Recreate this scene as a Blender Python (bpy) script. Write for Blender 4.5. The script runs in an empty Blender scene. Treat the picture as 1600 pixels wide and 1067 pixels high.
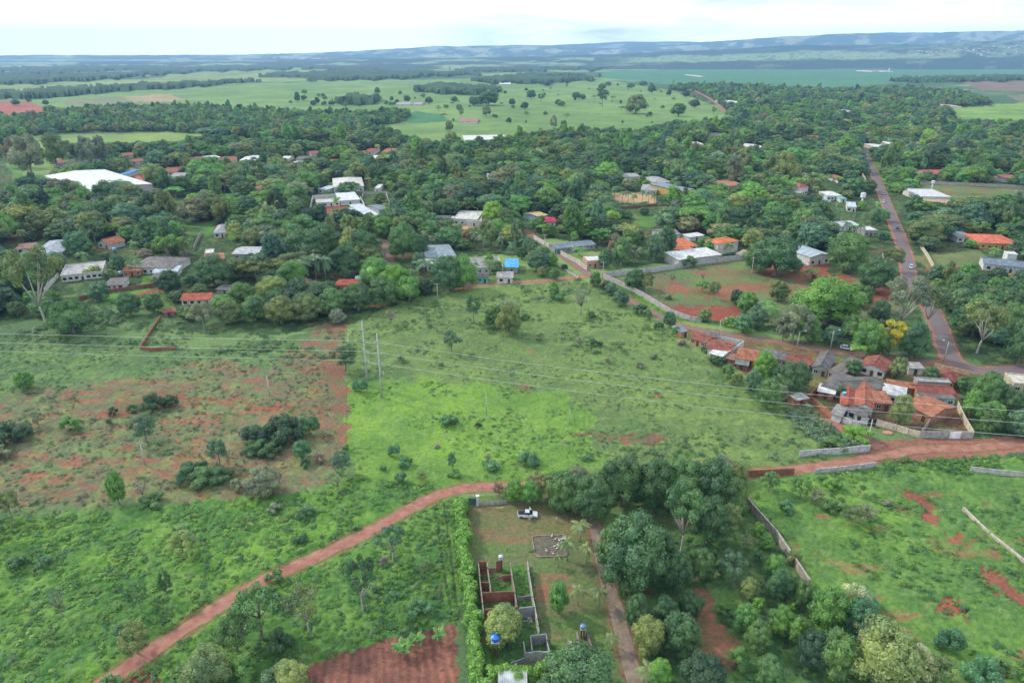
import bpy, math, random
import numpy as np
from mathutils import Vector, Matrix

# ------------------------------------------------------------------ camera
F, PX, PY, W0, H0 = 1067.0, 800.0, 533.5, 1600, 1067
CAMH = 100.0
PITCH = math.atan((PY - 85.0) / F)
SP, CP = math.sin(PITCH), math.cos(PITCH)
sc = bpy.context.scene
cam = bpy.data.cameras.new('camera')
cam.sensor_width = 36.0
cam.lens = 36.0 * F / W0
cam.clip_start = 1.0
cam.clip_end = 120000.0
camo = bpy.data.objects.new('camera', cam)
camo.location = (0, 0, CAMH)
camo.rotation_euler = (math.pi / 2 - PITCH, 0, 0)
sc.collection.objects.link(camo)
sc.camera = camo
# ------------------------------------------------------------------ light
SUN_EL, SUN_AZ = math.radians(38), math.radians(-62)      # azimuth from +Y towards +X
world = bpy.data.worlds.new('World'); sc.world = world
world.use_nodes = True
wn, wl = world.node_tree.nodes, world.node_tree.links
wn.clear()
out = wn.new('ShaderNodeOutputWorld'); bg = wn.new('ShaderNodeBackground')
sky = wn.new('ShaderNodeTexSky'); sky.sky_type = 'NISHITA'; sky.sun_disc = False
sky.sun_elevation = SUN_EL; sky.sun_rotation = SUN_AZ; sky.air_density = 1.2; sky.dust_density = 2.0
tc = wn.new('ShaderNodeTexCoord'); mp = wn.new('ShaderNodeMapping')
mp.inputs['Scale'].default_value = (1.6, 1.6, 10.0)
n1 = wn.new('ShaderNodeTexNoise'); n1.inputs['Scale'].default_value = 2.1; n1.inputs['Detail'].default_value = 6
n1.inputs['Roughness'].default_value = 0.58
r1 = wn.new('ShaderNodeValToRGB')
r1.color_ramp.elements[0].position = 0.36; r1.color_ramp.elements[0].color = (0.42, 0.42, 0.42, 1)
r1.color_ramp.elements[1].position = 0.55; r1.color_ramp.elements[1].color = (1, 1, 1, 1)
# the cloud sheet is thicker and brighter towards the sun (left)
sepx = wn.new('ShaderNodeSeparateXYZ'); mr = wn.new('ShaderNodeMapRange')
mr.inputs['From Min'].default_value = 0.12; mr.inputs['From Max'].default_value = -0.12
mr.inputs['To Min'].default_value = 0.0; mr.inputs['To Max'].default_value = 1.0
mx = wn.new('ShaderNodeMath'); mx.operation = 'MAXIMUM'
mixc = wn.new('ShaderNodeMix'); mixc.data_type = 'RGBA'
mixc.inputs[7].default_value = (14.6, 16.2, 17.6, 1)
wl.new(tc.outputs['Generated'], mp.inputs['Vector']); wl.new(mp.outputs[0], n1.inputs['Vector'])
wl.new(n1.outputs['Fac'], r1.inputs['Fac']); wl.new(tc.outputs['Generated'], sepx.inputs[0])
wl.new(sepx.outputs['X'], mr.inputs['Value'])
wl.new(r1.outputs['Color'], mx.inputs[0]); wl.new(mr.outputs[0], mx.inputs[1])
wl.new(mx.outputs[0], mixc.inputs[0]); wl.new(sky.outputs[0], mixc.inputs[6])
gl = wn.new('ShaderNodeMapRange'); gl.inputs['From Min'].default_value = 0.0; gl.inputs['From Max'].default_value = 0.3; gl.inputs['To Min'].default_value = 1.62; gl.inputs['To Max'].default_value = 1.0
gm = wn.new('ShaderNodeVectorMath'); gm.operation = 'SCALE'
wl.new(sepx.outputs['Z'], gl.inputs['Value']); wl.new(gl.outputs[0], gm.inputs['Scale']); wl.new(mixc.outputs[2], gm.inputs[0])
wl.new(gm.outputs[0], bg.inputs['Color']); bg.inputs['Strength'].default_value = 0.1
wl.new(bg.outputs[0], out.inputs['Surface'])
sun = bpy.data.lights.new('sun', 'SUN'); sun.energy = 3.6; sun.angle = math.radians(4.0); sun.color = (1.0, 0.93, 0.82)
suno = bpy.data.objects.new('sun', sun)
sd = Vector((math.sin(SUN_AZ) * math.cos(SUN_EL), math.cos(SUN_AZ) * math.cos(SUN_EL), math.sin(SUN_EL)))
suno.rotation_euler = sd.to_track_quat('Z', 'Y').to_euler(); suno.location = (0, 0, 300)
sc.collection.objects.link(suno)
vs = sc.view_settings
vs.view_transform = 'Standard'; vs.look = 'None'; vs.gamma = 1.0; vs.use_curve_mapping = False; vs.exposure = -0.24
sc.cycles.max_bounces = 5; sc.cycles.diffuse_bounces = 2; sc.cycles.glossy_bounces = 1
sc.cycles.transmission_bounces = 2; sc.cycles.volume_bounces = 1; sc.cycles.transparent_max_bounces = 4
sc.cycles.use_denoising = True
HAZE_DENSITY, HAZE_COLOR = 6.8e-5, (0.34, 0.58, 1.0)

# ------------------------------------------------------------------ helpers
RNG = np.random.default_rng(7)
random.seed(7)

def G(px, py, z=0.0):
    a, b = (px - PX) / F, (py - PY) / F
    t = (CAMH - z) / max(SP + b * CP, 1e-4)
    return Vector((a * t, (CP - b * SP) * t, z))
def proj(x, y, z):
    u = CAMH - z
    d = y * CP + u * SP
    v = y * SP - u * CP
    return PX + F * x / d, PY - F * v / d, d
def ppm(py):          # photo pixels per metre at a ground row
    return F * (SP + (py - PY) / F * CP) / CAMH
def hpx(py, h):       # metres of height that h photo pixels span above a base at py
    D = G(800, py).y
    c = SP + (py - h - PY) / F * CP
    u = c * D * CP / (1 - c * SP) if (1 - c * SP) else 90
    b = (py - h - PY) / F
    return CAMH - D * (SP + b * CP) / (CP - b * SP)

def _hash(ix, iy, s):
    h = (ix.astype(np.int64) * 374761393 + iy.astype(np.int64) * 668265263 + s * 1442695041) & 0xffffffff
    h = ((h ^ (h >> 13)) * 1274126177) & 0xffffffff
    return ((h ^ (h >> 16)) & 0xffffff) / float(0xffffff)
def vnoise(x, y, s=0):
    x = np.asarray(x, float); y = np.asarray(y, float)
    ix, iy = np.floor(x), np.floor(y)
    fx, fy = x - ix, y - iy
    fx = fx * fx * (3 - 2 * fx); fy = fy * fy * (3 - 2 * fy)
    a, b = _hash(ix, iy, s), _hash(ix + 1, iy, s)
    c, d = _hash(ix, iy + 1, s), _hash(ix + 1, iy + 1, s)
    return (a + (b - a) * fx) + ((c + (d - c) * fx) - (a + (b - a) * fx)) * fy
def fbm(x, y, s=0, o=4):
    t, a, n = 0, 1.0, 0
    for i in range(o):
        t = t + a * vnoise(np.asarray(x) * 2 ** i, np.asarray(y) * 2 ** i, s + i * 17); n += a; a *= 0.55
    return t / n
def inpoly(x, y, poly):
    x = np.asarray(x); y = np.asarray(y); r = np.zeros(x.shape, bool)
    n = len(poly); j = n - 1
    for i in range(n):
        xi, yi = poly[i]; xj, yj = poly[j]
        if yi != yj:
            c = ((yi > y) != (yj > y)) & (x < (xj - xi) * (y - yi) / (yj - yi) + xi)
            r ^= c
        j = i
    return r
def sstep(a, b, x):
    t = np.clip((x - a) / (b - a), 0, 1); return t * t * (3 - 2 * t)

def link(o, parent=None):
    sc.collection.objects.link(o)
    if parent is not None: o.parent = parent
    return o
def tag(o, label=None, cat=None, group=None, kind=None):
    if label: o['label'] = label
    if cat: o['category'] = cat
    if group: o['group'] = group
    if kind: o['kind'] = kind
    return o
def empty(name, loc, rz=0.0):
    o = bpy.data.objects.new(name, None); o.location = loc; o.rotation_euler = (0, 0, rz); o.empty_display_size = 0.3
    return link(o)
def np_mesh(name, V, Fq, mats, smooth=False, midx=None):
    me = bpy.data.meshes.new(name)
    V = np.asarray(V, np.float32); Fq = np.asarray(Fq, np.int32)
    k = Fq.shape[1]
    me.vertices.add(len(V)); me.vertices.foreach_set('co', V.ravel())
    me.loops.add(Fq.size); me.loops.foreach_set('vertex_index', Fq.ravel())
    me.polygons.add(len(Fq)); me.polygons.foreach_set('loop_start', np.arange(0, Fq.size, k, dtype=np.int32))
    if midx is not None: me.polygons.foreach_set('material_index', np.asarray(midx, np.int32))
    me.polygons.foreach_set('use_smooth', np.full(len(Fq), smooth))
    for m in (mats if isinstance(mats, (list, tuple)) else [mats]): me.materials.append(m)
    me.update(calc_edges=True)
    return me

class MB:
    def __init__(s): s.v = []; s.f = []
    def add(s, vs, fs):
        n = len(s.v); s.v += [tuple(p) for p in vs]; s.f += [tuple(i + n for i in f) for f in fs]; return s
    def box(s, x0, y0, z0, x1, y1, z1):
        return s.add([(x0, y0, z0), (x1, y0, z0), (x1, y1, z0), (x0, y1, z0), (x0, y0, z1), (x1, y0, z1), (x1, y1, z1), (x0, y1, z1)],
                     [(3, 2, 1, 0), (4, 5, 6, 7), (0, 1, 5, 4), (1, 2, 6, 5), (2, 3, 7, 6), (3, 0, 4, 7)])
    def hexa(s, b, t):   # bottom 4, top 4 (ccw)
        return s.add(list(b) + list(t), [(3, 2, 1, 0), (4, 5, 6, 7), (0, 1, 5, 4), (1, 2, 6, 5), (2, 3, 7, 6), (3, 0, 4, 7)])
    def tube(s, pts, rs, n=6):
        pts = [Vector(p) for p in pts]
        rs = rs if isinstance(rs, (list, tuple)) else [rs] * len(pts)
        base = len(s.v); vs = []
        for i, p in enumerate(pts):
            d = (pts[min(i + 1, len(pts) - 1)] - pts[max(i - 1, 0)]).normalized()
            u = d.cross(Vector((0, 1, 0.01)) if abs(d.y) < 0.9 else Vector((1, 0, 0.01))).normalized(); w = d.cross(u)
            for k in range(n):
                a = 2 * math.pi * k / n
                vs.append(p + (u * math.cos(a) + w * math.sin(a)) * rs[i])
        fs = []
        for i in range(len(pts) - 1):
            for k in range(n):
                a, b = i * n + k, i * n + (k + 1) % n
                fs.append((a, b, b + n, a + n))
        fs.append(tuple(range(n - 1, -1, -1))); fs.append(tuple(range((len(pts) - 1) * n, len(pts) * n)))
        return s.add(vs, fs)
    def ball(s, c, r, sx=1, sy=1, sz=1, n=8, m=5):
        vs = [(c[0], c[1], c[2] - r * sz)]
        for i in range(1, m):
            ph = -math.pi / 2 + math.pi * i / m
            for k in range(n):
                a = 2 * math.pi * k / n
                vs.append((c[0] + r * sx * math.cos(ph) * math.cos(a), c[1] + r * sy * math.cos(ph) * math.sin(a), c[2] + r * sz * math.sin(ph)))
        vs.append((c[0], c[1], c[2] + r * sz)); fs = []
        for k in range(n): fs.append((0, 1 + (k + 1) % n, 1 + k))
        for i in range(m - 2):
            for k in range(n):
                a, b = 1 + i * n + k, 1 + i * n + (k + 1) % n
                fs.append((a, b, b + n, a + n))
        l = len(vs) - 1
        for k in range(n): fs.append((l, 1 + (m - 2) * n + k, 1 + (m - 2) * n + (k + 1) % n))
        return s.add(vs, fs)
    def mesh(s, name, mat, smooth=False):
        me = bpy.data.meshes.new(name); me.from_pydata(s.v, [], s.f)
        me.materials.append(mat)
        if smooth: me.polygons.foreach_set('use_smooth', [True] * len(me.polygons))
        me.update(); return me
    def build(s, name, mat, parent=None, smooth=False):
        return link(bpy.data.objects.new(name, s.mesh(name, mat, smooth)), parent)

# ------------------------------------------------------------------ materials
def newmat(name):
    m = bpy.data.materials.new(name); m.use_nodes = True
    nt = m.node_tree; b = nt.nodes['Principled BSDF']; b.inputs['Specular IOR Level'].default_value = 0.25
    return m, nt, b
def N(nt, t, **kw):
    n = nt.nodes.new(t)
    for k, v in kw.items():
        if k in n.inputs: n.inputs[k].default_value = v
        else: setattr(n, k, v)
    return n
_mc = {}
def surf(kind, col, rough=0.8, spec=0.25):
    key = (kind, tuple(round(c, 3) for c in col))
    if key in _mc: return _mc[key]
    m, nt, b = newmat(kind)
    L = nt.links
    tcn = N(nt, 'ShaderNodeTexCoord')
    n = N(nt, 'ShaderNodeTexNoise', Scale=(0.5 if kind in ('tile', 'sheet') else 0.9), Detail=8.0, Roughness=0.68)
    L.new(tcn.outputs['Object'], n.inputs['Vector'])
    r = N(nt, 'ShaderNodeValToRGB'); e = r.color_ramp.elements
    lo = [c * (0.48 if kind in ('tile', 'sheet') and max(col) < .6 else 0.58) for c in col]; hi = [min(1, c * 1.12) for c in col]
    e[0].position = 0.32; e[0].color = (*lo, 1); e[1].position = 0.62; e[1].color = (*hi, 1)
    L.new(n.outputs['Fac'], r.inputs['Fac']); last = r.outputs['Color']
    b.inputs['Roughness'].default_value = rough; b.inputs['Specular IOR Level'].default_value = spec
    if kind in ('tile', 'sheet', 'brick'):
        if kind == 'brick':
            w = N(nt, 'ShaderNodeTexBrick', Scale=1.0); w.inputs['Color1'].default_value = (1, 1, 1, 1); w.inputs['Color2'].default_value = (0.78, 0.74, 0.72, 1)
            w.inputs['Mortar'].default_value = (0.62, 0.6, 0.58, 1); w.inputs['Brick Width'].default_value = 0.45; w.inputs['Row Height'].default_value = 0.22
            w.inputs['Mortar Size'].default_value = 0.025
            cx = N(nt, 'ShaderNodeMapping'); cx.inputs['Rotation'].default_value = (math.pi / 2, 0, 0)
            L.new(tcn.outputs['Object'], cx.inputs['Vector']); L.new(cx.outputs[0], w.inputs['Vector']); wc = w.outputs['Color']
        else:
            w = N(nt, 'ShaderNodeTexWave', Scale=(1.5 if kind == 'tile' else 0.9), Distortion=0.4)
            w.bands_direction = 'X'; w.inputs['Detail'].default_value = 2
            L.new(tcn.outputs['Object'], w.inputs['Vector'])
            rr = N(nt, 'ShaderNodeValToRGB'); rr.color_ramp.elements[0].color = (0.72, 0.72, 0.72, 1)
            rr.color_ramp.elements[0].position = 0.1; rr.color_ramp.elements[1].position = 0.6
            L.new(w.outputs['Color'], rr.inputs['Fac']); wc = rr.outputs['Color']
            if kind == 'tile':
                vv = N(nt, 'ShaderNodeTexVoronoi', Scale=1.1); hv = N(nt, 'ShaderNodeMix', data_type='RGBA', blend_type='MULTIPLY')
                rv = N(nt, 'ShaderNodeValToRGB'); rv.color_ramp.elements[0].color = (0.6, 0.55, 0.55, 1); rv.color_ramp.elements[1].color = (1.15, 1.1, 1.05, 1)
                L.new(tcn.outputs['Object'], vv.inputs['Vector']); L.new(vv.outputs['Color'], rv.inputs['Fac'])
                hv.inputs[0].default_value = 0.8; L.new(last, hv.inputs[6]); L.new(rv.outputs['Color'], hv.inputs[7]); last = hv.outputs[2]
        mm = N(nt, 'ShaderNodeMix', data_type='RGBA', blend_type='MULTIPLY'); mm.inputs[0].default_value = 1.0
        L.new(last, mm.inputs[6]); L.new(wc, mm.inputs[7]); last = mm.outputs[2]
        bp = N(nt, 'ShaderNodeBump', Strength=0.5, Distance=0.08); L.new(wc, bp.inputs['Height']); L.new(bp.outputs[0], b.inputs['Normal'])
    else:
        s2 = N(nt, 'ShaderNodeTexNoise', Scale=3.5, Detail=3.0)
        mpn = N(nt, 'ShaderNodeMapping'); mpn.inputs['Scale'].default_value = (1, 1, 0.15)
        L.new(tcn.outputs['Object'], mpn.inputs['Vector']); L.new(mpn.outputs[0], s2.inputs['Vector'])
        rr = N(nt, 'ShaderNodeValToRGB'); rr.color_ramp.elements[0].position = 0.35; rr.color_ramp.elements[0].color = (0.72, 0.70, 0.66, 1); rr.color_ramp.elements[1].position = 0.55
        L.new(s2.outputs['Fac'], rr.inputs['Fac'])
        mm = N(nt, 'ShaderNodeMix', data_type='RGBA', blend_type='MULTIPLY'); mm.inputs[0].default_value = 0.7 if kind != 'paint' else 0.15
        L.new(last, mm.inputs[6]); L.new(rr.outputs['Color'], mm.inputs[7]); last = mm.outputs[2]
    L.new(last, b.inputs['Base Color'])
    _mc[key] = m
    return m
GLASS = surf('glass', (0.03, 0.035, 0.04), 0.1, 0.6)
WOOD = surf('wood', (0.09, 0.06, 0.04)); CONC = surf('concrete', (0.42, 0.41, 0.38)); METAL = surf('paint', (0.35, 0.36, 0.38), 0.4, 0.5)
WHITEP = surf('paint', (0.78, 0.79, 0.80), 0.35, 0.5); BLACKP = surf('paint', (0.015, 0.015, 0.018), 0.4, 0.5)

def foliage(name, inst):
    m, nt, b = newmat(name); L = nt.links
    nt.nodes.remove(b); om = nt.nodes['Material Output']
    if inst:
        a = N(nt, 'ShaderNodeAttribute'); a.attribute_type = 'INSTANCER'; a.attribute_name = 'tint'; col = a.outputs['Color']
    else:
        a = N(nt, 'ShaderNodeObjectInfo'); col = a.outputs['Color']
    geo = N(nt, 'ShaderNodeNewGeometry')
    tcn = N(nt, 'ShaderNodeTexCoord')
    n = N(nt, 'ShaderNodeTexNoise', Scale=1.3, Detail=3.0)
    L.new(tcn.outputs['Object'], n.inputs['Vector'])
    r = N(nt, 'ShaderNodeValToRGB'); e = r.color_ramp.elements
    e[0].position = 0.34; e[0].color = (0.62, 0.70, 0.72, 1); e[1].position = 0.66; e[1].color = (1.42, 1.28, 0.95, 1)
    L.new(n.outputs['Fac'], r.inputs['Fac'])
    ri = N(nt, 'ShaderNodeValToRGB'); e = ri.color_ramp.elements
    e[0].color = (0.76, 0.78, 0.80, 1); e[1].color = (1.24, 1.22, 1.15, 1)
    L.new(geo.outputs['Random Per Island'], ri.inputs['Fac'])
    m1 = N(nt, 'ShaderNodeMix', data_type='RGBA', blend_type='MULTIPLY'); m1.inputs[0].default_value = 1
    m2 = N(nt, 'ShaderNodeMix', data_type='RGBA', blend_type='MULTIPLY'); m2.inputs[0].default_value = 1
    L.new(col, m1.inputs[6]); L.new(r.outputs['Color'], m1.inputs[7]); L.new(m1.outputs[2], m2.inputs[6]); L.new(ri.outputs['Color'], m2.inputs[7])
    d = N(nt, 'ShaderNodeBsdfDiffuse'); t = N(nt, 'ShaderNodeBsdfTranslucent'); mx_ = N(nt, 'ShaderNodeMixShader', Fac=0.28)
    g = N(nt, 'ShaderNodeBsdfGlossy', Roughness=0.55); g.inputs['Color'].default_value = (0.9, 1, 1, 1)
    mg = N(nt, 'ShaderNodeMixShader', Fac=0.035)
    L.new(m2.outputs[2], d.inputs['Color']); L.new(m2.outputs[2], t.inputs['Color'])
    L.new(d.outputs[0], mx_.inputs[1]); L.new(t.outputs[0], mx_.inputs[2]); L.new(mx_.outputs[0], mg.inputs[1]); L.new(g.outputs[0], mg.inputs[2])
    L.new(mg.outputs[0], om.inputs['Surface'])
    return m
LEAF = foliage('foliage', False); LEAFI = foliage('foliage_copy', True)
def barkmat():
    m, nt, b = newmat('bark'); L = nt.links
    a = N(nt, 'ShaderNodeTexNoise', Scale=4.0, Detail=4.0); r = N(nt, 'ShaderNodeValToRGB')
    r.color_ramp.elements[0].color = (0.10, 0.085, 0.07, 1); r.color_ramp.elements[1].color = (0.36, 0.32, 0.27, 1)
    L.new(a.outputs['Fac'], r.inputs['Fac']); L.new(r.outputs[0], b.inputs['Base Color']); b.inputs['Roughness'].default_value = 0.9
    return m
BARK = barkmat()
PALEBARK = surf('bark_pale', (0.52, 0.47, 0.40))

# ------------------------------------------------------------------ region tracing (photo pixels on the ground plane)
POLY = dict(
 field_left=[(-900, 505), (0, 508), (150, 522), (300, 545), (430, 530), (538, 505), (541, 560), (541, 700), (560, 745), (480, 770), (250, 790), (0, 815), (-900, 870)],
 red_zone=[(60, 605), (200, 590), (330, 560), (420, 575), (505, 505), (540, 505), (543, 700), (520, 745), (440, 790), (200, 785), (0, 800), (-200, 780), (-100, 640)],
 red_track=[(506, 508), (537, 503), (536, 560), (543, 600), (543, 695), (528, 690), (520, 640), (505, 580), (512, 545)],
 red_strip=[(150, 640), (230, 615), (330, 618), (420, 632), (540, 635), (540, 648), (420, 645), (330, 628), (240, 628), (170, 652)],
 c_red1=[(905, 677), (960, 679), (1042, 685), (1040, 694), (960, 692), (915, 684)],
 c_red2=[(803, 598), (830, 600), (828, 608), (806, 608)],
 c_red3=[(815, 549), (828, 548), (828, 554), (818, 555)],
 c_red4=[(1028, 618), (1042, 620), (1040, 627), (1030, 625)],
 ruin_floor=[(744, 888), (762, 884), (830, 884), (848, 990), (870, 1020), (800, 1040), (752, 1040)],
 rut_a=[(677, 790), (680, 790), (694, 880), (708, 962), (704, 962), (690, 880)],
 rut_b=[(692, 785), (695, 785), (706, 860), (716, 950), (712, 950), (702, 860)],
 lime=[(541, 592), (640, 596), (760, 602), (880, 616), (935, 650), (920, 690), (960, 735), (800, 758), (690, 766), (560, 748), (541, 700)],
 center=[(545, 520), (560, 500), (640, 468), (720, 452), (905, 436), (960, 455), (1010, 500), (1060, 535), (1130, 575), (1200, 620), (1300, 690), (1300, 728), (1165, 738), (1000, 760), (900, 745), (541, 600)],
 fore_left=[(-900, 870), (0, 815), (250, 790), (480, 770), (560, 745), (700, 764), (640, 790), (540, 850), (420, 900), (300, 970), (150, 1080), (0, 1300), (-1500, 1300)],
 fore_mid=[(160, 1075), (300, 975), (420, 905), (540, 855), (640, 800), (700, 772), (720, 775), (735, 900), (712, 975), (600, 1000), (480, 1040), (470, 1300), (0, 1300)],
 plowed=[(470, 1300), (440, 1060), (490, 1035), (600, 1000), (690, 978), (712, 973), (716, 1067), (720, 1300)],
 plowed_b=[(165, 1300), (165, 1075), (195, 1048), (225, 1045), (270, 1075), (300, 1300)],
 yard=[(722, 778), (800, 770), (900, 783), (950, 850), (1000, 1000), (1030, 1300), (740, 1300), (735, 900)],
 yard_bare=[(722, 785), (790, 780), (880, 790), (925, 800), (938, 850), (900, 838), (830, 832), (760, 838), (728, 820)],
 yard_tan=[(822, 905), (900, 915), (935, 925), (905, 955), (850, 965), (835, 940)],
 orchard=[(940, 830), (1150, 765), (1262, 918), (1330, 1300), (1030, 1300), (1000, 1000), (960, 900)],
 orchard_red=[(1085, 915), (1110, 925), (1120, 960), (1135, 990), (1160, 1000), (1150, 1040), (1120, 1070), (1100, 1030), (1085, 980), (1070, 940)],
 right_field=[(1160, 757), (1250, 742), (1365, 732), (1500, 722), (1600, 716), (2400, 700), (2400, 1300), (1330, 1300), (1262, 918)],
 rf_red1=[(1408, 765), (1440, 780), (1462, 795), (1468, 820), (1450, 818), (1432, 806), (1448, 800), (1422, 786)],
 rf_red2=[(1478, 832), (1500, 838), (1512, 855), (1500, 856)],
 rf_red3=[(1525, 882), (1560, 895), (1610, 935), (1640, 960), (1590, 945), (1555, 920)],
 rf_red4=[(1462, 940), (1490, 932), (1500, 950), (1512, 968), (1480, 958)],
 open_red=[(1290, 655), (1330, 672), (1370, 690), (1440, 684), (1520, 684), (1610, 680), (1700, 674), (1700, 700), (1600, 706), (1500, 716), (1400, 724), (1300, 734), (1162, 744), (1160, 738), (1250, 728), (1350, 712), (1340, 695)],
 fenced=[(943, 432), (1060, 418), (1160, 402), (1230, 410), (1300, 430), (1400, 432), (1440, 450), (1400, 490), (1300, 500), (1190, 510), (1130, 505), (1080, 498), (1040, 485), (985, 452)],
 fenced_red1=[(1160, 405), (1200, 408), (1250, 430), (1310, 425), (1330, 440), (1260, 440), (1190, 425)],
 fenced_red2=[(1120, 480), (1150, 478), (1175, 500), (1150, 512), (1090, 500), (1060, 492), (1040, 480)],
 fenced_red3=[(1015, 450), (1060, 445), (1090, 455), (1150, 440), (1200, 440), (1240, 455), (1120, 470)],
 verge=[(945, 440), (985, 455), (1040, 488), (1080, 500), (1200, 512), (1200, 520), (1090, 505), (1040, 498), (960, 455)],
 wood_left=[(-900, 200), (-300, 185), (60, 186), (100, 178), (160, 172), (300, 170), (420, 178), (560, 182), (640, 178), (636, 190), (565, 204), (610, 212), (650, 216), (500, 218), (400, 214), (250, 206), (120, 208), (0, 216), (-900, 232)],
 forest=[(-1500, 540), (-1200, 300), (-600, 240), (0, 232), (30, 300), (60, 300), (110, 236), (240, 224), (330, 214), (440, 210), (590, 214), (615, 228), (700, 240), (800, 226), (850, 214), (1000, 212), (1060, 206), (1150, 190), (1130, 170), (1060, 146), (1040, 137), (1130, 135), (1300, 144), (1400, 140), (1500, 148), (1555, 166), (1480, 172), (1490, 192), (1600, 192), (2300, 200), (2500, 560), (1600, 590), (1512, 560), (1484, 545), (1475, 480), (1440, 470), (1440, 500), (1436, 556), (1330, 540), (1200, 516), (1150, 505), (1190, 492), (1230, 465), (1300, 440), (1220, 418), (1170, 398), (1060, 408), (960, 422), (935, 398), (885, 378), (850, 372), (850, 395), (800, 400), (690, 400), (735, 440), (680, 470), (620, 490), (545, 505), (430, 522), (280, 522), (260, 492), (150, 470), (140, 512), (60, 500), (0, 502)],
 town_floor=[(1050, 505), (1200, 530), (1330, 545), (1500, 570), (1530, 600), (1520, 684), (1440, 684), (1370, 668), (1290, 655), (1240, 635), (1150, 575)],
 bush_right=[(1500, 590), (1600, 585), (2300, 600), (2300, 670), (1600, 678), (1525, 680), (1500, 625)],
 pasture=[(-1500, 215), (-900, 190), (0, 155), (60, 150), (300, 132), (640, 126), (750, 122), (930, 122), (1100, 150), (1160, 195), (1050, 206), (880, 214), (800, 228), (700, 242), (640, 228), (590, 214), (640, 192), (660, 180), (640, 176), (560, 180), (300, 166), (120, 168), (0, 172), (-900, 230)],
 low_pasture=[(100, 224), (120, 213), (300, 205), (400, 210), (560, 218), (500, 224), (330, 214), (240, 224)],
 left_green=[(-900, 330), (-900, 250), (0, 247), (32, 260), (36, 290), (0, 305)],
 crop=[(930, 121), (950, 113), (1100, 106), (1350, 104), (1600, 103), (3500, 98), (3500, 126), (1600, 126), (1400, 130), (1300, 140), (1130, 130), (1040, 132)],
 red_far=[(-900, 215), (-900, 168), (0, 159), (45, 160), (72, 168), (75, 177), (52, 180), (0, 190)],
 pale_far=[(190, 151), (265, 148), (290, 156), (240, 161), (205, 159)],
 stubble=[(90, 157), (190, 150), (200, 160), (160, 170), (110, 168)],
 yellow_far=[(-900, 160), (0, 137), (140, 130), (330, 116), (540, 109), (545, 124), (300, 130), (120, 138), (0, 148), (-900, 175)],
 teal_wedge=[(610, 190), (650, 174), (690, 180), (705, 190), (650, 193)],
 brown_right=[(1495, 127), (1600, 126), (2200, 122), (2200, 142), (1600, 143), (1535, 142)],
 brown_right2=[(1570, 150), (1650, 147), (2200, 148), (2200, 164), (1600, 162)],
 lawn_right=[(1485, 168), (1560, 163), (1620, 160), (2200, 160), (2200, 196), (1600, 190), (1500, 188)],
 lawn1=[(1010, 338), (1045, 334), (1052, 352), (1020, 356), (990, 352), (985, 335)],
 lawn2=[(1405, 392), (1440, 400), (1530, 392), (1545, 405), (1500, 418), (1450, 420)],
 lawn3=[(285, 348), (335, 345), (330, 365), (295, 372)],
 lawn4=[(130, 458), (255, 450), (275, 490), (200, 480), (160, 475)],
 lawn5=[(222, 432), (262, 428), (260, 440), (215, 446)],
 lawn6=[(800, 425), (850, 418), (900, 430), (860, 436), (800, 440)],
 lawn7=[(1440, 288), (1600, 292), (1620, 305), (1500, 312), (1440, 300)],
 lawn8=[(1345, 395), (1370, 393), (1372, 408), (1345, 410)],
 sand=[(716, 345), (752, 343), (756, 357), (725, 357)],
 tan_yard=[(952, 303), (1026, 300), (1024, 318), (965, 318)],
 tan_yard2=[(1070, 302), (1120, 300), (1120, 309), (1075, 310)],
 red_yard=[(488, 322), (530, 319), (535, 328), (490, 332)],
 red_a=[(1360, 445), (1390, 430), (1400, 440), (1385, 475), (1355, 480)],
 red_b=[(1235, 405), (1300, 400), (1290, 425), (1250, 425)],
 red_c=[(205, 262), (222, 265), (240, 300), (228, 302)],
 red_d=[(180, 462), (260, 448), (262, 458), (190, 470)],
 green_mid=[(1390, 240), (1400, 290), (1380, 290), (1360, 262), (1290, 240), (1330, 225)],
)
# colours (albedo): grass light, grass dark, soil share 0..1
SOIL = np.array([0.27, 0.108, 0.08]); SOILD = np.array([0.17, 0.07, 0.052])
ST = {}
def st(name, a, b, soil=0.0, sc_=8.0, soilcol=None, edge=2.0, lump=0.25):
    ST[name] = (np.array(a), np.array(b), soil, sc_, soilcol, edge, lump)
st('pasture', (0.175, 0.27, 0.095), (0.12, 0.205, 0.075), 0.0, 60, lump=0)
st('low_pasture', (0.20, 0.28, 0.085), (0.17, 0.24, 0.08), lump=0)
st('left_green', (0.12, 0.24, 0.07), (0.09, 0.19, 0.06), lump=0)
st('crop', (0.08, 0.20, 0.11), (0.065, 0.175, 0.10), 0, 90, lump=0)
st('yellow_far', (0.26, 0.30, 0.11), (0.14, 0.2, 0.08), 0, 90, lump=0)
st('red_far', (0.33, 0.12, 0.09), (0.27, 0.095, 0.075), 0, 40, lump=0)
st('pale_far', (0.36, 0.26, 0.18), (0.25, 0.22, 0.13), 0, 40, lump=0)
st('stubble', (0.19, 0.21, 0.12), (0.15, 0.19, 0.1), 0, 40, lump=0)
st('teal_wedge', (0.07, 0.2, 0.09), (0.06, 0.17, 0.08), 0, 40, lump=0)
st('brown_right', (0.21, 0.15, 0.11), (0.16, 0.13, 0.1), 0, 60, lump=0)
st('brown_right2', (0.19, 0.16, 0.12), (0.14, 0.15, 0.09), 0, 60, lump=0)
st('lawn_right', (0.20, 0.31, 0.08), (0.12, 0.22, 0.07), 0, 30, lump=0)
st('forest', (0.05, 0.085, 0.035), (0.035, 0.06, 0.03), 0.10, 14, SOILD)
st('wood_left', (0.05, 0.085, 0.035), (0.035, 0.06, 0.03), 0.0, 14)
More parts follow.
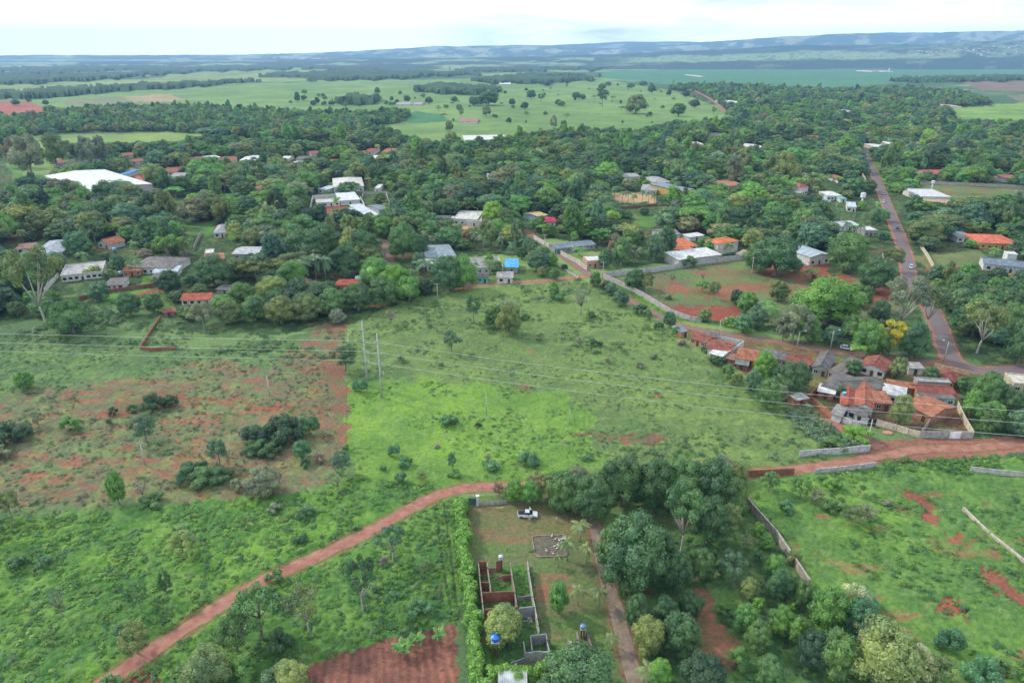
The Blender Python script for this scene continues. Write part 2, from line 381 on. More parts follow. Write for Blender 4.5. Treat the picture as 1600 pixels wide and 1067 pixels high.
st('town_floor', (0.09, 0.13, 0.06), (0.13, 0.10, 0.07), 0.85, 10, SOILD)
st('bush_right', (0.06, 0.13, 0.04), (0.05, 0.1, 0.035), 0.0, 10)
st('center', (0.145, 0.215, 0.07), (0.11, 0.165, 0.066), 0.0, 9, lump=0.35)
for k in ('c_red1', 'c_red2', 'c_red3', 'c_red4'): st(k, (0.22, 0.11, 0.08), (0.14, 0.14, 0.075), 0.4, 3, edge=5, lump=0.05)
st('field_left', (0.115, 0.19, 0.07), (0.085, 0.145, 0.065), 0.0, 9, lump=0.3)
st('red_zone', (0.14, 0.17, 0.09), (0.165, 0.13, 0.085), 0.30, 4.5, lump=0.25)
st('lime', (0.165, 0.29, 0.05), (0.12, 0.225, 0.05), 0.0, 9, edge=5, lump=0.3)
st('fore_left', (0.125, 0.245, 0.045), (0.07, 0.165, 0.04), 0.0, 6, lump=0.7)
st('fore_mid', (0.11, 0.22, 0.045), (0.06, 0.15, 0.04), 0.0, 6, lump=0.7)
st('plowed', (0.24, 0.105, 0.08), (0.17, 0.075, 0.06), 0.0, 2.5, edge=2.5, lump=0.05)
st('plowed_b', (0.23, 0.085, 0.065), (0.17, 0.06, 0.05), 0.0, 2.5, edge=2.5, lump=0.05)
st('yard', (0.11, 0.19, 0.055), (0.13, 0.155, 0.075), 0.10, 7, np.array([0.21, 0.135, 0.085]), lump=0.06)
st('yard_bare', (0.185, 0.155, 0.085), (0.135, 0.15, 0.065), 0.2, 5, np.array([0.21, 0.135, 0.085]), edge=4, lump=0.03)
st('yard_tan', (0.22, 0.18, 0.11), (0.16, 0.17, 0.08), 0.1, 6, edge=4, lump=0.03)
st('orchard', (0.065, 0.15, 0.045), (0.06, 0.095, 0.045), 0.02, 7, SOILD, lump=0.25)
st('orchard_red', (0.20, 0.11, 0.07), (0.12, 0.12, 0.06), 0.4, 5, edge=4, lump=0.1)
st('ruin_floor', (0.095, 0.20, 0.045), (0.06, 0.13, 0.04), 0.05, 4, edge=2, lump=0.15)
for k in ('rut_a', 'rut_b'): st(k, (0.05, 0.09, 0.035), (0.07, 0.08, 0.045), 0, 3, edge=.3, lump=0.0)
st('right_field', (0.13, 0.25, 0.05), (0.09, 0.18, 0.05), 0.02, 8, lump=0.55)
for k in ('rf_red1', 'rf_red2', 'rf_red3', 'rf_red4'): st(k, (0.29, 0.10, 0.065), (0.22, 0.09, 0.06), 0.3, 3, edge=5, lump=0.05)
st('open_red', (0.33, 0.155, 0.115), (0.27, 0.118, 0.088), 0.0, 6, edge=3, lump=0.0)
st('red_track', (0.22, 0.105, 0.075), (0.13, 0.15, 0.075), 0.25, 3, edge=5, lump=0.05)
st('red_strip', (0.26, 0.09, 0.065), (0.15, 0.14, 0.07), 0.3, 4, edge=6, lump=0.05)
st('fenced', (0.12, 0.19, 0.075), (0.15, 0.14, 0.08), 0.10, 8, lump=0.1)
st('fenced_red1', (0.28, 0.09, 0.06), (0.2, 0.1, 0.06), 0.4, 5, edge=5, lump=0.0)
st('fenced_red2', (0.26, 0.075, 0.055), (0.24, 0.08, 0.06), 0.3, 5, edge=3, lump=0.0)
st('fenced_red3', (0.24, 0.11, 0.07), (0.15, 0.14, 0.065), 0.5, 4, edge=6, lump=0.05)
st('verge', (0.12, 0.25, 0.05), (0.08, 0.17, 0.045), 0, 6, lump=0.2)
for k in ('lawn1', 'lawn3', 'lawn4', 'lawn5', 'lawn6', 'green_mid'): st(k, (0.10, 0.22, 0.05), (0.08, 0.16, 0.05), 0.03, 8, lump=0.1)
for k in ('lawn2', 'lawn7', 'lawn8'): st(k, (0.15, 0.19, 0.08), (0.12, 0.15, 0.07), 0.05, 8, lump=0.05)
for k in ('sand', 'tan_yard', 'tan_yard2'): st(k, (0.42, 0.30, 0.19), (0.36, 0.25, 0.15), 0, 5, lump=0)
for k in ('red_yard', 'red_a', 'red_b', 'red_c', 'red_d'): st(k, (0.25, 0.085, 0.06), (0.19, 0.07, 0.05), 0.2, 5, edge=3, lump=0)
ORDER = ['pasture', 'low_pasture', 'left_green', 'yellow_far', 'crop', 'red_far', 'pale_far', 'stubble', 'teal_wedge', 'brown_right', 'brown_right2', 'lawn_right', 'wood_left', 'forest', 'town_floor', 'bush_right', 'field_left', 'red_zone', 'center', 'red_strip', 'red_track', 'lime', 'c_red1', 'c_red2', 'c_red3', 'c_red4', 'fore_left', 'fore_mid', 'rut_a', 'rut_b', 'plowed', 'plowed_b', 'yard', 'yard_bare', 'yard_tan', 'ruin_floor', 'orchard', 'orchard_red', 'right_field', 'rf_red1', 'rf_red2', 'rf_red3', 'rf_red4', 'open_red', 'fenced', 'fenced_red1', 'fenced_red2', 'fenced_red3', 'verge', 'lawn1', 'lawn2', 'lawn3', 'lawn4', 'lawn5', 'lawn6', 'lawn7', 'lawn8', 'green_mid', 'sand', 'tan_yard', 'tan_yard2', 'red_yard', 'red_a', 'red_b', 'red_c', 'red_d']
# far woods seen as bands (ground pixels)
FARWOOD = [
 [(-1800, 160), (-1200, 120), (0, 96), (300, 94), (420, 100), (540, 104), (600, 112), (690, 116), (740, 111), (745, 118), (600, 124), (430, 128), (400, 120), (545, 112), (500, 108), (320, 112), (140, 127), (0, 134), (-900, 165)],
 [(-900, 178), (0, 150), (120, 141), (300, 132), (420, 128), (300, 137), (120, 148), (0, 157), (-900, 186)],
 [(740, 128), (790, 120), (850, 118), (930, 120), (925, 126), (850, 132), (800, 131), (760, 130)],
 [(560, 88), (800, 87), (1000, 88), (3500, 88), (3500, 98), (1500, 101), (1200, 103), (1000, 106), (900, 111), (750, 112), (700, 108), (640, 100)],
 [(400, 88), (560, 88), (700, 96), (690, 104), (560, 100), (450, 94)],
 [(645, 143), (690, 137), (760, 139), (785, 145), (740, 150), (680, 147)],
 [(1390, 128), (1420, 124), (1470, 125), (1500, 122), (1600, 121), (2500, 118), (2500, 124), (1600, 126), (1495, 129), (1440, 130)],
 [(520, 160), (560, 156), (595, 156), (590, 163), (540, 165)],
]
FARGAP = [[(640, 104), (760, 103), (760, 107), (660, 110)], [(1080, 90), (1150, 89), (1220, 92), (1100, 94)], [(0, 102), (130, 99), (120, 104), (0, 108)], [(110, 115), (230, 110), (220, 116), (120, 119)], [(840, 95), (880, 93), (960, 97), (900, 100)]]

ROADS = {}   # name: (centre px polyline, width m, kind)
ROADS['dirt_road'] = ([(80, 1130), (150, 1075), (215, 1032), (300, 975), (400, 912), (500, 868), (600, 818), (650, 790), (700, 768), (745, 761), (800, 760), (860, 757), (1000, 750), (1165, 740), (1280, 729), (1380, 712), (1440, 702), (1520, 700), (1600, 692), (1800, 678)], 3.6, 'dirt')
ROADS['side_lane'] = ([(1292, 655), (1330, 676), (1375, 700)], 4.5, 'dirt')
ROADS['paved_road'] = ([(1347, 226), (1352, 240), (1362, 262), (1376, 295), (1390, 330), (1406, 370), (1416, 400), (1424, 440), (1450, 475), (1466, 505), (1480, 545), (1494, 566), (1540, 580), (1620, 575), (1800, 568)], 6.4, 'asphalt')
ROADS['street'] = ([(1488, 566), (1440, 566), (1400, 560), (1330, 553), (1280, 546), (1190, 530), (1140, 523), (1060, 508), (1000, 478), (960, 454), (920, 428), (890, 408), (862, 390), (838, 372), (820, 360)], 4.2, 'worn')
ROADS['lane'] = ([(720, 452), (740, 446), (800, 441), (860, 438), (915, 431)], 4.5, 'dirt')
ROADS['shaded_lane'] = ([(600, 375), (604, 395), (610, 412), (620, 428)], 5.0, 'worn')
ROADS['driveway'] = ([(915, 795), (928, 815), (937, 855), (950, 915), (962, 950), (975, 1000), (990, 1055), (1010, 1130)], 2.9, 'gravel')
ROADS['farm_road'] = ([(1085, 142), (1105, 152), (1122, 164), (1133, 175)], 7.0, 'dirt')
ROADS['field_track'] = ([(205, 262), (218, 280), (232, 300)], 4.0, 'dirt')
def road_world(name): return [G(*p) for p in ROADS[name][0]]
def smooth_line(pts, step):
    o = []
    for i in range(len(pts) - 1):
        p0, p1, p2, p3 = pts[max(i - 1, 0)], pts[i], pts[i + 1], pts[min(i + 2, len(pts) - 1)]
        n = max(2, int((p2 - p1).length / step))
        for k in range(n):
            t = k / n
            o.append(0.5 * ((2 * p1) + (p2 - p0) * t + (2 * p0 - 5 * p1 + 4 * p2 - p3) * t * t + (3 * p1 - p0 - 3 * p2 + p3) * t ** 3))
    o.append(pts[-1]); return o
RW = {k: smooth_line(road_world(k), 2.0) for k in ROADS}
def road_dist(x, y):      # distance beyond the nearest road edge
    d = np.full(np.shape(x), 1e9)
    for k, pl in RW.items():
        w = ROADS[k][1] / 2
        pl = pl[::2] + [pl[-1]]
        for a, b in zip(pl[:-1], pl[1:]):
            dx, dy = b.x - a.x, b.y - a.y; l2 = dx * dx + dy * dy
            if l2 == 0: continue
            t = np.clip(((x - a.x) * dx + (y - a.y) * dy) / l2, 0, 1)
            d = np.minimum(d, np.hypot(x - a.x - t * dx, y - a.y - t * dy) - w)
    return d

# ------------------------------------------------------------------ the ground sheet
def build_ground():
    rows = list(np.arange(1500, 1120, -24.0)) + list(np.arange(1120, 420, -1.5)) + list(np.arange(420, 140, -1.2)) + list(np.arange(140, 93.4, -0.7))
    cols = list(np.arange(-1500, -390, 30.0)) + list(np.arange(-390, -40, 5.0)) + list(np.arange(-40, 1640, 2.4)) + list(np.arange(1640, 1990, 5.0)) + list(np.arange(1990, 3150, 30.0))
    RY, CX = np.meshgrid(np.array(rows), np.array(cols), indexing='ij')
    a, b = (CX - PX) / F, (RY - PY) / F
    t = CAMH / (SP + b * CP)
    X, Y = a * t, (CP - b * SP) * t
    shp = X.shape
    n1_ = fbm(X / 6, Y / 6, 1, 4); n2_ = fbm(X / 28, Y / 28, 5, 4); n3_ = fbm(X / 1.6, Y / 1.6, 9, 3)
    wx = (fbm(CX / 14, RY / 9, 21, 3) - 0.5); wy = (fbm(CX / 14, RY / 9, 31, 3) - 0.5)
    far = fbm(X / 420, Y / 420, 40, 4)
    col = np.zeros(shp + (3,)); lump = np.zeros(shp)
    # default: far farmland
    fa, fb = np.array([0.18, 0.27, 0.10]), np.array([0.06, 0.12, 0.06])
    m = sstep(0.36, 0.50, far)[..., None]
    col[:] = fa * (1 - m) + fb * m
    for name in ORDER:
        A, B, soil, s_, sc2, edge, lp = ST[name]
        poly = POLY[name]
        ys = [p[1] for p in poly]; xs = [p[0] for p in poly]
        sel = (RY > min(ys) - 12) & (RY < max(ys) + 12) & (CX > min(xs) - 30) & (CX < max(xs) + 30)
        idx = np.nonzero(sel)
        if not len(idx[0]): continue
        k = min(1.0, max(0.12, (np.mean(ys) - 85) / 250)) * edge * 5
        ok = inpoly(CX[idx] + wx[idx] * k * 1.6, RY[idx] + wy[idx] * k, poly)
        idx = (idx[0][ok], idx[1][ok])
        x, y = X[idx], Y[idx]
        g = sstep(0.32, 0.68, fbm(x / (s_ * 1.5), y / (s_ * 1.5), 50, 4) * 0.75 + fbm(x / 2.2, y / 2.2, 90, 2) * 0.25)[:, None]
        c = A * g + B * (1 - g)
        if soil > 0:
            nn = fbm(x / (s_ * 1.3), y / (s_ * 0.55), 60, 6)
            th = 0.70 - 0.36 * soil
            ms = sstep(th - 0.05, th + 0.05, nn)[:, None]
            scol = (SOIL if sc2 is None else sc2) * (0.82 + 0.36 * n3_[idx][:, None])
            ms = ms * (0.62 + 0.3 * g)
            c = c * (1 - ms) + scol * ms
            lump[idx] = lp * (1 - ms[:, 0])
        else:
            lump[idx] = lp
        if name in ('plowed', 'plowed_b'):
            rw = 0.5 + 0.5 * np.sin((x * 0.97 + y * 0.2 + 1.6 * fbm(x / 9, y / 9, 505, 2)) * 2 * math.pi / 1.5)
            c = c * (0.86 + 0.28 * rw[:, None])
        if lp >= .25 and len(idx[0]):      # clumps of differently coloured weeds and grasses
            k1 = sstep(.52, .66, fbm(x / 2.6, y / 2.6, 410, 3))[:, None]; k2 = sstep(.56, .68, fbm(x / 3.4, y / 3.4, 430, 3))[:, None]; k3 = sstep(.60, .72, fbm(x / 1.3, y / 1.3, 450, 2))[:, None]
            c = c * (1 - .32 * k1) + np.array([.06, .15, .055]) * .32 * k1
            c = c * (1 - .30 * k2) + np.array([.20, .31, .08]) * .30 * k2
            c = c * (1 - .22 * k3) + np.array([.22, .28, .14]) * .22 * k3
        if name == 'crop':
            rw = 0.5 + 0.5 * np.sin((x * 0.2 + y) * 2 * math.pi / 160); c = c * (0.96 + 0.08 * rw[:, None])
        col[idx] = c
    near = Y < 500
    rd = np.full(shp, 1e9); rd[near] = road_dist(X[near], Y[near])
    es = (1 - sstep(0.0, 1.3, rd + (n3_ - 0.5) * 1.8))[..., None] * 0.7
    col = col * (1 - es) + (SOIL * 0.85) * es
    lump *= sstep(0.3, 2.2, rd)
    for wp in WALLPTS: pass
    Z = lump * (sstep(0.3, 0.8, n1_) * 0.6 + sstep(0.35, 0.75, n3_) * 0.75) * (Y < 330)
    Z[(X > -30) & (X < 60) & (Y < 155)] *= 0.5
    V = np.stack([X, Y, Z], -1).reshape(-1, 3)
    R, C = shp
    i = np.arange(R - 1)[:, None] * C + np.arange(C - 1)[None, :]
    i = i.ravel()
    Fq = np.stack([i, i + 1, i + C + 1, i + C], -1)
    m_, nt, bsdf = newmat('ground'); L = nt.links
    at = N(nt, 'ShaderNodeAttribute'); at.attribute_name = 'albedo'
    geo = N(nt, 'ShaderNodeNewGeometry')
    nz = N(nt, 'ShaderNodeTexNoise', Scale=1.1, Detail=6.0, Roughness=0.7); L.new(geo.outputs['Position'], nz.inputs['Vector'])
    rr = N(nt, 'ShaderNodeValToRGB'); rr.color_ramp.elements[0].position = 0.3; rr.color_ramp.elements[0].color = (0.62, 0.66, 0.66, 1)
    rr.color_ramp.elements[1].position = 0.7; rr.color_ramp.elements[1].color = (1.38, 1.32, 1.2, 1)
    L.new(nz.outputs['Fac'], rr.inputs['Fac'])
    mm = N(nt, 'ShaderNodeMix', data_type='RGBA', blend_type='MULTIPLY'); mm.inputs[0].default_value = 1
    L.new(at.outputs['Color'], mm.inputs[6]); L.new(rr.outputs[0], mm.inputs[7])
    n2n = N(nt, 'ShaderNodeTexNoise', Scale=0.022, Detail=5.0, Roughness=0.6); L.new(geo.outputs['Position'], n2n.inputs['Vector'])
    r2 = N(nt, 'ShaderNodeValToRGB'); r2.color_ramp.elements[0].position = 0.3; r2.color_ramp.elements[0].color = (0.82, 0.86, 0.9, 1)
    r2.color_ramp.elements[1].position = 0.7; r2.color_ramp.elements[1].color = (1.18, 1.14, 1.05, 1)
    L.new(n2n.outputs['Fac'], r2.inputs['Fac'])
    m2 = N(nt, 'ShaderNodeMix', data_type='RGBA', blend_type='MULTIPLY'); m2.inputs[0].default_value = 1
    L.new(mm.outputs[2], m2.inputs[6]); L.new(r2.outputs[0], m2.inputs[7])
    L.new(m2.outputs[2], bsdf.inputs['Base Color'])
    bp = N(nt, 'ShaderNodeBump', Strength=0.6, Distance=0.35); L.new(nz.outputs['Fac'], bp.inputs['Height']); L.new(bp.outputs[0], bsdf.inputs['Normal'])
    bsdf.inputs['Roughness'].default_value = 0.95; bsdf.inputs['Specular IOR Level'].default_value = 0.1
    me = np_mesh('ground', V, Fq, m_, True)
    ca = me.color_attributes.new('albedo', 'FLOAT_COLOR', 'POINT')
    ca.data.foreach_set('color', np.concatenate([col.reshape(-1, 3), np.ones((V.shape[0], 1))], 1).astype(np.float32).ravel())
    o = link(bpy.data.objects.new('ground', me)); tag(o, kind='structure')
    # far woods: thick bumpy canopy standing on the far ground
    sel = np.zeros(shp, bool)
    fr = RY < 170
    for p in FARWOOD: sel[fr] |= inpoly(CX[fr] + wx[fr] * 30, RY[fr] + wy[fr] * 9, p)
    for p in FARGAP: sel[fr] &= ~inpoly(CX[fr] + wx[fr] * 14, RY[fr] + wy[fr] * 2, p)
    gaps = fbm(X / 260, Y / 600, 77, 4)
    sel &= ~((gaps > 0.62) & (Y > 2500))
    # scattered specks of trees in the open
    sp_ = (fbm(X / 40, Y / 60, 88, 2) > 0.80) & (RY < 100) & (RY > 88)
    sel |= sp_
    hgt = np.where(sel, 8 + 9 * vnoise(X / 26, Y / 40, 91) + 2.5 * RNG.random(shp), 0.0)
    hgt[0, :] = 0; hgt[-1, :] = 0; hgt[:, 0] = 0; hgt[:, -1] = 0
    keep = sel.copy(); keep[1:] |= sel[:-1]; keep[:-1] |= sel[1:]; keep[:, 1:] |= sel[:, :-1]; keep[:, :-1] |= sel[:, 1:]
    cell = keep[:-1, :-1] & keep[1:, :-1] & keep[:-1, 1:] & keep[1:, 1:] & (sel[:-1, :-1] | sel[1:, :-1] | sel[:-1, 1:] | sel[1:, 1:])
    ci = np.nonzero(cell.ravel())[0]; r_, c_ = ci // (C - 1), ci % (C - 1)
    i0 = r_ * C + c_
    Fq = np.stack([i0, i0 + 1, i0 + C + 1, i0 + C], -1)
    used, inv = np.unique(Fq, return_inverse=True)
    Vw = np.stack([X.ravel(), Y.ravel(), np.where(sel, hgt, -0.5).ravel()], -1)[used]
    me = np_mesh('far_woods', Vw, inv.reshape(-1, 4), FARWOODM, True)
    o = link(bpy.data.objects.new('far_woods', me)); tag(o, 'distant dark woods and tree belts between the far fields', 'woods', kind='stuff')

def rough_mat(name, c0, c1, scale, mid=None):
    m, nt, b = newmat(name); L = nt.links
    geo = N(nt, 'ShaderNodeNewGeometry'); n = N(nt, 'ShaderNodeTexNoise', Scale=scale, Detail=6.0, Roughness=0.62)
    L.new(geo.outputs['Position'], n.inputs['Vector'])
    r = N(nt, 'ShaderNodeValToRGB'); e = r.color_ramp.elements
    e[0].position = 0.34; e[0].color = (*c0, 1); e[1].position = 0.66; e[1].color = (*c1, 1)
    if mid:
        q = e.new(0.5); q.color = (*mid, 1)
    L.new(n.outputs['Fac'], r.inputs['Fac']); L.new(r.outputs[0], b.inputs['Base Color'])
    bp = N(nt, 'ShaderNodeBump', Strength=0.5, Distance=0.1); L.new(n.outputs['Fac'], bp.inputs['Height']); L.new(bp.outputs[0], b.inputs['Normal'])
    b.inputs['Roughness'].default_value = 0.95; b.inputs['Specular IOR Level'].default_value = 0.1
    return m
FARWOODM = rough_mat('far_canopy', (0.025, 0.055, 0.03), (0.06, 0.11, 0.045), 0.02)
DIRT = rough_mat('dirt', (0.25, 0.105, 0.078), (0.38, 0.19, 0.145), 0.45)
ASPH = rough_mat('asphalt', (0.19, 0.13, 0.125), (0.16, 0.155, 0.17), 0.15, (0.18, 0.14, 0.14))
WORN = rough_mat('worn_paving', (0.30, 0.13, 0.09), (0.18, 0.14, 0.13), 0.12, (0.22, 0.15, 0.125))
GRAV = rough_mat('gravel', (0.17, 0.13, 0.10), (0.30, 0.23, 0.18), 0.6)
WALLPTS = []

def track_mat():
    m = DIRT.copy(); m.name = 'dirt_track'; nt = m.node_tree; L = nt.links; b = nt.nodes['Principled BSDF']
    base = b.inputs['Base Color'].links[0].from_socket
    u = N(nt, 'ShaderNodeAttribute'); u.attribute_name = 'across'
    geo = N(nt, 'ShaderNodeNewGeometry'); n = N(nt, 'ShaderNodeTexNoise', Scale=0.8, Detail=5.0, Roughness=0.7); L.new(geo.outputs['Position'], n.inputs['Vector'])
    ad = N(nt, 'ShaderNodeMath', operation='MULTIPLY_ADD'); ad.inputs[1].default_value = 0.55; L.new(n.outputs['Fac'], ad.inputs[0]); L.new(u.outputs['Fac'], ad.inputs[2])
    r = N(nt, 'ShaderNodeValToRGB'); e = r.color_ramp.elements      # across: 0 centre, 1 edge (shifted by the noise)
    e[0].position = 0.20; e[0].color = (.75, .75, .75, 1); e[1].position = 0.36; e[1].color = (0, 0, 0, 1)
    q = e.new(1.02); q.color = (0, 0, 0, 1); q = e.new(1.0); q.color = (0, 0, 0, 1)
    r.color_ramp.elements[2].position = .98
    gm = N(nt, 'ShaderNodeMath', operation='GREATER_THAN'); gm.inputs[1].default_value = 1.17; L.new(ad.outputs[0], gm.inputs[0])
    L.new(ad.outputs[0], r.inputs['Fac'])
    mxm = N(nt, 'ShaderNodeMath', operation='MAXIMUM'); sm = N(nt, 'ShaderNodeMath', operation='MULTIPLY'); sm.inputs[1].default_value = .45
    L.new(r.outputs[0], sm.inputs[0]); L.new(sm.outputs[0], mxm.inputs[0]); L.new(gm.outputs[0], mxm.inputs[1])
    mm = N(nt, 'ShaderNodeMix', data_type='RGBA'); mm.inputs[7].default_value = (0.11, 0.20, 0.06, 1)
    L.new(mxm.outputs[0], mm.inputs[0]); L.new(base, mm.inputs[6]); L.new(mm.outputs[2], b.inputs['Base Color'])
    return m
def build_roads():
    TRACK = track_mat()
    zs = {'dirt_road': 0.03, 'side_lane': 0.02, 'paved_road': 0.05, 'street': 0.04, 'lane': 0.025, 'shaded_lane': 0.02, 'driveway': 0.045, 'farm_road': 0.1, 'field_track': 0.03}
    mats = {'dirt': DIRT, 'asphalt': ASPH, 'worn': WORN, 'gravel': GRAV}
    for nme, (pp, w, kind) in ROADS.items():
        pl = RW[nme]; n = len(pl); V = []; z = zs[nme]
        for i, p in enumerate(pl):
            d = (pl[min(i + 1, n - 1)] - pl[max(i - 1, 0)]); d = Vector((d.x, d.y, 0)).normalized(); q = Vector((-d.y, d.x, 0))
            for s in (-1, -0.55, -0.2, 0.2, 0.55, 1):
                jit = (random.random() - 0.5) * (0.9 if kind in ('dirt', 'worn') else 0.3) if abs(s) == 1 else 0
                r = p + q * (s * w / 2 + jit * (1 if w > 3 else 0.5)); V.append((r.x, r.y, z + (0.06 if abs(s) < .3 and kind == 'dirt' else 0)))
        Fq = [[i * 6 + k, i * 6 + k + 1, i * 6 + 6 + k + 1, i * 6 + 6 + k] for i in range(n - 1) for k in range(5)]
        me = np_mesh(nme, V, Fq, TRACK if nme in ('dirt_road', 'lane') else mats[kind], True)
        at = me.attributes.new('across', 'FLOAT', 'POINT'); at.data.foreach_set('value', np.tile(np.array([1, .55, .2, .2, .55, 1], np.float32), n))
        o = link(bpy.data.objects.new(nme, me)); tag(o, kind='structure')
    # red verge strips beside the paved road
    for side, nme in ((1, 'road_shoulder'), (-1, 'road_shoulder')):
        pl = RW['paved_road']; n = len(pl); V = []
        for i, p in enumerate(pl):
            d = (pl[min(i + 1, n - 1)] - pl[max(i - 1, 0)]).normalized(); q = Vector((-d.y, d.x, 0)) * -side
            for s in (2.9, 4.2 if side == 1 else 3.5):
                r = p + q * (s + (random.random() - .5) * .8); V.append((r.x, r.y, 0.075))
        Fq = [[i * 2, i * 2 + 1, i * 2 + 3, i * 2 + 2] for i in range(n - 1)]
        o = link(bpy.data.objects.new(nme, np_mesh(nme, V, Fq, DIRT, True))); tag(o, kind='structure')

# ------------------------------------------------------------------ hills
def ridge(name, prof, dist, front, back, rough, cover):
    """a real range of hills: crest profile at its own distance, slopes rising towards it, land cover stored per vertex"""
    xs = np.arange(prof[0][0], prof[-1][0] + 1, 3.0)
    ys = np.interp(xs, [p[0] for p in prof], [p[1] for p in prof]) + (fbm(xs / 34, xs * 0 + dist, 71, 4) - .5) * 2.6 * (1 if dist > 9000 else .5)
    K = 26; qs = np.linspace(0, 1, K)
    a = (xs - PX) / F; b = (ys - PY) / F; t = dist / (CP - b * SP)
    h = CAMH - (SP + b * CP) * t; X0 = a * t
    V, Cc = [], []
    for k, q in enumerate(qs):
        off = -front * (1 - q) ** 1.15; Y = dist + off
        nz = (fbm(xs / 16, xs * 0 + k * .35, 3, 4) - .5) * rough * 2 * math.sin(math.pi * min(1, q * .98 + .02)) if 0 < k < K - 1 else 0
        V.append(np.stack([X0 * Y / dist, np.full(len(xs), Y), h * q ** .92 + nz - (1 if k == 0 else 0)], -1))
        Cc.append(cover(xs, q))
    for fz, o_ in ((.6, .5), (0, 1.0)):
        Y = dist + back * o_; V.append(np.stack([X0 * Y / dist, np.full(len(xs), Y), h * fz - (2 if fz == 0 else 0)], -1)); Cc.append(Cc[K - 1])
    V = np.stack(V, 1); Cc = np.stack(Cc, 1); n, C = V.shape[:2]
    i = (np.arange(n - 1)[:, None] * C + np.arange(C - 1)[None, :]).ravel()
    me = np_mesh(name, V.reshape(-1, 3), np.stack([i, i + C, i + C + 1, i + 1], -1), HILLM, True)
    ca = me.color_attributes.new('albedo', 'FLOAT_COLOR', 'POINT')
    ca.data.foreach_set('color', np.concatenate([Cc.reshape(-1, 3), np.ones((n * C, 1))], 1).astype(np.float32).ravel())
    o = link(bpy.data.objects.new(name, me)); tag(o, kind='structure'); return o
def hillmat():
    m, nt, b = newmat('hill_cover'); L = nt.links
    at = N(nt, 'ShaderNodeAttribute'); at.attribute_name = 'albedo'
    geo = N(nt, 'ShaderNodeNewGeometry'); n = N(nt, 'ShaderNodeTexNoise', Scale=0.02, Detail=6.0, Roughness=0.7); L.new(geo.outputs['Position'], n.inputs['Vector'])
    r = N(nt, 'ShaderNodeValToRGB'); e = r.color_ramp.elements; e[0].position = .38; e[0].color = (.6, .62, .66, 1); e[1].position = .6; e[1].color = (1.3, 1.28, 1.2, 1)
    L.new(n.outputs['Fac'], r.inputs['Fac']); mm = N(nt, 'ShaderNodeMix', data_type='RGBA', blend_type='MULTIPLY'); mm.inputs[0].default_value = 1
    L.new(at.outputs['Color'], mm.inputs[6]); L.new(r.outputs[0], mm.inputs[7]); L.new(mm.outputs[2], b.inputs['Base Color']); b.inputs['Roughness'].default_value = 1
    return m
HILLM = hillmat()
def _mix(w, dark, light): w = np.clip(w, 0, 1)[:, None]; return np.array(dark) * w + np.array(light) * (1 - w)
def cover_a(xs, q):       # wood at the foot, long pasture, wood again up to the crest
    j = (fbm(xs / 40, xs * 0 + q * 6, 5, 4) - .5) * .28
    lo, hi = .30, .62 - np.clip((xs - 1300) / 900, 0, .25)
    past = sstep(lo - .03, lo + .03, q + j * .5) * (1 - sstep(hi - .04, hi + .04, q + j)) * sstep(950, 1010, xs) * (1 - sstep(1470, 1530, xs + j * 300))
    dots = fbm(xs / 5, xs * 0 + q * 60, 9, 2) > .66
    w = 1 - past; w = np.maximum(w, dots * .7)
    w = w - (fbm(xs / 60, xs * 0 + q * 22, 15, 3) > .66) * .45
    w = np.where((xs > 1420) & (q > .3) & (fbm(xs / 14, xs * 0 + q * 20, 19, 2) > .5), w * .4, w)
    w = np.where(xs < 930, 1 - sstep(.55, .61, fbm(xs / 90, xs * 0 + q * 5, 45, 4)), w)
    return _mix(w, (.03, .065, .045), (.19, .27, .13))
def cover_l(xs, q):       # low wooded plain crossed by pale field strips
    n = fbm(xs / 90, xs * 0 + q * 9, 25, 4)
    return _mix(1 - sstep(.56, .62, n), (.03, .065, .045), (.22, .29, .14))
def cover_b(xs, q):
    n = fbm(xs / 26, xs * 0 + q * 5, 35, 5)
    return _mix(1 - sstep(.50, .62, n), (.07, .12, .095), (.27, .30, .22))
RIDGE_A = [(-300, 99.2), (100, 97), (400, 94), (650, 90.5), (860, 87.5), (930, 85.5), (1000, 83.5), (1060, 80), (1100, 79), (1160, 76), (1220, 71.5), (1300, 71), (1400, 70), (1460, 68), (1520, 66), (1600, 62), (1800, 58), (2400, 60), (2700, 70)]
RIDGE_B = [(60, 96), (230, 91), (380, 87), (420, 85.5), (500, 83), (560, 81.5), (590, 80), (620, 77.5), (650, 77), (700, 74.5), (745, 72.5), (790, 75), (850, 71), (900, 73), (960, 75.5), (1010, 72), (1060, 70), (1110, 67), (1150, 63), (1190, 59.5), (1230, 57.5), (1270, 55.5), (1300, 53.5), (1340, 52.5), (1380, 54), (1420, 57), (1460, 53), (1490, 50), (1530, 49), (1600, 48.5), (1800, 46), (2300, 50), (2700, 66)]
RIDGE_C = [(200, 92), (380, 87), (520, 82), (600, 78), (680, 72.5), (720, 72.5), (780, 71), (850, 71), (980, 66), (1040, 65.5), (1100, 66), (1200, 60), (1370, 51.5), (1460, 51.5), (1600, 50), (2400, 52), (2700, 66)]
RIDGE_L = [(-1300, 83), (-400, 85), (-100, 86.2), (30, 86.8), (100, 85.8), (160, 86.6), (230, 85.6), (300, 86.8), (420, 84.6), (520, 84), (600, 84), (700, 85), (800, 84), (900, 84.5), (1000, 85)]

def build_hills():
    ridge('hills', RIDGE_A, 7800, 2600, 1200, 10, cover_a)
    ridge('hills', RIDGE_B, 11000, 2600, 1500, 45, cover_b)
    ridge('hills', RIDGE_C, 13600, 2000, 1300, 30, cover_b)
    ridge('hills', RIDGE_L, 12200, 4300, 1000, 6, cover_l)

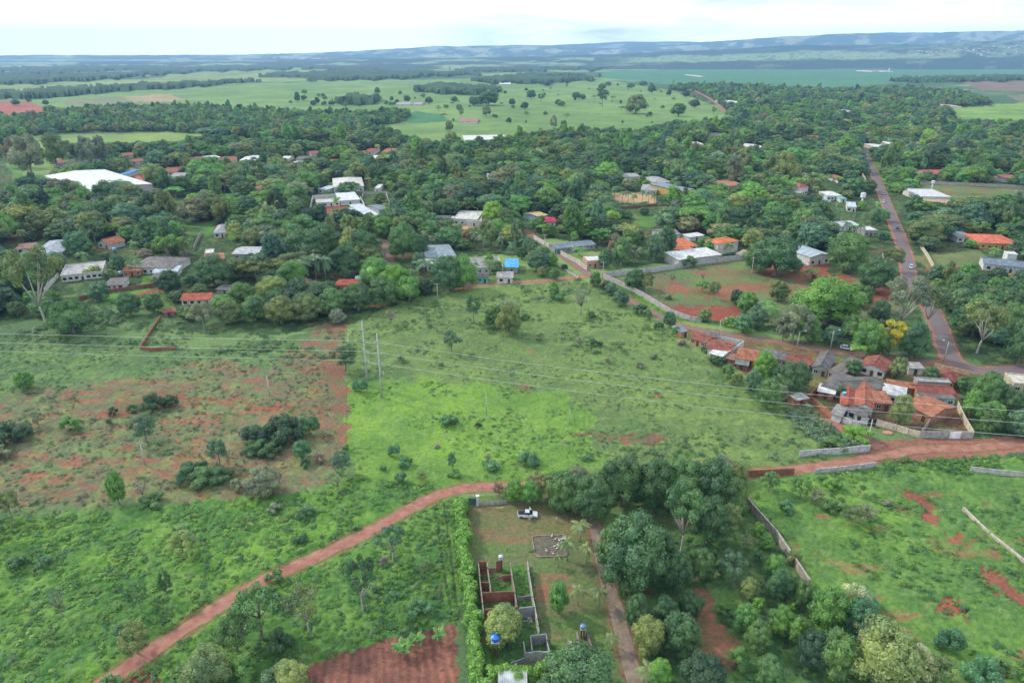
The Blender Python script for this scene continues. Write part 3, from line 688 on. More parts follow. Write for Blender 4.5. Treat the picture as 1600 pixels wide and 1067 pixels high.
# ------------------------------------------------------------------ landmarks for telling trees apart
LAND = []        # (px, py, phrase)
OCC = []         # visible rectangles to keep clear of nearer trees: x0,y0,x1,y1,worldY
FOOT = []        # footprints centre x,y,radius
def land(px, py, s): LAND.append((px, py, s))
def keep_clear(x0, y0, x1, y1, wy): OCC.append((x0, y0, x1, y1, wy))

# ------------------------------------------------------------------ buildings
C_RED, C_ORG, C_GREY, C_LGREY, C_WHITE, C_TAN = (0.33, 0.12, 0.085), (0.44, 0.18, 0.105), (0.17, 0.16, 0.155), (0.38, 0.38, 0.37), (0.68, 0.68, 0.66), (0.50, 0.33, 0.19)
C_BLUE, C_BG = (0.05, 0.30, 0.62), (0.24, 0.30, 0.36)
W_WHITE, W_ORG, W_BRICK, W_GREY, W_MINT, W_CREAM, W_YEL, W_SALM = (0.66, 0.66, 0.63), (0.52, 0.25, 0.12), (0.33, 0.15, 0.10), (0.36, 0.35, 0.33), (0.25, 0.62, 0.50), (0.60, 0.52, 0.38), (0.62, 0.42, 0.13), (0.55, 0.33, 0.25)
def house(label, A, B, D, h, roof, rcol, wcol, cat='house', name=None, rh=1.3, ridge='x', win=2, door=True, over=0.45, short=None, wm='plaster', rm=None, group=None, clear=True, porch=False):
    a, b, d = G(A[0], A[1], h), G(B[0], B[1], h), G(D[0], D[1], h)
    ex = (b - a); Wd = ex.length; ex = ex.normalized(); ey = Vector((-ex.y, ex.x, 0))
    Dp = max(3.0, (d - a).dot(ey)); org = Vector((a.x, a.y, 0))
    rz = math.atan2(ex.y, ex.x)
    root = empty(name or ('house' if cat == 'house' else cat.replace(' ', '_')), org, rz)
    tag(root, label, cat, group)
    wallm = surf(wm, wcol); rmk = rm or ('tile' if rcol in (C_RED, C_ORG, C_TAN) else 'sheet')
    rmat = surf(rmk, rcol)
    mb = MB(); t = 0.18
    if roof == 'gable' and ridge == 'x':
        for x in (0, Wd - t): mb.add([(x, 0, 0), (x, Dp, 0), (x, Dp, h), (x, Dp / 2, h + rh), (x, 0, h), (x + t, 0, 0), (x + t, Dp, 0), (x + t, Dp, h), (x + t, Dp / 2, h + rh), (x + t, 0, h)],
                                     [(0, 4, 3, 2, 1), (5, 6, 7, 8, 9), (0, 1, 6, 5), (1, 2, 7, 6), (2, 3, 8, 7), (3, 4, 9, 8), (4, 0, 5, 9)])
        mb.box(t, 0, 0, Wd - t, t, h); mb.box(t, Dp - t, 0, Wd - t, Dp, h)
    elif roof == 'gable':
        for y in (0, Dp - t): mb.add([(0, y, 0), (Wd, y, 0), (Wd, y, h), (Wd / 2, y, h + rh), (0, y, h), (0, y + t, 0), (Wd, y + t, 0), (Wd, y + t, h), (Wd / 2, y + t, h + rh), (0, y + t, h)],
                                     [(0, 1, 2, 3, 4), (9, 8, 7, 6, 5), (1, 0, 5, 6), (2, 1, 6, 7), (3, 2, 7, 8), (4, 3, 8, 9), (0, 4, 9, 5)])
        mb.box(0, t, 0, t, Dp - t, h); mb.box(Wd - t, t, 0, Wd, Dp - t, h)
    else:
        mb.box(0, 0, 0, Wd, t, h); mb.box(0, Dp - t, 0, Wd, Dp, h); mb.box(0, t, 0, t, Dp - t, h); mb.box(Wd - t, t, 0, Wd, Dp - t, h)
    mb.build('wall', wallm, root)
    r = MB(); o = over; e = 0.14
    def slab(p):      # 4 top points -> thick slab
        q = [(x, y, z + e) for x, y, z in p]; r.hexa(p, q)
    if roof == 'gable' and ridge == 'x':
        k = rh / (Dp / 2) * o; hh = h + 0.02
        slab([(-o, -o, hh - k), (Wd + o, -o, hh - k), (Wd + o, Dp / 2, hh + rh), (-o, Dp / 2, hh + rh)])
        slab([(-o, Dp / 2, hh + rh), (Wd + o, Dp / 2, hh + rh), (Wd + o, Dp + o, hh - k), (-o, Dp + o, hh - k)])
        r.tube([(-o, Dp / 2, hh + rh + e), (Wd + o, Dp / 2, hh + rh + e)], 0.16, 6)
    elif roof == 'gable':
        k = rh / (Wd / 2) * o; hh = h + 0.02
        slab([(-o, -o, hh - k), (Wd / 2, -o, hh + rh), (Wd / 2, Dp + o, hh + rh), (-o, Dp + o, hh - k)])
        slab([(Wd / 2, -o, hh + rh), (Wd + o, -o, hh - k), (Wd + o, Dp + o, hh - k), (Wd / 2, Dp + o, hh + rh)])
        r.tube([(Wd / 2, -o, hh + rh + e), (Wd / 2, Dp + o, hh + rh + e)], 0.16, 6)
    elif roof == 'hip':
        hh = h + 0.02; i = min(Dp, Wd) / 2
        if Wd >= Dp: p1, p2 = (i, Dp / 2, hh + rh), (Wd - i + 0.01, Dp / 2, hh + rh)
        else: p1, p2 = (Wd / 2, i, hh + rh), (Wd / 2, Dp - i + 0.01, hh + rh)
        c = [(-o, -o, hh), (Wd + o, -o, hh), (Wd + o, Dp + o, hh), (-o, Dp + o, hh)]
        c2 = [(x, y, z + e) for x, y, z in c]
        fs = [(3, 2, 1, 0), (0, 1, 5, 4), (1, 2, 6, 5), (2, 3, 7, 6), (3, 0, 4, 7)]
        fs += [(4, 5, 9, 8), (6, 7, 8, 9), (5, 6, 9), (7, 4, 8)] if Wd >= Dp else [(4, 5, 8), (5, 6, 9, 8), (6, 7, 9), (7, 4, 8, 9)]
        r.add(c + c2 + [p1, p2], fs)
        for s_, t_ in (((c2[0]), p1), (c2[3] if Wd >= Dp else c2[1], p1), (c2[1] if Wd >= Dp else c2[2], p2), (c2[2] if Wd >= Dp else c2[3], p2), (p1, p2)):
            r.tube([s_, t_], 0.13, 5)
    elif roof == 'shed':
        slab([(-o, -o, h + 0.02), (Wd + o, -o, h + 0.02), (Wd + o, Dp + o, h + rh), (-o, Dp + o, h + rh)])
        r.box(-o * .2, Dp - .05, h, Wd + o * .2, Dp + .05, h + rh - .1)
    elif roof == 'flat':
        r.box(-o * .3, -o * .3, h, Wd + o * .3, Dp + o * .3, h + 0.16)
    rf = r.build('roof', rmat, root)
    if roof == 'flat':
        pb = MB(); q = o * .3; z0, z1 = h + .16, h + .55
        pb.box(-q, -q, z0, Wd + q, -q + .2, z1); pb.box(-q, Dp + q - .2, z0, Wd + q, Dp + q, z1)
        pb.box(-q, -q + .2, z0, -q + .2, Dp + q - .2, z1); pb.box(Wd + q - .2, -q + .2, z0, Wd + q, Dp + q - .2, z1)
        pb.build('parapet', wallm, rf)
    # openings on the near wall
    slots = win + (1 if door else 0)
    if slots and Wd > 3:
        di = slots // 2 if door else -1
        for s in range(slots):
            cx = Wd * (s + .5) / slots
            if s == di:
                dd = MB().box(cx - .5, -.05, 0.02, cx + .5, .02, 2.1).build('door', WOOD, root)
            else:
                wv = min(1.4, Wd / slots * .55)
                wo = MB(); fz0, fz1 = 1.0, 2.1
                wo.box(cx - wv / 2 - .08, -.06, fz0 - .08, cx + wv / 2 + .08, .01, fz0); wo.box(cx - wv / 2 - .08, -.06, fz1, cx + wv / 2 + .08, .01, fz1 + .08)
                wo.box(cx - wv / 2 - .08, -.06, fz0, cx - wv / 2, .01, fz1); wo.box(cx + wv / 2, -.06, fz0, cx + wv / 2 + .08, .01, fz1); wo.box(cx - .03, -.06, fz0, cx + .03, .01, fz1)
                w_ = wo.build('window', WHITEP if wcol != W_WHITE else WOOD, root)
                MB().box(cx - wv / 2, -.03, fz0, cx + wv / 2, .02, fz1).build('pane', GLASS, w_)
    if porch:
        for x in (0.2, Wd / 2, Wd - .35):
            MB().box(x, -2.3, 0, x + .15, -2.15, 2.3).build('post', wallm, root)
        MB().hexa([(-.3, -2.5, 2.3), (Wd + .3, -2.5, 2.3), (Wd + .3, -.06, 2.75), (-.3, -.06, 2.75)], [(-.3, -2.5, 2.42), (Wd + .3, -2.5, 2.42), (Wd + .3, -.06, 2.87), (-.3, -.06, 2.87)]).build('porch_roof', rmat, root)
    c = org + ex * Wd / 2 + ey * Dp / 2
    FOOT.append((c.x, c.y, max(Wd, Dp) / 2 + 1.0, min(Wd, Dp) / 2, org, ex, ey, Wd, Dp))
    pr = [proj(*(org + ex * u + ey * v + Vector((0, 0, z)))) for u in (0, Wd) for v in (0, Dp) for z in (h * .55, h + (rh if roof != 'flat' else 0))]
    if clear: keep_clear(min(p[0] for p in pr), min(p[1] for p in pr), max(p[0] for p in pr), max(p[1] for p in pr), org.y + 1)
    if short: land(sum(p[0] for p in pr) / len(pr), sum(p[1] for p in pr) / len(pr), short)
    return root

def wall(label, pts, h, t=0.2, col=W_GREY, kind='concrete', name='wall', cat='wall', zref=0.0, parent=None, short=None, posts=0, clear=True, part='wall'):
    P = [G(x, y, zref) for x, y in pts]
    P = [Vector((p.x, p.y, 0)) for p in P]
    m = surf(kind, col)
    cc = P[0]
    mb = MB()
    for i in range(len(P) - 1):
        a, b = P[i] - cc, P[i + 1] - cc
        d = (b - a); l = d.length; d = d.normalized(); q = Vector((-d.y, d.x, 0)) * t / 2
        n = max(1, int(l / 3))
        if i > 0: a = a + d * (t * .6)
        for k in range(n):
            u, v = a + (b - a) * (k / n), a + (b - a) * ((k + 1) / n)
            hh = h * (1 + 0.03 * (random.random() - .5))
            mb.hexa([u - q, v - q, v + q, u + q], [u - q + Vector((0, 0, hh)), v - q + Vector((0, 0, hh)), v + q + Vector((0, 0, hh)), u + q + Vector((0, 0, hh))])
    o = mb.build(name, m)
    o.location = cc if parent is None else cc - parent.location
    if parent is None:
        if posts:
            for i in range(len(P) - 1):
                a, b = P[i] - cc, P[i + 1] - cc; l = (b - a).length; n = max(1, int(l / posts))
                for k in range(n + (1 if i == len(P) - 2 else 0)):
                    u = a + (b - a) * (k / n); MB().box(u.x - .18, u.y - .18, 0, u.x + .18, u.y + .18, h + .15).build('pillar', surf(kind, tuple(c * .85 for c in col)), o)
        tag(o, label, cat)
    else: o.parent = parent
    for i in range(len(pts) - 1):
        w0, w1 = P[i], P[i + 1]
        if clear:
            n = max(1, int((w1 - w0).length / 4))
            for k in range(n):
                u = w0 + (w1 - w0) * (k / n); v = w0 + (w1 - w0) * ((k + 1) / n)
                p0 = proj(u.x, u.y, h * .3); p1 = proj(v.x, v.y, h)
                keep_clear(min(p0[0], p1[0]), min(p0[1], p1[1]) - 1, max(p0[0], p1[0]), max(p0[1], p1[1]), min(u.y, v.y))
    if short:
        mid = proj(*(sum(P, Vector()) / len(P))); land(mid[0], mid[1], short)
    return o

# ================================================================== the village row and lots (right)
def build_village():
    H = house
    H('tiny orange house with blue-grey roof at the far end of the village row', (1064, 519), (1074, 517), (1057, 511), 2.6, 'shed', C_BG, W_ORG, rh=.5, win=1, short='the tiny orange end house')
    H('long orange walled house with dark red tile roof second in the village row', (1079, 527), (1102, 535), (1080, 514), 2.7, 'gable', C_RED, W_ORG, win=2, rh=.9, short='the long orange walled house')
    H('small shed under faded blue striped sheet beside long orange house', (1100, 535), (1109, 537), (1102, 530), 2.3, 'flat', (0.12, 0.25, 0.45), W_WHITE, 'shed', win=0)
    H('low house with dark grey sheet roof facing the worn street', (1096, 524), (1114, 528), (1098, 519), 2.6, 'shed', C_GREY, W_GREY, win=0, rh=.4)
    H('red roofed house with tall white side wall and white lean-to', (1106, 544), (1141, 550), (1118, 531), 2.9, 'gable', C_RED, W_WHITE, win=0, rh=1.0, short='the red roofed house with white side wall')
    H('white roofed lean-to room in front of red roofed house', (1110, 552), (1128, 557), (1106, 544), 2.5, 'shed', C_WHITE, W_ORG, 'lean-to', name='lean_to', win=1, rh=.4)
    wall('tall white boundary wall along right side of red roofed house', [(1131, 566), (1161, 545)], 3.2, .2, W_WHITE, 'plaster')
    wall('pale grey street wall behind the red roofed house', [(1118, 533), (1160, 541)], 2.4, .2, W_WHITE, 'plaster')
    H('orange-red gabled house left of the tall mango trees', (1151, 559), (1180, 564), (1165, 545), 2.6, 'gable', C_ORG, W_ORG, win=1, rh=1.1)
    H('low grey canvas-like roofed shed in front of gabled house', (1150, 568), (1168, 571), (1154, 561), 2.1, 'gable', (0.22, 0.24, 0.22), W_BRICK, 'shed', win=0, rh=.6)
    H('narrow grey roofed lean-to house behind the lime green street tree', (1191, 557), (1213, 561), (1196, 548), 2.7, 'shed', (0.2, 0.19, 0.19), W_ORG, win=1, rh=.4)
    H('small rusty brown roofed shack beside the grey canvas-like shed', (1136, 560), (1149, 563), (1140, 553), 2.2, 'shed', (0.3, 0.16, 0.11), W_BRICK, 'shack', win=0, rh=.3)
    H('grey sheet roofed house between the two mango trees and street', (1215, 560), (1230, 563), (1218, 549), 2.7, 'gable', C_GREY, W_GREY, win=1, rh=.9)
    H('bright red tiled house behind the dark mango tree', (1229, 564), (1265, 570), (1236, 554), 2.7, 'gable', C_RED, W_WHITE, win=1, rh=1.0, short='the bright red tiled house')
    H('grey fibre-cement roofed house with steep roof beside street', (1270, 573), (1293, 578), (1283, 551), 2.9, 'gable', C_GREY, W_GREY, win=1, rh=1.2, ridge='y', short='the steep grey roofed house')
    H('narrow brown-grey roofed house right of steep grey house', (1294, 581), (1312, 587), (1313, 555), 2.6, 'shed', (0.2, 0.17, 0.15), W_ORG, win=1, rh=.5)
    H('white gabled house with dark red tiles facing the viewer', (1345, 571), (1382, 580), (1353, 556), 2.9, 'gable', C_RED, W_WHITE, win=2, ridge='y', rh=1.3, short='the white gabled house')
    wall('grey side wall right of the white gabled house', [(1393, 590), (1402, 571)], 2.0, .2, W_GREY)
    H('light grey metal roofed garage near road junction', (1421, 575), (1443, 576), (1423, 568), 2.5, 'shed', C_LGREY, W_WHITE, 'garage', win=0, rh=.3)
    H('dark red hip roofed house beside the road junction', (1462, 587), (1492, 597), (1462, 573), 2.7, 'hip', (0.25, 0.08, 0.06), W_ORG, win=2, rh=1.3, short='the dark red hip roofed house')
    wall('peach coloured street wall behind hip roofed house', [(1458, 576), (1513, 589)], 2.2, .2, (0.55, 0.36, 0.24), 'plaster')
    H('mint green walled house with grey veranda roof', (1440, 622), (1493, 624), (1439, 615), 2.6, 'shed', C_GREY, W_MINT, win=3, rh=.5, over=.2, short='the mint green house')
    H('broad red tiled house directly behind the mint green house', (1436, 613), (1492, 616), (1431, 600), 3.1, 'gable', (0.28, 0.09, 0.07), W_ORG, win=0, rh=1.0)
    H('pale grey flat roofed strip building behind broad red roof', (1434, 597), (1486, 600), (1434, 592), 2.8, 'flat', C_LGREY, W_GREY, win=0)
    H('large flat grey sheet roofed shed left of house block', (1286, 603), (1324, 614), (1306, 584), 2.8, 'shed', C_GREY, W_GREY, 'shed', win=0, rh=.5, short='the large grey sheet shed')
    H('white sheet roofed carport beside large grey shed', (1279, 611), (1303, 616), (1286, 602), 2.4, 'shed', C_WHITE, W_BRICK, 'carport', win=0, rh=.3)
    H('dark grey roofed long building in middle of the block', (1327, 609), (1384, 607), (1334, 590), 2.9, 'gable', (0.15, 0.14, 0.13), W_WHITE, win=0, rh=.8)
    H('small maroon tiled house with left tilted roof in the block', (1314, 633), (1335, 637), (1328, 608), 2.7, 'gable', (0.36, 0.10, 0.07), W_BRICK, win=1, ridge='y', rh=.8)
    H('long red-orange tiled house running back through the block', (1337, 633), (1364, 638), (1354, 603), 2.9, 'gable', (0.38, 0.13, 0.08), W_WHITE, win=1, ridge='y', rh=1.0, short='the long red-orange tiled house')
    H('small square orange roofed room behind the yard tree', (1368, 629), (1393, 631), (1372, 613), 2.7, 'shed', C_ORG, W_BRICK, 'room', win=1, rh=.4)
    H('white and grey sheet roofed annex right of small orange roof', (1380, 614), (1413, 621), (1386, 602), 2.9, 'shed', (0.55, 0.56, 0.56), W_WHITE, 'annex', win=0, rh=.3)
    H('long brick walled building with thin orange roof behind annex', (1388, 601), (1428, 607), (1389, 596), 2.8, 'shed', C_ORG, W_BRICK, win=0, rh=.4)
    H('large orange tiled brick house beside the empty walled lot', (1415, 632), (1455, 650), (1425, 608), 3.0, 'gable', (0.42, 0.17, 0.10), (0.42, 0.22, 0.15), win=1, rh=1.1, wm='brick', short='the large orange tiled brick house')
    H('small whitewashed hut with grey roof near dirt road corner', (1300, 646), (1314, 650), (1309, 634), 2.4, 'shed', (0.3, 0.29, 0.27), W_WHITE, 'hut', win=1, rh=.3)
    H('grey roofed shed with dark openings behind the black gate', (1325, 642), (1350, 650), (1329, 632), 2.5, 'gable', C_GREY, W_WHITE, 'shed', win=1, rh=.5)
    H('isolated white roofed brick shed at left edge of block', (1245, 625), (1262, 622), (1241, 614), 2.4, 'shed', (0.55, 0.54, 0.5), W_BRICK, 'shed', win=0, rh=.3, short='the isolated white roofed shed')
    H('cream walled building with pale roof cut by right frame edge', (1585, 600), (1625, 604), (1578, 585), 3.0, 'flat', (0.6, 0.57, 0.5), W_CREAM, win=2, short='the cream building at the right edge')
    wall('orange brick wall climbing beside the white roofed shed', [(1249, 634), (1282, 611)], 2.0, .2, W_BRICK, 'brick')
    wall('long orange brick wall along the side lane', [(1266, 629), (1284, 642), (1300, 655)], 2.0, .2, (0.48, 0.22, 0.12), 'brick')
    wall('short whitewashed wall with dirty patches beside black gate', [(1316, 660), (1330, 665), (1344, 668)], 2.0, .2, W_WHITE, 'plaster')
    wall('white gate wall panel left of black gate', [(1345, 661), (1356, 664)], 2.1, .2, W_WHITE, 'plaster')
    wall('beige boundary wall curving in front of the yard tree', [(1368, 665), (1400, 673), (1418, 679), (1437, 684)], 2.0, .2, W_CREAM, 'plaster', short='the curving beige wall')
    w = wall('grey front wall of the empty lot with white gate', [(1437, 684), (1518, 685)], 2.2, .2, W_GREY, short='the front wall of the empty lot')
    p0, p1 = G(1482, 684.7) - w.location, G(1499, 684.8) - w.location
    MB().box(p0.x, p0.y - .22, 0.05, p1.x, p0.y - .13, 2.15).build('gate', WHITEP, w)
    wall('beige right side wall of the empty lot', [(1519, 684), (1506, 662), (1494, 636)], 2.2, .2, W_CREAM, 'plaster')
    wall('grey diagonal wall dividing yard and empty lot', [(1438, 682), (1452, 662), (1468, 642)], 2.0, .2, W_GREY)
    gate = MB().box(-1.3, -.05, .05, -.03, .05, 2.1).box(.03, -.05, .05, 1.3, .05, 2.1).build('gate', BLACKP); gate.location = G(1362, 665); tag(gate, 'black double metal gate beside the white wall panel', 'gate')
    MB().box(-1.45, -.1, 0, -1.32, .1, 2.3).build('post', METAL, gate); MB().box(1.32, -.1, 0, 1.45, .1, 2.3).build('post', METAL, gate)
    # roadside walls
    wall('whitewashed block wall with grey stains beside the dirt road', [(1248, 714), (1300, 710), (1358, 705)], 2.0, .22, (0.5, 0.5, 0.5), 'concrete', short='the stained whitewashed block wall')
    wall('low pale wall along lower edge of the dirt road', [(1272, 741), (1320, 736), (1367, 730)], 1.6, .22, (0.45, 0.44, 0.42))
    wall('reddish brick wall where dirt road leaves the grove', [(1163, 745), (1200, 743), (1240, 741)], 1.9, .22, W_BRICK, 'brick', short='the reddish roadside brick wall')
    wall('whitish wall segment behind tall grass at right edge', [(1515, 737), (1560, 742), (1640, 750)], 1.6, .22, (0.5, 0.48, 0.45))
    wall('old grey wall running down beside the dark orchard', [(1150, 766), (1176, 800), (1210, 838), (1235, 875), (1263, 918)], 2.1, .35, (0.42, 0.36, 0.33), short='the long grey orchard wall')
    wall('narrow pale concrete kerb wall crossing the right field', [(1504, 797), (1545, 836), (1600, 880), (1660, 925)], .9, .45, (0.5, 0.42, 0.36), short='the narrow pale kerb wall')

def build_left():
    H = house
    H('white cottage with red tile roof and three dark windows', (283, 469), (327, 468), (288, 459), 2.7, 'gable', (0.48, 0.13, 0.08), W_WHITE, win=4, door=False, rh=1.5, short='the white cottage with three windows', rm='tile')
    H('long low white-grey flat roofed building of left estate', (95, 432), (160, 425), (106, 415), 3.0, 'flat', (0.42, 0.41, 0.40), W_WHITE, 'building', win=6, short='the long white-grey estate building')
    H('big grey hip roofed mansion at centre of left estate', (202, 418), (268, 419), (214, 402), 3.4, 'hip', (0.22, 0.20, 0.19), W_WHITE, 'mansion', win=6, rh=3.0, short='the grey hip roofed mansion')
    H('pale blue sheet roofed veranda on the mansion front', (238, 427), (276, 425), (240, 419), 2.7, 'shed', (0.45, 0.52, 0.60), W_WHITE, 'veranda', win=0, rh=.5)
    H('narrow orange tiled wing left of the mansion', (191, 425), (219, 423), (191, 418), 2.7, 'shed', C_ORG, W_ORG, 'wing', win=2, rh=.8)
    H('small grey roofed annex beside the red brick garden wall', (164, 447), (192, 445), (166, 437), 2.5, 'shed', C_GREY, W_WHITE, 'annex', win=2, rh=.4)
    wall('red brick garden wall below the left estate', [(124, 470), (172, 458), (215, 452), (252, 446)], 1.9, .25, W_BRICK, 'brick', short='the red brick garden wall')
    wall('whitewashed estate wall sloping down at left', [(92, 433), (70, 458)], 2.2, .25, W_WHITE, 'plaster')
    H('whitish-blue hip roofed house at far left behind tall bare tree', (52, 397), (97, 394), (63, 378), 3.0, 'hip', (0.38, 0.42, 0.48), W_WHITE, win=3, rh=2.0, short='the whitish-blue left house')
    H('low brown roofed wing left of whitish-blue house', (24, 390), (50, 388), (26, 383), 2.6, 'shed', (0.28, 0.16, 0.13), W_WHITE, 'wing', win=1, rh=.5)
    H('small gabled chalet with orange roof among the left trees', (152, 379), (170, 382), (158, 370), 3.0, 'gable', C_ORG, W_WHITE, 'chalet', win=1, ridge='y', rh=2.2, short='the small orange chalet')
    wall('low unfinished brick wall bent in an L shape', [(252, 499), (236, 522), (220, 547), (240, 550), (278, 546)], 1.7, .3, W_BRICK, 'brick', short='the L shaped brick wall')
    H('low red shed roof near the white cottage', (255, 489), (272, 487), (256, 484), 1.8, 'shed', C_RED, W_BRICK, 'shed', win=0, rh=.3)
    wall('grey lane wall beside the left paved yard', [(303, 392), (309, 378), (316, 366)], 2.2, .2, W_GREY)
    H('small white flat shed beside the left paved yard', (320, 397), (333, 396), (321, 391), 2.2, 'flat', C_WHITE, W_WHITE, 'shed', win=0)
    H('long red roofed outbuilding behind the dark round tree', (321, 407), (350, 404), (322, 400), 2.6, 'shed', C_ORG, W_ORG, 'outbuilding', win=2, rh=.7)
    H('whitish roofed house right of the long red outbuilding', (363, 397), (402, 397), (374, 386), 3.0, 'gable', (0.5, 0.52, 0.54), W_GREY, win=2, rh=1.0, short='the whitish roofed house')
    H('pale hip roofed pavilion beside yellowish tree', (334, 365), (351, 364), (344, 353), 2.8, 'hip', (0.42, 0.42, 0.44), W_WHITE, 'pavilion', win=1, rh=1.6)
    H('grey shack near right end of left estate trees', (338, 452), (362, 454), (342, 444), 2.3, 'gable', C_GREY, W_GREY, 'shack', win=0, rh=.5)
    # warehouse
    H('very large white roofed warehouse behind the left woods', (70, 275), (137, 300), (162, 265), 6.0, 'gable', (0.72, 0.73, 0.72), (0.6, 0.56, 0.5), 'warehouse', win=0, door=False, rh=1.6, over=.3, short='the large white warehouse', rm='sheet')
    keep_clear(80, 266, 200, 291, G(800, 305).y)
    H('small bright blue roofed shed right of the warehouse', (186, 273), (196, 273), (187, 266), 3, 'shed', C_BLUE, W_WHITE, 'shed', win=0, rh=.5, short='the bright blue shed')
    wall('long whitish wall beyond the warehouse', [(85, 263), (125, 257), (168, 250)], 2.4, .3, (0.5, 0.48, 0.48), 'plaster')
    for (A, B, D, rc, lab) in [
        ((190, 244), (208, 243), (192, 239), C_RED, 'pinkish red roofed house farthest behind the warehouse'),
        ((201, 253), (218, 253), (203, 248), C_RED, 'red roofed house between warehouse and green strip'),
        ((255, 270), (277, 269), (258, 262), C_RED, 'red roofed house with white front right of the warehouse'),
        ((264, 281), (286, 280), (268, 271), C_LGREY, 'grey-white roofed house in front of red roofed one'),
        ((87, 257), (101, 256), (88, 250), C_RED, 'brick red house behind left end of the warehouse'),
        ((328, 248), (345, 246), (330, 243), C_WHITE, 'white roofed house left of the far house cluster'),
        ((345, 252), (369, 251), (347, 245), C_RED, 'long red roofed house in the middle far cluster'),
        ((374, 251), (397, 251), (376, 243), C_WHITE, 'tall white house at right end of far cluster'),
        ((305, 251), (320, 250), (307, 245), C_RED, 'small red roof left of the white roofed far house'),
        ((454, 258), (466, 258), (455, 252), C_WHITE, 'bright white house in front of the small far hamlet'),
        ((462, 249), (481, 249), (463, 244), C_GREY, 'grey roofed house of the small far hamlet'),
        ((487, 241), (502, 240), (488, 236), C_RED, 'red roofed house above the small far hamlet'),
        ((440, 248), (451, 248), (441, 244), C_WHITE, 'tiny white house left of the small far hamlet'),
        ((513, 254), (521, 254), (514, 249), (0.5, 0.08, 0.10), 'tiny crimson roof right of the small far hamlet'),
        ((556, 242), (566, 242), (557, 236), C_ORG, 'orange roofed house left of two far red roofs'),
        ((570, 238), (585, 238), (572, 232), C_RED, 'pale red roofed far house beside pasture trees'),
        ((597, 239), (615, 239), (599, 232), C_ORG, 'bright orange-red roofed house nearest the far pasture'),
        ((576, 250), (584, 250), (577, 243), C_WHITE, 'small white house below the far pasture'),
        ((397, 296), (404, 296), (398, 290), C_ORG, 'small orange roof alone in the middle woods'),
        ((105, 262), (118, 261), (107, 257), C_TAN, 'tan roofed shed behind the warehouse'),
        ((1089, 229), (1103, 229), (1090, 222), C_WHITE, 'white house farthest up the wooded slope'),
        ((1118, 215), (1142, 215), (1120, 208), C_GREY, 'grey roofed far house among the right woods'),
        ((1140, 162), (1164, 162), (1142, 157), C_WHITE, 'long white shed at far end of dirt farm road'),
        ((1175, 232), (1198, 231), (1177, 224), C_WHITE, 'white house with light roof left of the pale tree'),
        ((1275, 216), (1288, 215), (1277, 211), C_ORG, 'orange walled far house in the right woods'),
        ((1322, 176), (1340, 176), (1324, 171), (0.4, 0.5, 0.62), 'light blue roofed far house in the woods'),
        ((1393, 180), (1402, 180), (1394, 176), C_RED, 'small pink far house in the woods'),
        ((1372, 232), (1392, 232), (1374, 225), C_WHITE, 'white flat house beside upper end of paved road'),
        ((1395, 228), (1408, 228), (1396, 221), C_WHITE, 'second white house near upper end of paved road'),
        ((1437, 225), (1443, 225), (1438, 219), C_TAN, 'little tan house far up right'),
        ((1473, 167), (1503, 167), (1474, 163), (0.5, 0.4, 0.36), 'long pinkish wall-like shed beside bright green pasture'),
        ((718, 190), (745, 190), (722, 185), (0.4, 0.2, 0.15), 'brown roofed farmhouse in the big pasture'),
        ((618, 163), (640, 163), (620, 160), C_LGREY, 'pale roofed farm shed left of dark pasture trees'),
        ((645, 163), (658, 163), (646, 160), (0.45, 0.35, 0.42), 'pinkish roofed farm shed right of dark pasture trees'),
        ((780, 132), (798, 132), (781, 129), C_WHITE, 'white barn at far edge of the big pasture'),
        ((1095, 120), (1101, 120), (1096, 117), C_WHITE, 'tiny white hut on the dark crop field'),
    ]:
        H(lab, A, B, D, 2.9, 'gable', rc, W_WHITE if rc != C_WHITE else W_CREAM, win=1, door=False, rh=1.1)
    H('long low white building on the pasture edge', (727, 219), (793, 218), (729, 212), 3.2, 'gable', C_WHITE, W_WHITE, 'long building', win=8, rh=.8, short='the long low white pasture building')

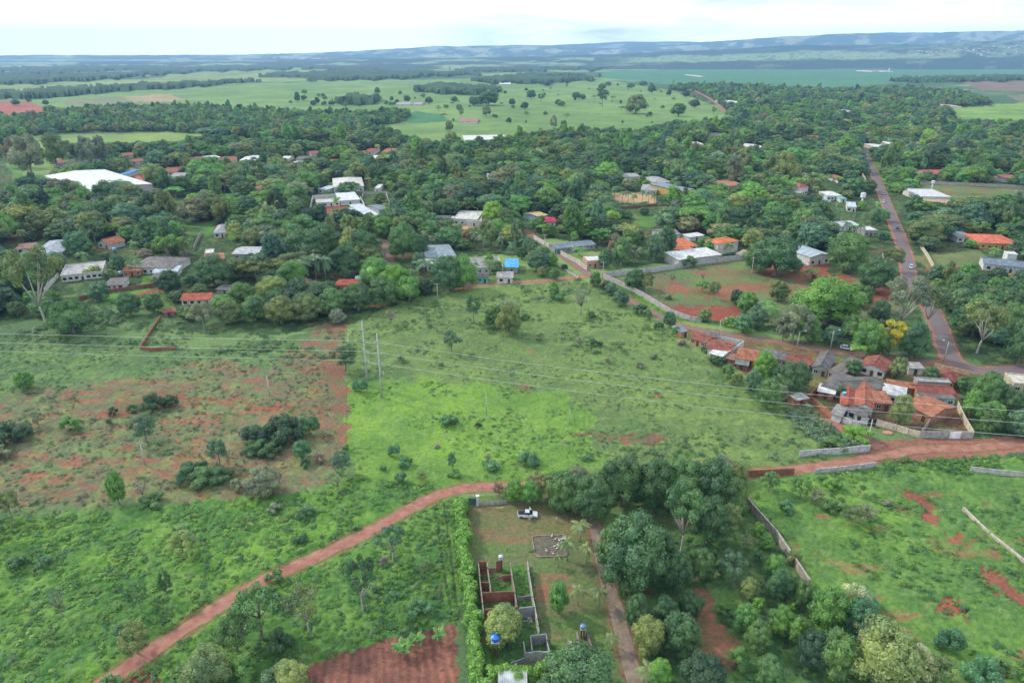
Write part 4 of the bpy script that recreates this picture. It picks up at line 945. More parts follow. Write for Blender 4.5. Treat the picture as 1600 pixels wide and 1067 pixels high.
def build_mid():
    H = house
    H('low red hip roofed house behind the tree line', (524, 446), (571, 446), (527, 437), 2.8, 'hip', (0.45, 0.10, 0.06), W_ORG, win=4, rh=1.4, short='the low red hip roofed house')
    H('pale blue roofed shed behind low red house', (556, 437), (575, 436), (557, 433), 2.8, 'shed', (0.4, 0.48, 0.58), W_WHITE, 'shed', win=0, rh=.3)
    H('white modern villa with flat roof beside sandy yard', (708, 343), (746, 344), (712, 330), 3.4, 'flat', (0.62, 0.61, 0.56), (0.6, 0.62, 0.64), 'villa', win=3, short='the white flat roofed villa')
    H('cream roofed terrace attached to the white villa', (729, 347), (752, 347), (731, 338), 2.7, 'flat', (0.6, 0.55, 0.42), W_WHITE, 'terrace', win=0)
    H('slim white tower at left end of the villa', (705, 342), (709, 342), (705.6, 339), 5.0, 'flat', C_WHITE, W_WHITE, 'tower', win=0, door=False)
    wall('long pale wall left of the white villa', [(682, 342), (704, 342)], 2.2, .2, (0.5, 0.5, 0.5), 'plaster')
    H('grey-blue hip roofed house above the palm grove', (667, 403), (712, 400), (669, 384), 3.2, 'hip', (0.30, 0.36, 0.40), W_WHITE, win=3, rh=1.8, short='the grey-blue hip roofed house')
    H('white flat roofed house left below grey-blue roof', (646, 416), (676, 415), (650, 406), 2.8, 'flat', C_WHITE, W_WHITE, win=3)
    H('small white flat annex right below grey-blue roof', (693, 415), (712, 414), (693, 405), 2.8, 'flat', C_WHITE, W_WHITE, 'annex', win=1)
    H('long grey flat roofed building with white parapet by lane', (723, 421), (786, 418), (728, 405), 3.0, 'flat', (0.3, 0.29, 0.28), W_WHITE, 'building', win=5, short='the long grey flat roofed building')
    H('bright blue sheet roofed shelter beside grey building', (790, 418), (809, 418), (787, 406), 3.0, 'shed', (0.10, 0.42, 0.75), W_GREY, 'shelter', win=0, rh=.4, short='the bright blue shelter')
    H('small grey house with lit white veranda by the lane', (777, 434), (801, 434), (780, 425), 2.8, 'gable', (0.4, 0.38, 0.36), W_WHITE, win=1, rh=.8)
    H('turquoise walled cabin facing the dirt lane', (745, 434), (762, 434), (748, 427), 2.7, 'shed', C_GREY, (0.10, 0.62, 0.48), 'cabin', win=1, rh=.4, short='the turquoise cabin')
    wall('pinkish front wall left of the turquoise cabin', [(727, 443), (746, 442)], 2.6, .2, W_SALM, 'plaster')
    # white mansion and walled compounds
    H('white mansion with broad pale hip roof in the woods', (521, 293), (568, 291), (530, 279), 4.2, 'hip', (0.62, 0.60, 0.56), W_WHITE, 'mansion', win=4, rh=2.6, short='the white mansion in the woods')
    H('little white kiosk right of the white mansion', (585, 295), (593, 295), (586, 289), 3.0, 'flat', C_WHITE, W_WHITE, 'kiosk', win=0)
    H('white-blue annex left of the white mansion', (497, 296), (510, 297), (499, 290), 3.0, 'shed', (0.5, 0.58, 0.65), W_WHITE, 'annex', win=1, rh=.4)
    H('white strip building along left walled compound', (494, 318), (531, 316), (495, 312), 2.8, 'flat', (0.55, 0.54, 0.5), W_WHITE, 'building', win=3)
    H('large white sheet roofed hall in middle compound', (532, 314), (562, 312), (529, 303), 3.4, 'shed', (0.66, 0.68, 0.72), W_WHITE, 'hall', win=0, rh=.5, short='the white sheet roofed hall')
    H('white house with blue shaded roof at compound front', (537, 330), (566, 332), (536, 323), 3.2, 'flat', (0.5, 0.56, 0.62), W_WHITE, win=3)
    H('tall white-blue roofed house right of compound front', (574, 338), (592, 336), (571, 319), 3.2, 'shed', (0.58, 0.62, 0.68), W_WHITE, win=1, rh=.5, short='the white-blue compound house')
    H('small grey roofed house at right compound corner', (592, 328), (606, 326), (590, 320), 3.0, 'gable', C_BG, W_WHITE, win=1, rh=.8)
    wall('high wall around the right green compound', [(566, 312), (568, 305), (603, 304), (609, 321)], 2.6, .25, (0.42, 0.38, 0.34), 'plaster')
    wall('white left boundary wall of the compounds', [(485, 330), (489, 311), (530, 308)], 2.8, .25, W_WHITE, 'plaster')
    wall('tall white dividing wall between the compounds', [(563, 313), (569, 324), (573, 338)], 3.0, .25, W_WHITE, 'plaster')
    # centre right
    H('yellow roofed cabin with blue wall in the woods', (842, 339), (855, 336), (840, 329), 3.2, 'gable', (0.62, 0.45, 0.22), (0.25, 0.38, 0.55), 'cabin', win=1, rh=.9, short='the yellow roofed cabin')
    H('crimson hip roofed house below yellow roofed cabin', (848, 347), (868, 347), (851, 340), 2.8, 'hip', (0.5, 0.05, 0.10), W_WHITE, win=1, rh=1.3)
    H('plain whitewashed barn with grey roof behind orange houses', (1037, 368), (1063, 366), (1035, 358), 4.0, 'gable', (0.25, 0.23, 0.23), (0.48, 0.48, 0.5), 'barn', win=1, rh=1.2, short='the whitewashed barn')
    H('bright orange hip roofed house beside long white warehouse', (1052, 387), (1090, 384), (1058, 373), 3.0, 'hip', (0.62, 0.20, 0.09), W_WHITE, win=3, rh=2.0, short='the bright orange hip roofed house')
    H('lower orange porch roof in front of orange hip house', (1053, 390), (1080, 389), (1053, 386), 2.6, 'shed', (0.60, 0.17, 0.09), W_WHITE, 'porch', win=0, rh=.5)
    H('two storey white house with square orange roof', (1102, 376), (1122, 382), (1118, 366), 6.0, 'hip', (0.62, 0.20, 0.08), (0.62, 0.58, 0.54), win=2, rh=1.4, short='the two storey orange roofed house')
    H('long white metal roofed workshop beside the fenced field', (1061, 406), (1126, 398), (1043, 396), 4.0, 'shed', (0.62, 0.64, 0.64), (0.55, 0.53, 0.5), 'workshop', win=6, rh=.6, over=.6, short='the long white workshop')
    H('white cars-like low roof behind the orange houses', (1078, 371), (1100, 368), (1078, 366), 2.5, 'shed', C_WHITE, W_WHITE, 'canopy', win=0, rh=.3)
    H('dusty brown sheet roof right of the workshop', (1150, 397), (1166, 400), (1144, 388), 2.5, 'shed', (0.4, 0.3, 0.25), W_GREY, 'shed', win=0, rh=.3)
    H('salmon walled house with white roof beside the street', (918, 409), (943, 408), (916, 401), 3.4, 'flat', C_WHITE, W_SALM, win=2, short='the salmon walled house')
    H('long blue-grey roofed stable behind the white lane wall', (870, 389), (930, 382), (869, 381), 2.8, 'gable', (0.22, 0.26, 0.32), W_GREY, 'stable', win=4, rh=.9, short='the long blue-grey stable')
    wall('white lane wall with green gate at upper street', [(834, 374), (850, 383), (868, 395)], 2.4, .25, W_WHITE, 'plaster', short='the white upper lane wall')
    g_ = MB().box(-2, -.06, .05, 2, .06, 2.3).build('gate', surf('paint', (0.05, 0.22, 0.18), .5)); g_.location = G(872, 397); g_.rotation_euler = (0, 0, -.6); tag(g_, 'dark green metal gate at end of white lane wall', 'gate')
    MB().box(-2.2, -.15, 0, -2.01, .15, 2.5).build('post', CONC, g_); MB().box(2.01, -.15, 0, 2.2, .15, 2.5).build('post', CONC, g_)
    wall('whitish wall between green gate and salmon house', [(876, 398), (886, 404), (900, 411), (917, 423)], 2.3, .25, (0.58, 0.52, 0.47), 'plaster')
    wall('low pale wall on the left side of the street', [(862, 413), (880, 422), (904, 436)], 1.1, .25, (0.5, 0.47, 0.45))
    wall('grey-white back wall of the fenced red field', [(944, 434), (975, 430), (1012, 427), (1057, 420), (1090, 414), (1150, 407), (1180, 404)], 2.6, .25, (0.5, 0.5, 0.5), 'plaster', posts=9, short='the back wall of the fenced red field')
    wall('long grey wall running diagonally beside the worn street', [(941, 433), (970, 447), (1003, 463), (1030, 480), (1048, 491), (1078, 502), (1095, 504)], 2.2, .3, (0.46, 0.43, 0.42), 'concrete', posts=12, short='the long diagonal grey wall')
    H('grey roofed brick shelter in the red yard', (1174, 477), (1199, 478), (1176, 469), 2.4, 'shed', C_GREY, W_BRICK, 'shelter', win=0, rh=.4, wm='brick', short='the brick shelter in the red yard')
    H('small maroon roofed shed above the umbrella tree', (1280, 436), (1303, 436), (1283, 428), 2.3, 'shed', (0.42, 0.09, 0.07), W_BRICK, 'shed', win=0, rh=.5, short='the small maroon shed')
    H('large pale blue metal roofed hall between dark trees', (1266, 402), (1298, 398), (1256, 372), 4.5, 'gable', (0.42, 0.50, 0.56), W_WHITE, 'hall', win=2, ridge='y', rh=1.2, short='the pale blue metal hall')
    H('grey-white roofed house below the white pavilion', (1312, 354), (1345, 352), (1313, 347), 3.0, 'shed', (0.55, 0.58, 0.6), W_WHITE, win=2, rh=.4)
    H('white flat roofed house with palms beside the road', (1352, 361), (1372, 361), (1353, 354), 3.4, 'flat', C_WHITE, W_GREY, win=2, short='the white house beside the road')
    H('white square pavilion with hip roof beside blue pool', (1293, 306), (1315, 306), (1295, 300), 3.4, 'hip', (0.72, 0.72, 0.72), W_WHITE, 'pavilion', win=3, rh=1.5, short='the white pool pavilion')
    H('small green roofed shelter right of the pool pavilion', (1314, 311), (1323, 311), (1313, 305), 2.6, 'shed', (0.2, 0.5, 0.38), W_WHITE, 'shelter', win=0, rh=.4)
    H('white walled terrace house right of the green shelter', (1324, 324), (1338, 325), (1322, 316), 3.0, 'flat', (0.55, 0.62, 0.68), W_WHITE, win=1)
    H('two storey house with red roof among left road trees', (1250, 293), (1263, 292), (1252, 286), 6.0, 'hip', (0.42, 0.12, 0.09), W_WHITE, win=2, rh=2.2)
    H('small white roof left of the two storey red house', (1240, 302), (1251, 303), (1241, 298), 2.8, 'flat', C_WHITE, W_WHITE, 'shed', win=0)
    H('orange roofed house hidden behind pool pavilion trees', (1310, 281), (1326, 281), (1312, 274), 3.0, 'hip', C_ORG, W_WHITE, win=1, rh=1.2)
    H('long red roofed row building behind beige wall', (1438, 273), (1492, 271), (1440, 266), 3.2, 'gable', (0.46, 0.13, 0.10), W_WHITE, 'row building', win=6, rh=1.2, short='the long red row building')
    H('small red roofed house at right end of beige wall', (1570, 279), (1592, 278), (1573, 273), 3.2, 'gable', (0.42, 0.14, 0.13), W_WHITE, win=1, rh=1.2, short='the small red house by beige wall')
    wall('long beige perimeter wall crossing the right slope', [(1437, 288), (1500, 290), (1560, 293), (1620, 296)], 2.6, .3, (0.45, 0.40, 0.36), 'plaster', short='the long beige perimeter wall')
    H('white modern house with wavy white terraces', (1440, 308), (1486, 309), (1438, 296), 4.0, 'flat', (0.6, 0.6, 0.62), W_WHITE, 'modern house', win=4, short='the white modern terraced house')
    H('tan tile roofed house in front of white modern house', (1442, 320), (1496, 322), (1443, 311), 3.2, 'gable', (0.52, 0.36, 0.22), (0.2, 0.16, 0.13), win=5, rh=1.5, short='the tan roofed house')
    H('big orange-red hip roofed house at right', (1532, 380), (1594, 382), (1521, 366), 3.2, 'hip', (0.60, 0.17, 0.10), W_YEL, win=5, rh=2.2, short='the big orange-red hip roofed house')
    H('grey-blue metal roofed wing left of orange-red house', (1497, 371), (1522, 371), (1498, 363), 2.9, 'shed', (0.25, 0.3, 0.34), W_WHITE, 'wing', win=2, rh=.4)
    H('dark slate blue roofed hall at right frame edge', (1538, 412), (1625, 421), (1535, 402), 3.4, 'gable', (0.20, 0.25, 0.32), W_WHITE, 'hall', win=4, rh=1.4, short='the slate blue roofed hall')
    H('white cube water reservoir behind slate blue hall', (1575, 398), (1590, 399), (1576, 394), 7.0, 'flat', C_WHITE, W_WHITE, 'reservoir', win=0, door=False)
    wall('beige wall beside the paved road', [(1458, 420), (1448, 402), (1438, 387)], 2.2, .3, W_CREAM, 'plaster', short='the beige roadside wall')
    wall('cream wall on left side of the upper road', [(1345, 272), (1352, 284)], 2.4, .3, W_CREAM, 'plaster')
    wall('low white wall on left verge of the paved road', [(1388, 436), (1384, 412), (1378, 400)], 1.6, .25, (0.5, 0.5, 0.5), 'plaster')
    wall('brown timber fence in front of the royal palms', [(970, 327), (1000, 325), (1026, 322)], 1.8, .15, (0.2, 0.12, 0.09), 'plaster', name='fence', cat='fence')
    # resort
    H('cream walled resort building farthest left among palms', (975, 277), (1000, 276), (978, 271), 4.0, 'gable', C_LGREY, W_CREAM, 'resort building', win=2, rh=1.2)
    H('grey hip roofed resort hall behind the palms', (1023, 286), (1050, 285), (1027, 277), 4.0, 'hip', C_LGREY, W_CREAM, 'resort hall', win=3, rh=2.0, short='the grey hip roofed resort hall')
    H('low grey roofed resort pavilion beside the tan yard', (1002, 297), (1026, 298), (1006, 289), 3.2, 'hip', (0.36, 0.38, 0.38), W_WHITE, 'resort pavilion', win=2, rh=1.6)
    H('yellow resort building with blue-grey roof behind palms', (1065, 299), (1084, 296), (1061, 283), 5.5, 'shed', C_BG, W_YEL, 'resort building', win=2, rh=.6, short='the yellow resort building')
    H('orange and yellow walled resort wing at right', (1130, 292), (1165, 290), (1134, 282), 4.0, 'flat', (0.45, 0.22, 0.15), (0.6, 0.42, 0.2), 'resort wing', win=4, short='the orange resort wing')
    # farmstead on the crop field
    H('orange roofed farmhouse standing on the dark crop field', (1363, 111.5), (1376, 111.5), (1364, 110.3), 5, 'gable', (0.5, 0.25, 0.2), W_WHITE, 'farmhouse', win=1, rh=3, door=False, clear=False, short='the crop field farmhouse')
    H('white barn right of the crop field farmhouse', (1378, 112), (1396, 112), (1379, 111), 4, 'gable', C_WHITE, W_WHITE, 'barn', win=0, rh=2, door=False, clear=False)
    s_ = MB().tube([(0, 0, 0), (0, 0, 16)], 3.5, 10).build('silo', WHITEP); s_.location = G(1389, 111.3); tag(s_, 'white silo beside the barn on the crop field', 'silo')
    MB().tube([(0, 0, 16), (0, 0, 19)], [3.6, .3], 10).build('cap', METAL, s_)
    # town on the far hill: tiny houses
    rnd = random.Random(5)
    ta, tb = G(0, 500), None
    mats = [surf('tile', C_RED), surf('sheet', C_WHITE), surf('tile', (0.5, 0.3, 0.22)), surf('sheet', C_LGREY)]
    for i in range(70):
        px = rnd.uniform(1432, 1600); py = rnd.uniform(68 + (1600 - px) * .055, 86 - (1600 - px) * .02)
        # stand on the near slope of the first ridge
        ys = float(np.interp(px, [p[0] for p in RIDGE_A], [p[1] for p in RIDGE_A]))
        q = min(1, max(0.25, (96 - py) / (96 - ys)))
        dist = 7800; off = -2600 * (1 - q * .9) ** 1.15
        b = (ys - PY) / F; t = dist / (CP - b * SP); hcrest = CAMH - (SP + b * CP) * t
        a = (px - PX) / F
        loc = Vector((a * t * (dist + off) / dist, dist + off, hcrest * (q * .9) ** .92 - 1))
        sz = rnd.uniform(.9, 1.5)
        r_ = empty('hill_house', loc, rnd.uniform(-.5, .5)); tag(r_, 'tiny pale house of the distant town on the hillside', 'house', 'houses of the distant hillside town')
        w_, d_ = 13 * sz, 11 * sz
        MB().box(0, 0, 0, w_, d_, 7).build('wall', surf('plaster', W_WHITE), r_)
        MB().add([(-1, -1, 7.02), (w_ + 1, -1, 7.02), (w_ + 1, d_ + 1, 7.02), (-1, d_ + 1, 7.02), (0, d_ / 2, 11), (w_, d_ / 2, 11)], [(3, 2, 1, 0), (0, 1, 5, 4), (1, 2, 5), (2, 3, 4, 5), (3, 0, 4)]).build('roof', rnd.choice(mats), r_)

# ================================================================== poles, wires, vehicles, homestead
def pole(px, py, h, label, kind='wood', short=None, ang=0.0, rad=None):
    r = empty('utility_pole' if kind != 'lamp' else 'street_lamp', G(px, py), ang)
    tag(r, label, 'utility pole' if kind != 'lamp' else 'street lamp', 'tall transmission poles' if kind == 'tall' else None)
    rr = rad or (0.32 if kind == 'tall' else 0.2)
    MB().tube([(0, 0, -.2), (0, 0, h)], [rr, rr * .55], 8).build('shaft', surf('concrete', (0.5, 0.48, 0.45)), r, True)
    if kind in ('cross', 'wood'):
        MB().box(-1.1, -.3, h - .6, 1.1, -.18, h - .42).build('crossarm', WOOD if kind == 'wood' else CONC, r)
        for x in (-1, 0, 1):
            MB().tube([(x * .95, -.24, h - .42), (x * .95, -.24, h - .1)], [.09, .05], 6).build('insulator', surf('paint', (0.5, 0.5, 0.52)), r)
    if kind == 'tall':
        for z in (h * .72, h * .56, h * .41):
            MB().tube([(0, 0, z), (1.1, -.2, z + .15)], [.1, .07], 5).build('bracket', METAL, r)
            MB().tube([(1.1, -.2, z + .15), (1.15, -.2, z - .9)], [.14, .14], 6).build('insulator', surf('paint', (0.5, 0.5, 0.52)), r)
        MB().box(-1.2, -.45, h * .88, 1.2, -.3, h * .88 + .2).build('crossarm', METAL, r)
    if kind == 'lamp':
        MB().tube([(0, 0, h - .4), (-.9, 0, h + .3), (-1.7, 0, h + .45)], [.07, .06, .05], 6).build('arm', METAL, r)
        MB().box(-2.3, -.16, h + .38, -1.6, .16, h + .52).build('lamp_head', WHITEP, r)
    if short: land(px, py - h * ppm(py) * .5, short)
    keep_clear(px - 2, py - h * ppm(py) * .85, px + 2, py - h * ppm(py) * .25, G(px, py).y)
    return r
def build_poles():
    pole(574.5, 604, 22.8, 'tall pale concrete transmission pole rising behind the teal bush, left of the pair', 'tall', 'the left tall pole')
    pole(597, 623, 22.4, 'tall pale concrete transmission pole standing in bright grass, right of the pair', 'tall', 'the right tall pole')
    pole(421.5, 619, 7.0, 'plain thin grey pole standing in the red patched left field', 'plain', 'the thin pole of the left field', rad=.25)
    pole(227, 727, 7.5, 'leaning pale pole with crossarm in the lower left field', 'cross', 'the pale left field pole')
    pole(760, 650, 7.8, 'thin pale pole alone in the bright lime grass', 'plain', 'the thin lime field pole', rad=.14)
    pole(890, 664, 5.5, 'short thin pole at right edge of the lime grass', 'plain', 'the short lime field pole', rad=.13)
    pole(684, 471, 8.5, 'pale pole with crossarm at top of the central field', 'cross', 'the crossarm pole above the field')
    pole(919, 488, 6.6, 'bare thin pole beside the grey leafless tree in central field', 'plain', rad=.14)
    pole(941.5, 438, 9.5, 'thick pale pole at the corner of the diagonal grey wall', 'cross', 'the thick corner pole')
    pole(925, 448, 7, 'dark thin pole among trees left of the thick corner pole', 'plain', rad=.14)
    pole(1173, 436, 11, 'pale trussed pole at back of the fenced red field', 'cross', 'the fenced field pole')
    pole(1355, 692, 7.5, 'pale concrete pole at the dirt road corner', 'plain', 'the dirt road corner pole', rad=.22)
    pole(1123, 528, 7.5, 'street lamp behind the red roofed house of village row', 'lamp', ang=3.1)
    pole(1245, 546, 7.0, 'street lamp beside pale street wall', 'lamp', ang=3.1)
    pole(1297, 547, 7.5, 'street lamp near the steep grey roofed house', 'lamp', ang=3.1)
    pole(1474, 566, 8.0, 'curved street lamp standing on the paved junction', 'lamp', 'the junction street lamp')
    pole(505 + 23, 545, 4.5, 'short white post beside the dark field tree', 'plain', rad=.12)
    pole(747, 345, 8, 'slim lamp pole behind the white flat roofed villa', 'lamp')
    pole(671, 340, 7, 'slim pole left of the villa long wall', 'plain', rad=.15)
    pole(851, 385, 7, 'pole with crossarm beside the white upper lane wall', 'cross')
    pole(894, 400, 6, 'thin pole between stable and street', 'plain', rad=.14)
    pole(1305, 330, 8, 'thin pole behind roadside trees below the pool', 'plain', rad=.14)
    # lines
    wm = surf('paint', (0.62, 0.62, 0.58), .5)
    def wire(p0, p1, sag, label):
        n = 48; pts = []
        p0, p1 = Vector(p0), Vector(p1)
        for i in range(n + 1):
            t = i / n; p = p0.lerp(p1, t); p.z -= 4 * sag * t * (1 - t); pts.append(p - p0)
        o = MB().tube(pts, 0.04, 5).build('power_line', wm); o.location = p0
        tag(o, label, 'power line', 'power lines on the tall poles')
    A = G(574.5, 604); B = G(597, 623)
    for (h, hl, w) in ((16.2, 25, 'upper'), (12.6, 22.5, 'middle'), (9.3, 20, 'lower')):
        wire((A.x, A.y, h), (-330, 200, hl), 1.2, f'{w} pale power line running left from the left tall pole')
    R = (198, (160 - .3875 * 82) / .9219)
    for (h, w) in ((19.3, 'upper'), (15.9, 'middle'), (12.2, 'lower')):
        wire((B.x, B.y, h), (R[0], R[1], h), 4.0, f'{w} pale power line running right from the right tall pole')
    for z1, z2, w in ((19.3, 16.2, 'upper'), (15.9, 12.6, 'middle'), (12.2, 9.3, 'lower')):
        wire((B.x, B.y, z1), (A.x, A.y, z2), .4, f'{w} short power line linking the two tall poles')
    # lattice towers beyond the crop field
    for i, (px, py, top) in enumerate([(1434.5, 123, 97), (1182, 122, 103), (1034, 121, 102), (900, 116, 97)]):
        loc = G(px, py); h = max(18, hpx(py, py - top)); h = min(h, 60)
        r = empty('pylon', loc); tag(r, ['tall grey lattice pylon at right beyond the crop field', 'grey lattice pylon left of the crop farmstead', 'faint lattice pylon above the big pasture trees', 'faint lattice pylon near the far wood edge'][i], 'pylon')
        m = MB(); b_, t_ = 4.5, .8
        for sx in (-1, 1):
            for sy in (-1, 1): m.tube([(sx * b_, sy * b_, 0), (sx * t_, sy * t_, h)], [.3, .2], 4)
        for k in range(7):
            z0, z1 = h * k / 7, h * (k + 1) / 7; w0, w1 = b_ + (t_ - b_) * k / 7, b_ + (t_ - b_) * (k + 1) / 7
            for s in (-1, 1): m.tube([(-w0, s * w0, z0), (w1, s * w1, z1)], .15, 4); m.tube([(w0, s * w0, z0), (-w1, s * w1, z1)], .15, 4)
        m.build('lattice', METAL, r)
        for k, z in enumerate((h * .8, h * .9)): MB().tube([(-6, 0, z), (6, 0, z)], .25, 4).build('arm', METAL, r)

def car(loc, rz, body, label, kind='hatch', opened=False, small=False):
    r = empty('pickup_truck' if kind == 'pickup' else 'parked_car' if opened else 'car', loc, rz)
    tag(r, label, 'pickup' if kind == 'pickup' else 'car')
    bm = surf('paint', body, .3, .5)
    L_, Wd = (4.7, 1.72) if kind == 'pickup' else (4.1, 1.7)
    # profile (x forward), lower body
    prof = [(-L_ / 2, .45), (-L_ / 2, .95), (-L_ / 2 + .1, 1.02), (.55, 1.02), (L_ / 2 - .9, .95), (L_ / 2 - .1, .78), (L_ / 2, .6), (L_ / 2, .35), (-L_ / 2 + .1, .35)]
    mb = MB(); n = len(prof); y0, y1 = -Wd / 2, Wd / 2
    mb.add([(x, y0, z) for x, z in prof] + [(x, y1, z) for x, z in prof], [tuple(range(n)), tuple(range(2 * n - 1, n - 1, -1))] + [(i, i + n, (i + 1) % n + n, (i + 1) % n) for i in range(n)])
    mb.build('body', bm, r)
    cx0, cx1 = (-.75, 1.15) if kind == 'pickup' else (-1.75, 1.15)
    c = MB(); b4 = [(cx0, -Wd / 2 + .06, 1.03), (cx1, -Wd / 2 + .06, 1.0), (cx1, Wd / 2 - .06, 1.0), (cx0, Wd / 2 - .06, 1.03)]
    t4 = [(cx0 + .2, -Wd / 2 + .22, 1.5), (cx1 - .75, -Wd / 2 + .22, 1.5), (cx1 - .75, Wd / 2 - .22, 1.5), (cx0 + .2, Wd / 2 - .22, 1.5)]
    c.hexa(b4, t4); c.build('windows', GLASS, r)
    MB().box(cx0 + .18, -Wd / 2 + .2, 1.5, cx1 - .74, Wd / 2 - .2, 1.56).build('cab_roof', bm, r)
    if kind == 'pickup':
        MB().box(-L_ / 2 + .08, -Wd / 2 + .1, 1.021, cx0 - .05, Wd / 2 - .1, 1.06).build('cargo_bed', BLACKP, r)
    for x in (-L_ / 2 + .8, L_ / 2 - .85):
        for s in (-1, 1):
            w = MB().tube([(x, s * (Wd / 2 - .12), .32), (x, s * (Wd / 2 + .05), .32)], .32, 12).build('wheel', BLACKP, r)
            MB().tube([(x, s * (Wd / 2 + .05), .32), (x, s * (Wd / 2 + .07), .32)], .17, 8).build('rim', METAL, w)
    for s in (-1, 1):
        MB().box(L_ / 2 - .06, s * .6 - .18, .62, L_ / 2 + .01, s * .6 + .18, .76).build('headlight', GLASS, r)
        MB().box(-L_ / 2 - .01, s * .68 - .1, .75, -L_ / 2 + .03, s * .68 + .1, .95).build('tail_light', surf('paint', (.4, .02, .02)), r)
    if opened:
        for s in (-1, 1):
            a = s * 1.15
            p = Vector((.85, s * (Wd / 2 + .03), 0)); d = Vector((-math.cos(a), abs(math.sin(a)) * s, 0)) * 1.1
            q = Vector((-d.y, d.x, 0)).normalized() * .05
            MB().hexa([p - q + Vector((0, 0, .4)), p + d - q + Vector((0, 0, .4)), p + d + q + Vector((0, 0, .4)), p + q + Vector((0, 0, .4))],
                      [p - q + Vector((0, 0, 1.25)), p + d - q + Vector((0, 0, 1.4)), p + d + q + Vector((0, 0, 1.4)), p + q + Vector((0, 0, 1.25))]).build('door', bm, r)
    return r

def person(loc, rz, shirt, trousers, label, arm=0.3):
    J = {'pelvis': (0, 0, .92), 'spine': (0, 0.01, 1.15), 'chest': (0, 0, 1.38), 'neck': (0, .01, 1.52), 'head': (0, .03, 1.66), 'crown': (0, .02, 1.74)}
    names = list(J); V = [Vector(J[k]) for k in names]; R = [.15, .135, .16, .06, .095, .07]
    E = [(0, 1), (1, 2), (2, 3), (3, 4), (4, 5)]
    def add(p, r, par): V.append(Vector(p)); R.append(r); E.append((par, len(V) - 1)); return len(V) - 1
    mats = []
    for s in (-1, 1):
        h = add((s * .1, 0, .84), .1, 0); k = add((s * .12, .04 * s, .48), .07, h); a = add((s * .12, -.02 * s, .09), .045, k); add((s * .13, .14, .04), .04, a)
        sh = add((s * .19, 0, 1.42), .07, 2); el = add((s * (.25), arm * .15, 1.14), .048, sh); wr = add((s * .26, arm * .6, .95), .036, el); hd = add((s * .26, arm * .7, .87), .04, wr)
        for q in range(-1, 2): add((s * .26 + q * .02, arm * .75, .79), .012, hd)
    me = bpy.data.meshes.new('person'); me.from_pydata([tuple(v) for v in V], E, []); o = bpy.data.objects.new('person', me); link(o)
    sk = o.modifiers.new('skin', 'SKIN'); sk.use_smooth_shade = True
    for i, v in enumerate(me.skin_vertices[0].data): v.radius = (R[i], R[i]); v.use_root = (i == 0)
    o.modifiers.new('sub', 'SUBSURF').levels = 1
    me.materials.append(surf('paint', (0.35, 0.2, 0.14), .6)); o.location = loc; o.rotation_euler = (0, 0, rz); tag(o, label, 'person')
    MB().tube([(0, 0, .92), (0, .01, 1.15), (0, 0, 1.38), (0, 0, 1.49)], [.19, .18, .215, .1], 10).build('shirt', surf('paint', shirt, .8), o)
    t = MB()
    for s in (-1, 1): t.tube([(s * .09, 0, .95), (s * .12, .04 * s, .48), (s * .12, -.02 * s, .12)], [.125, .09, .07], 8)
    t.build('trousers', surf('paint', trousers, .8), o)
    MB().ball((0, .01, 1.72), .115, 1, 1.05, .75, 10, 6).build('hair', surf('paint', (0.02, 0.015, 0.01), .8), o)
    return o

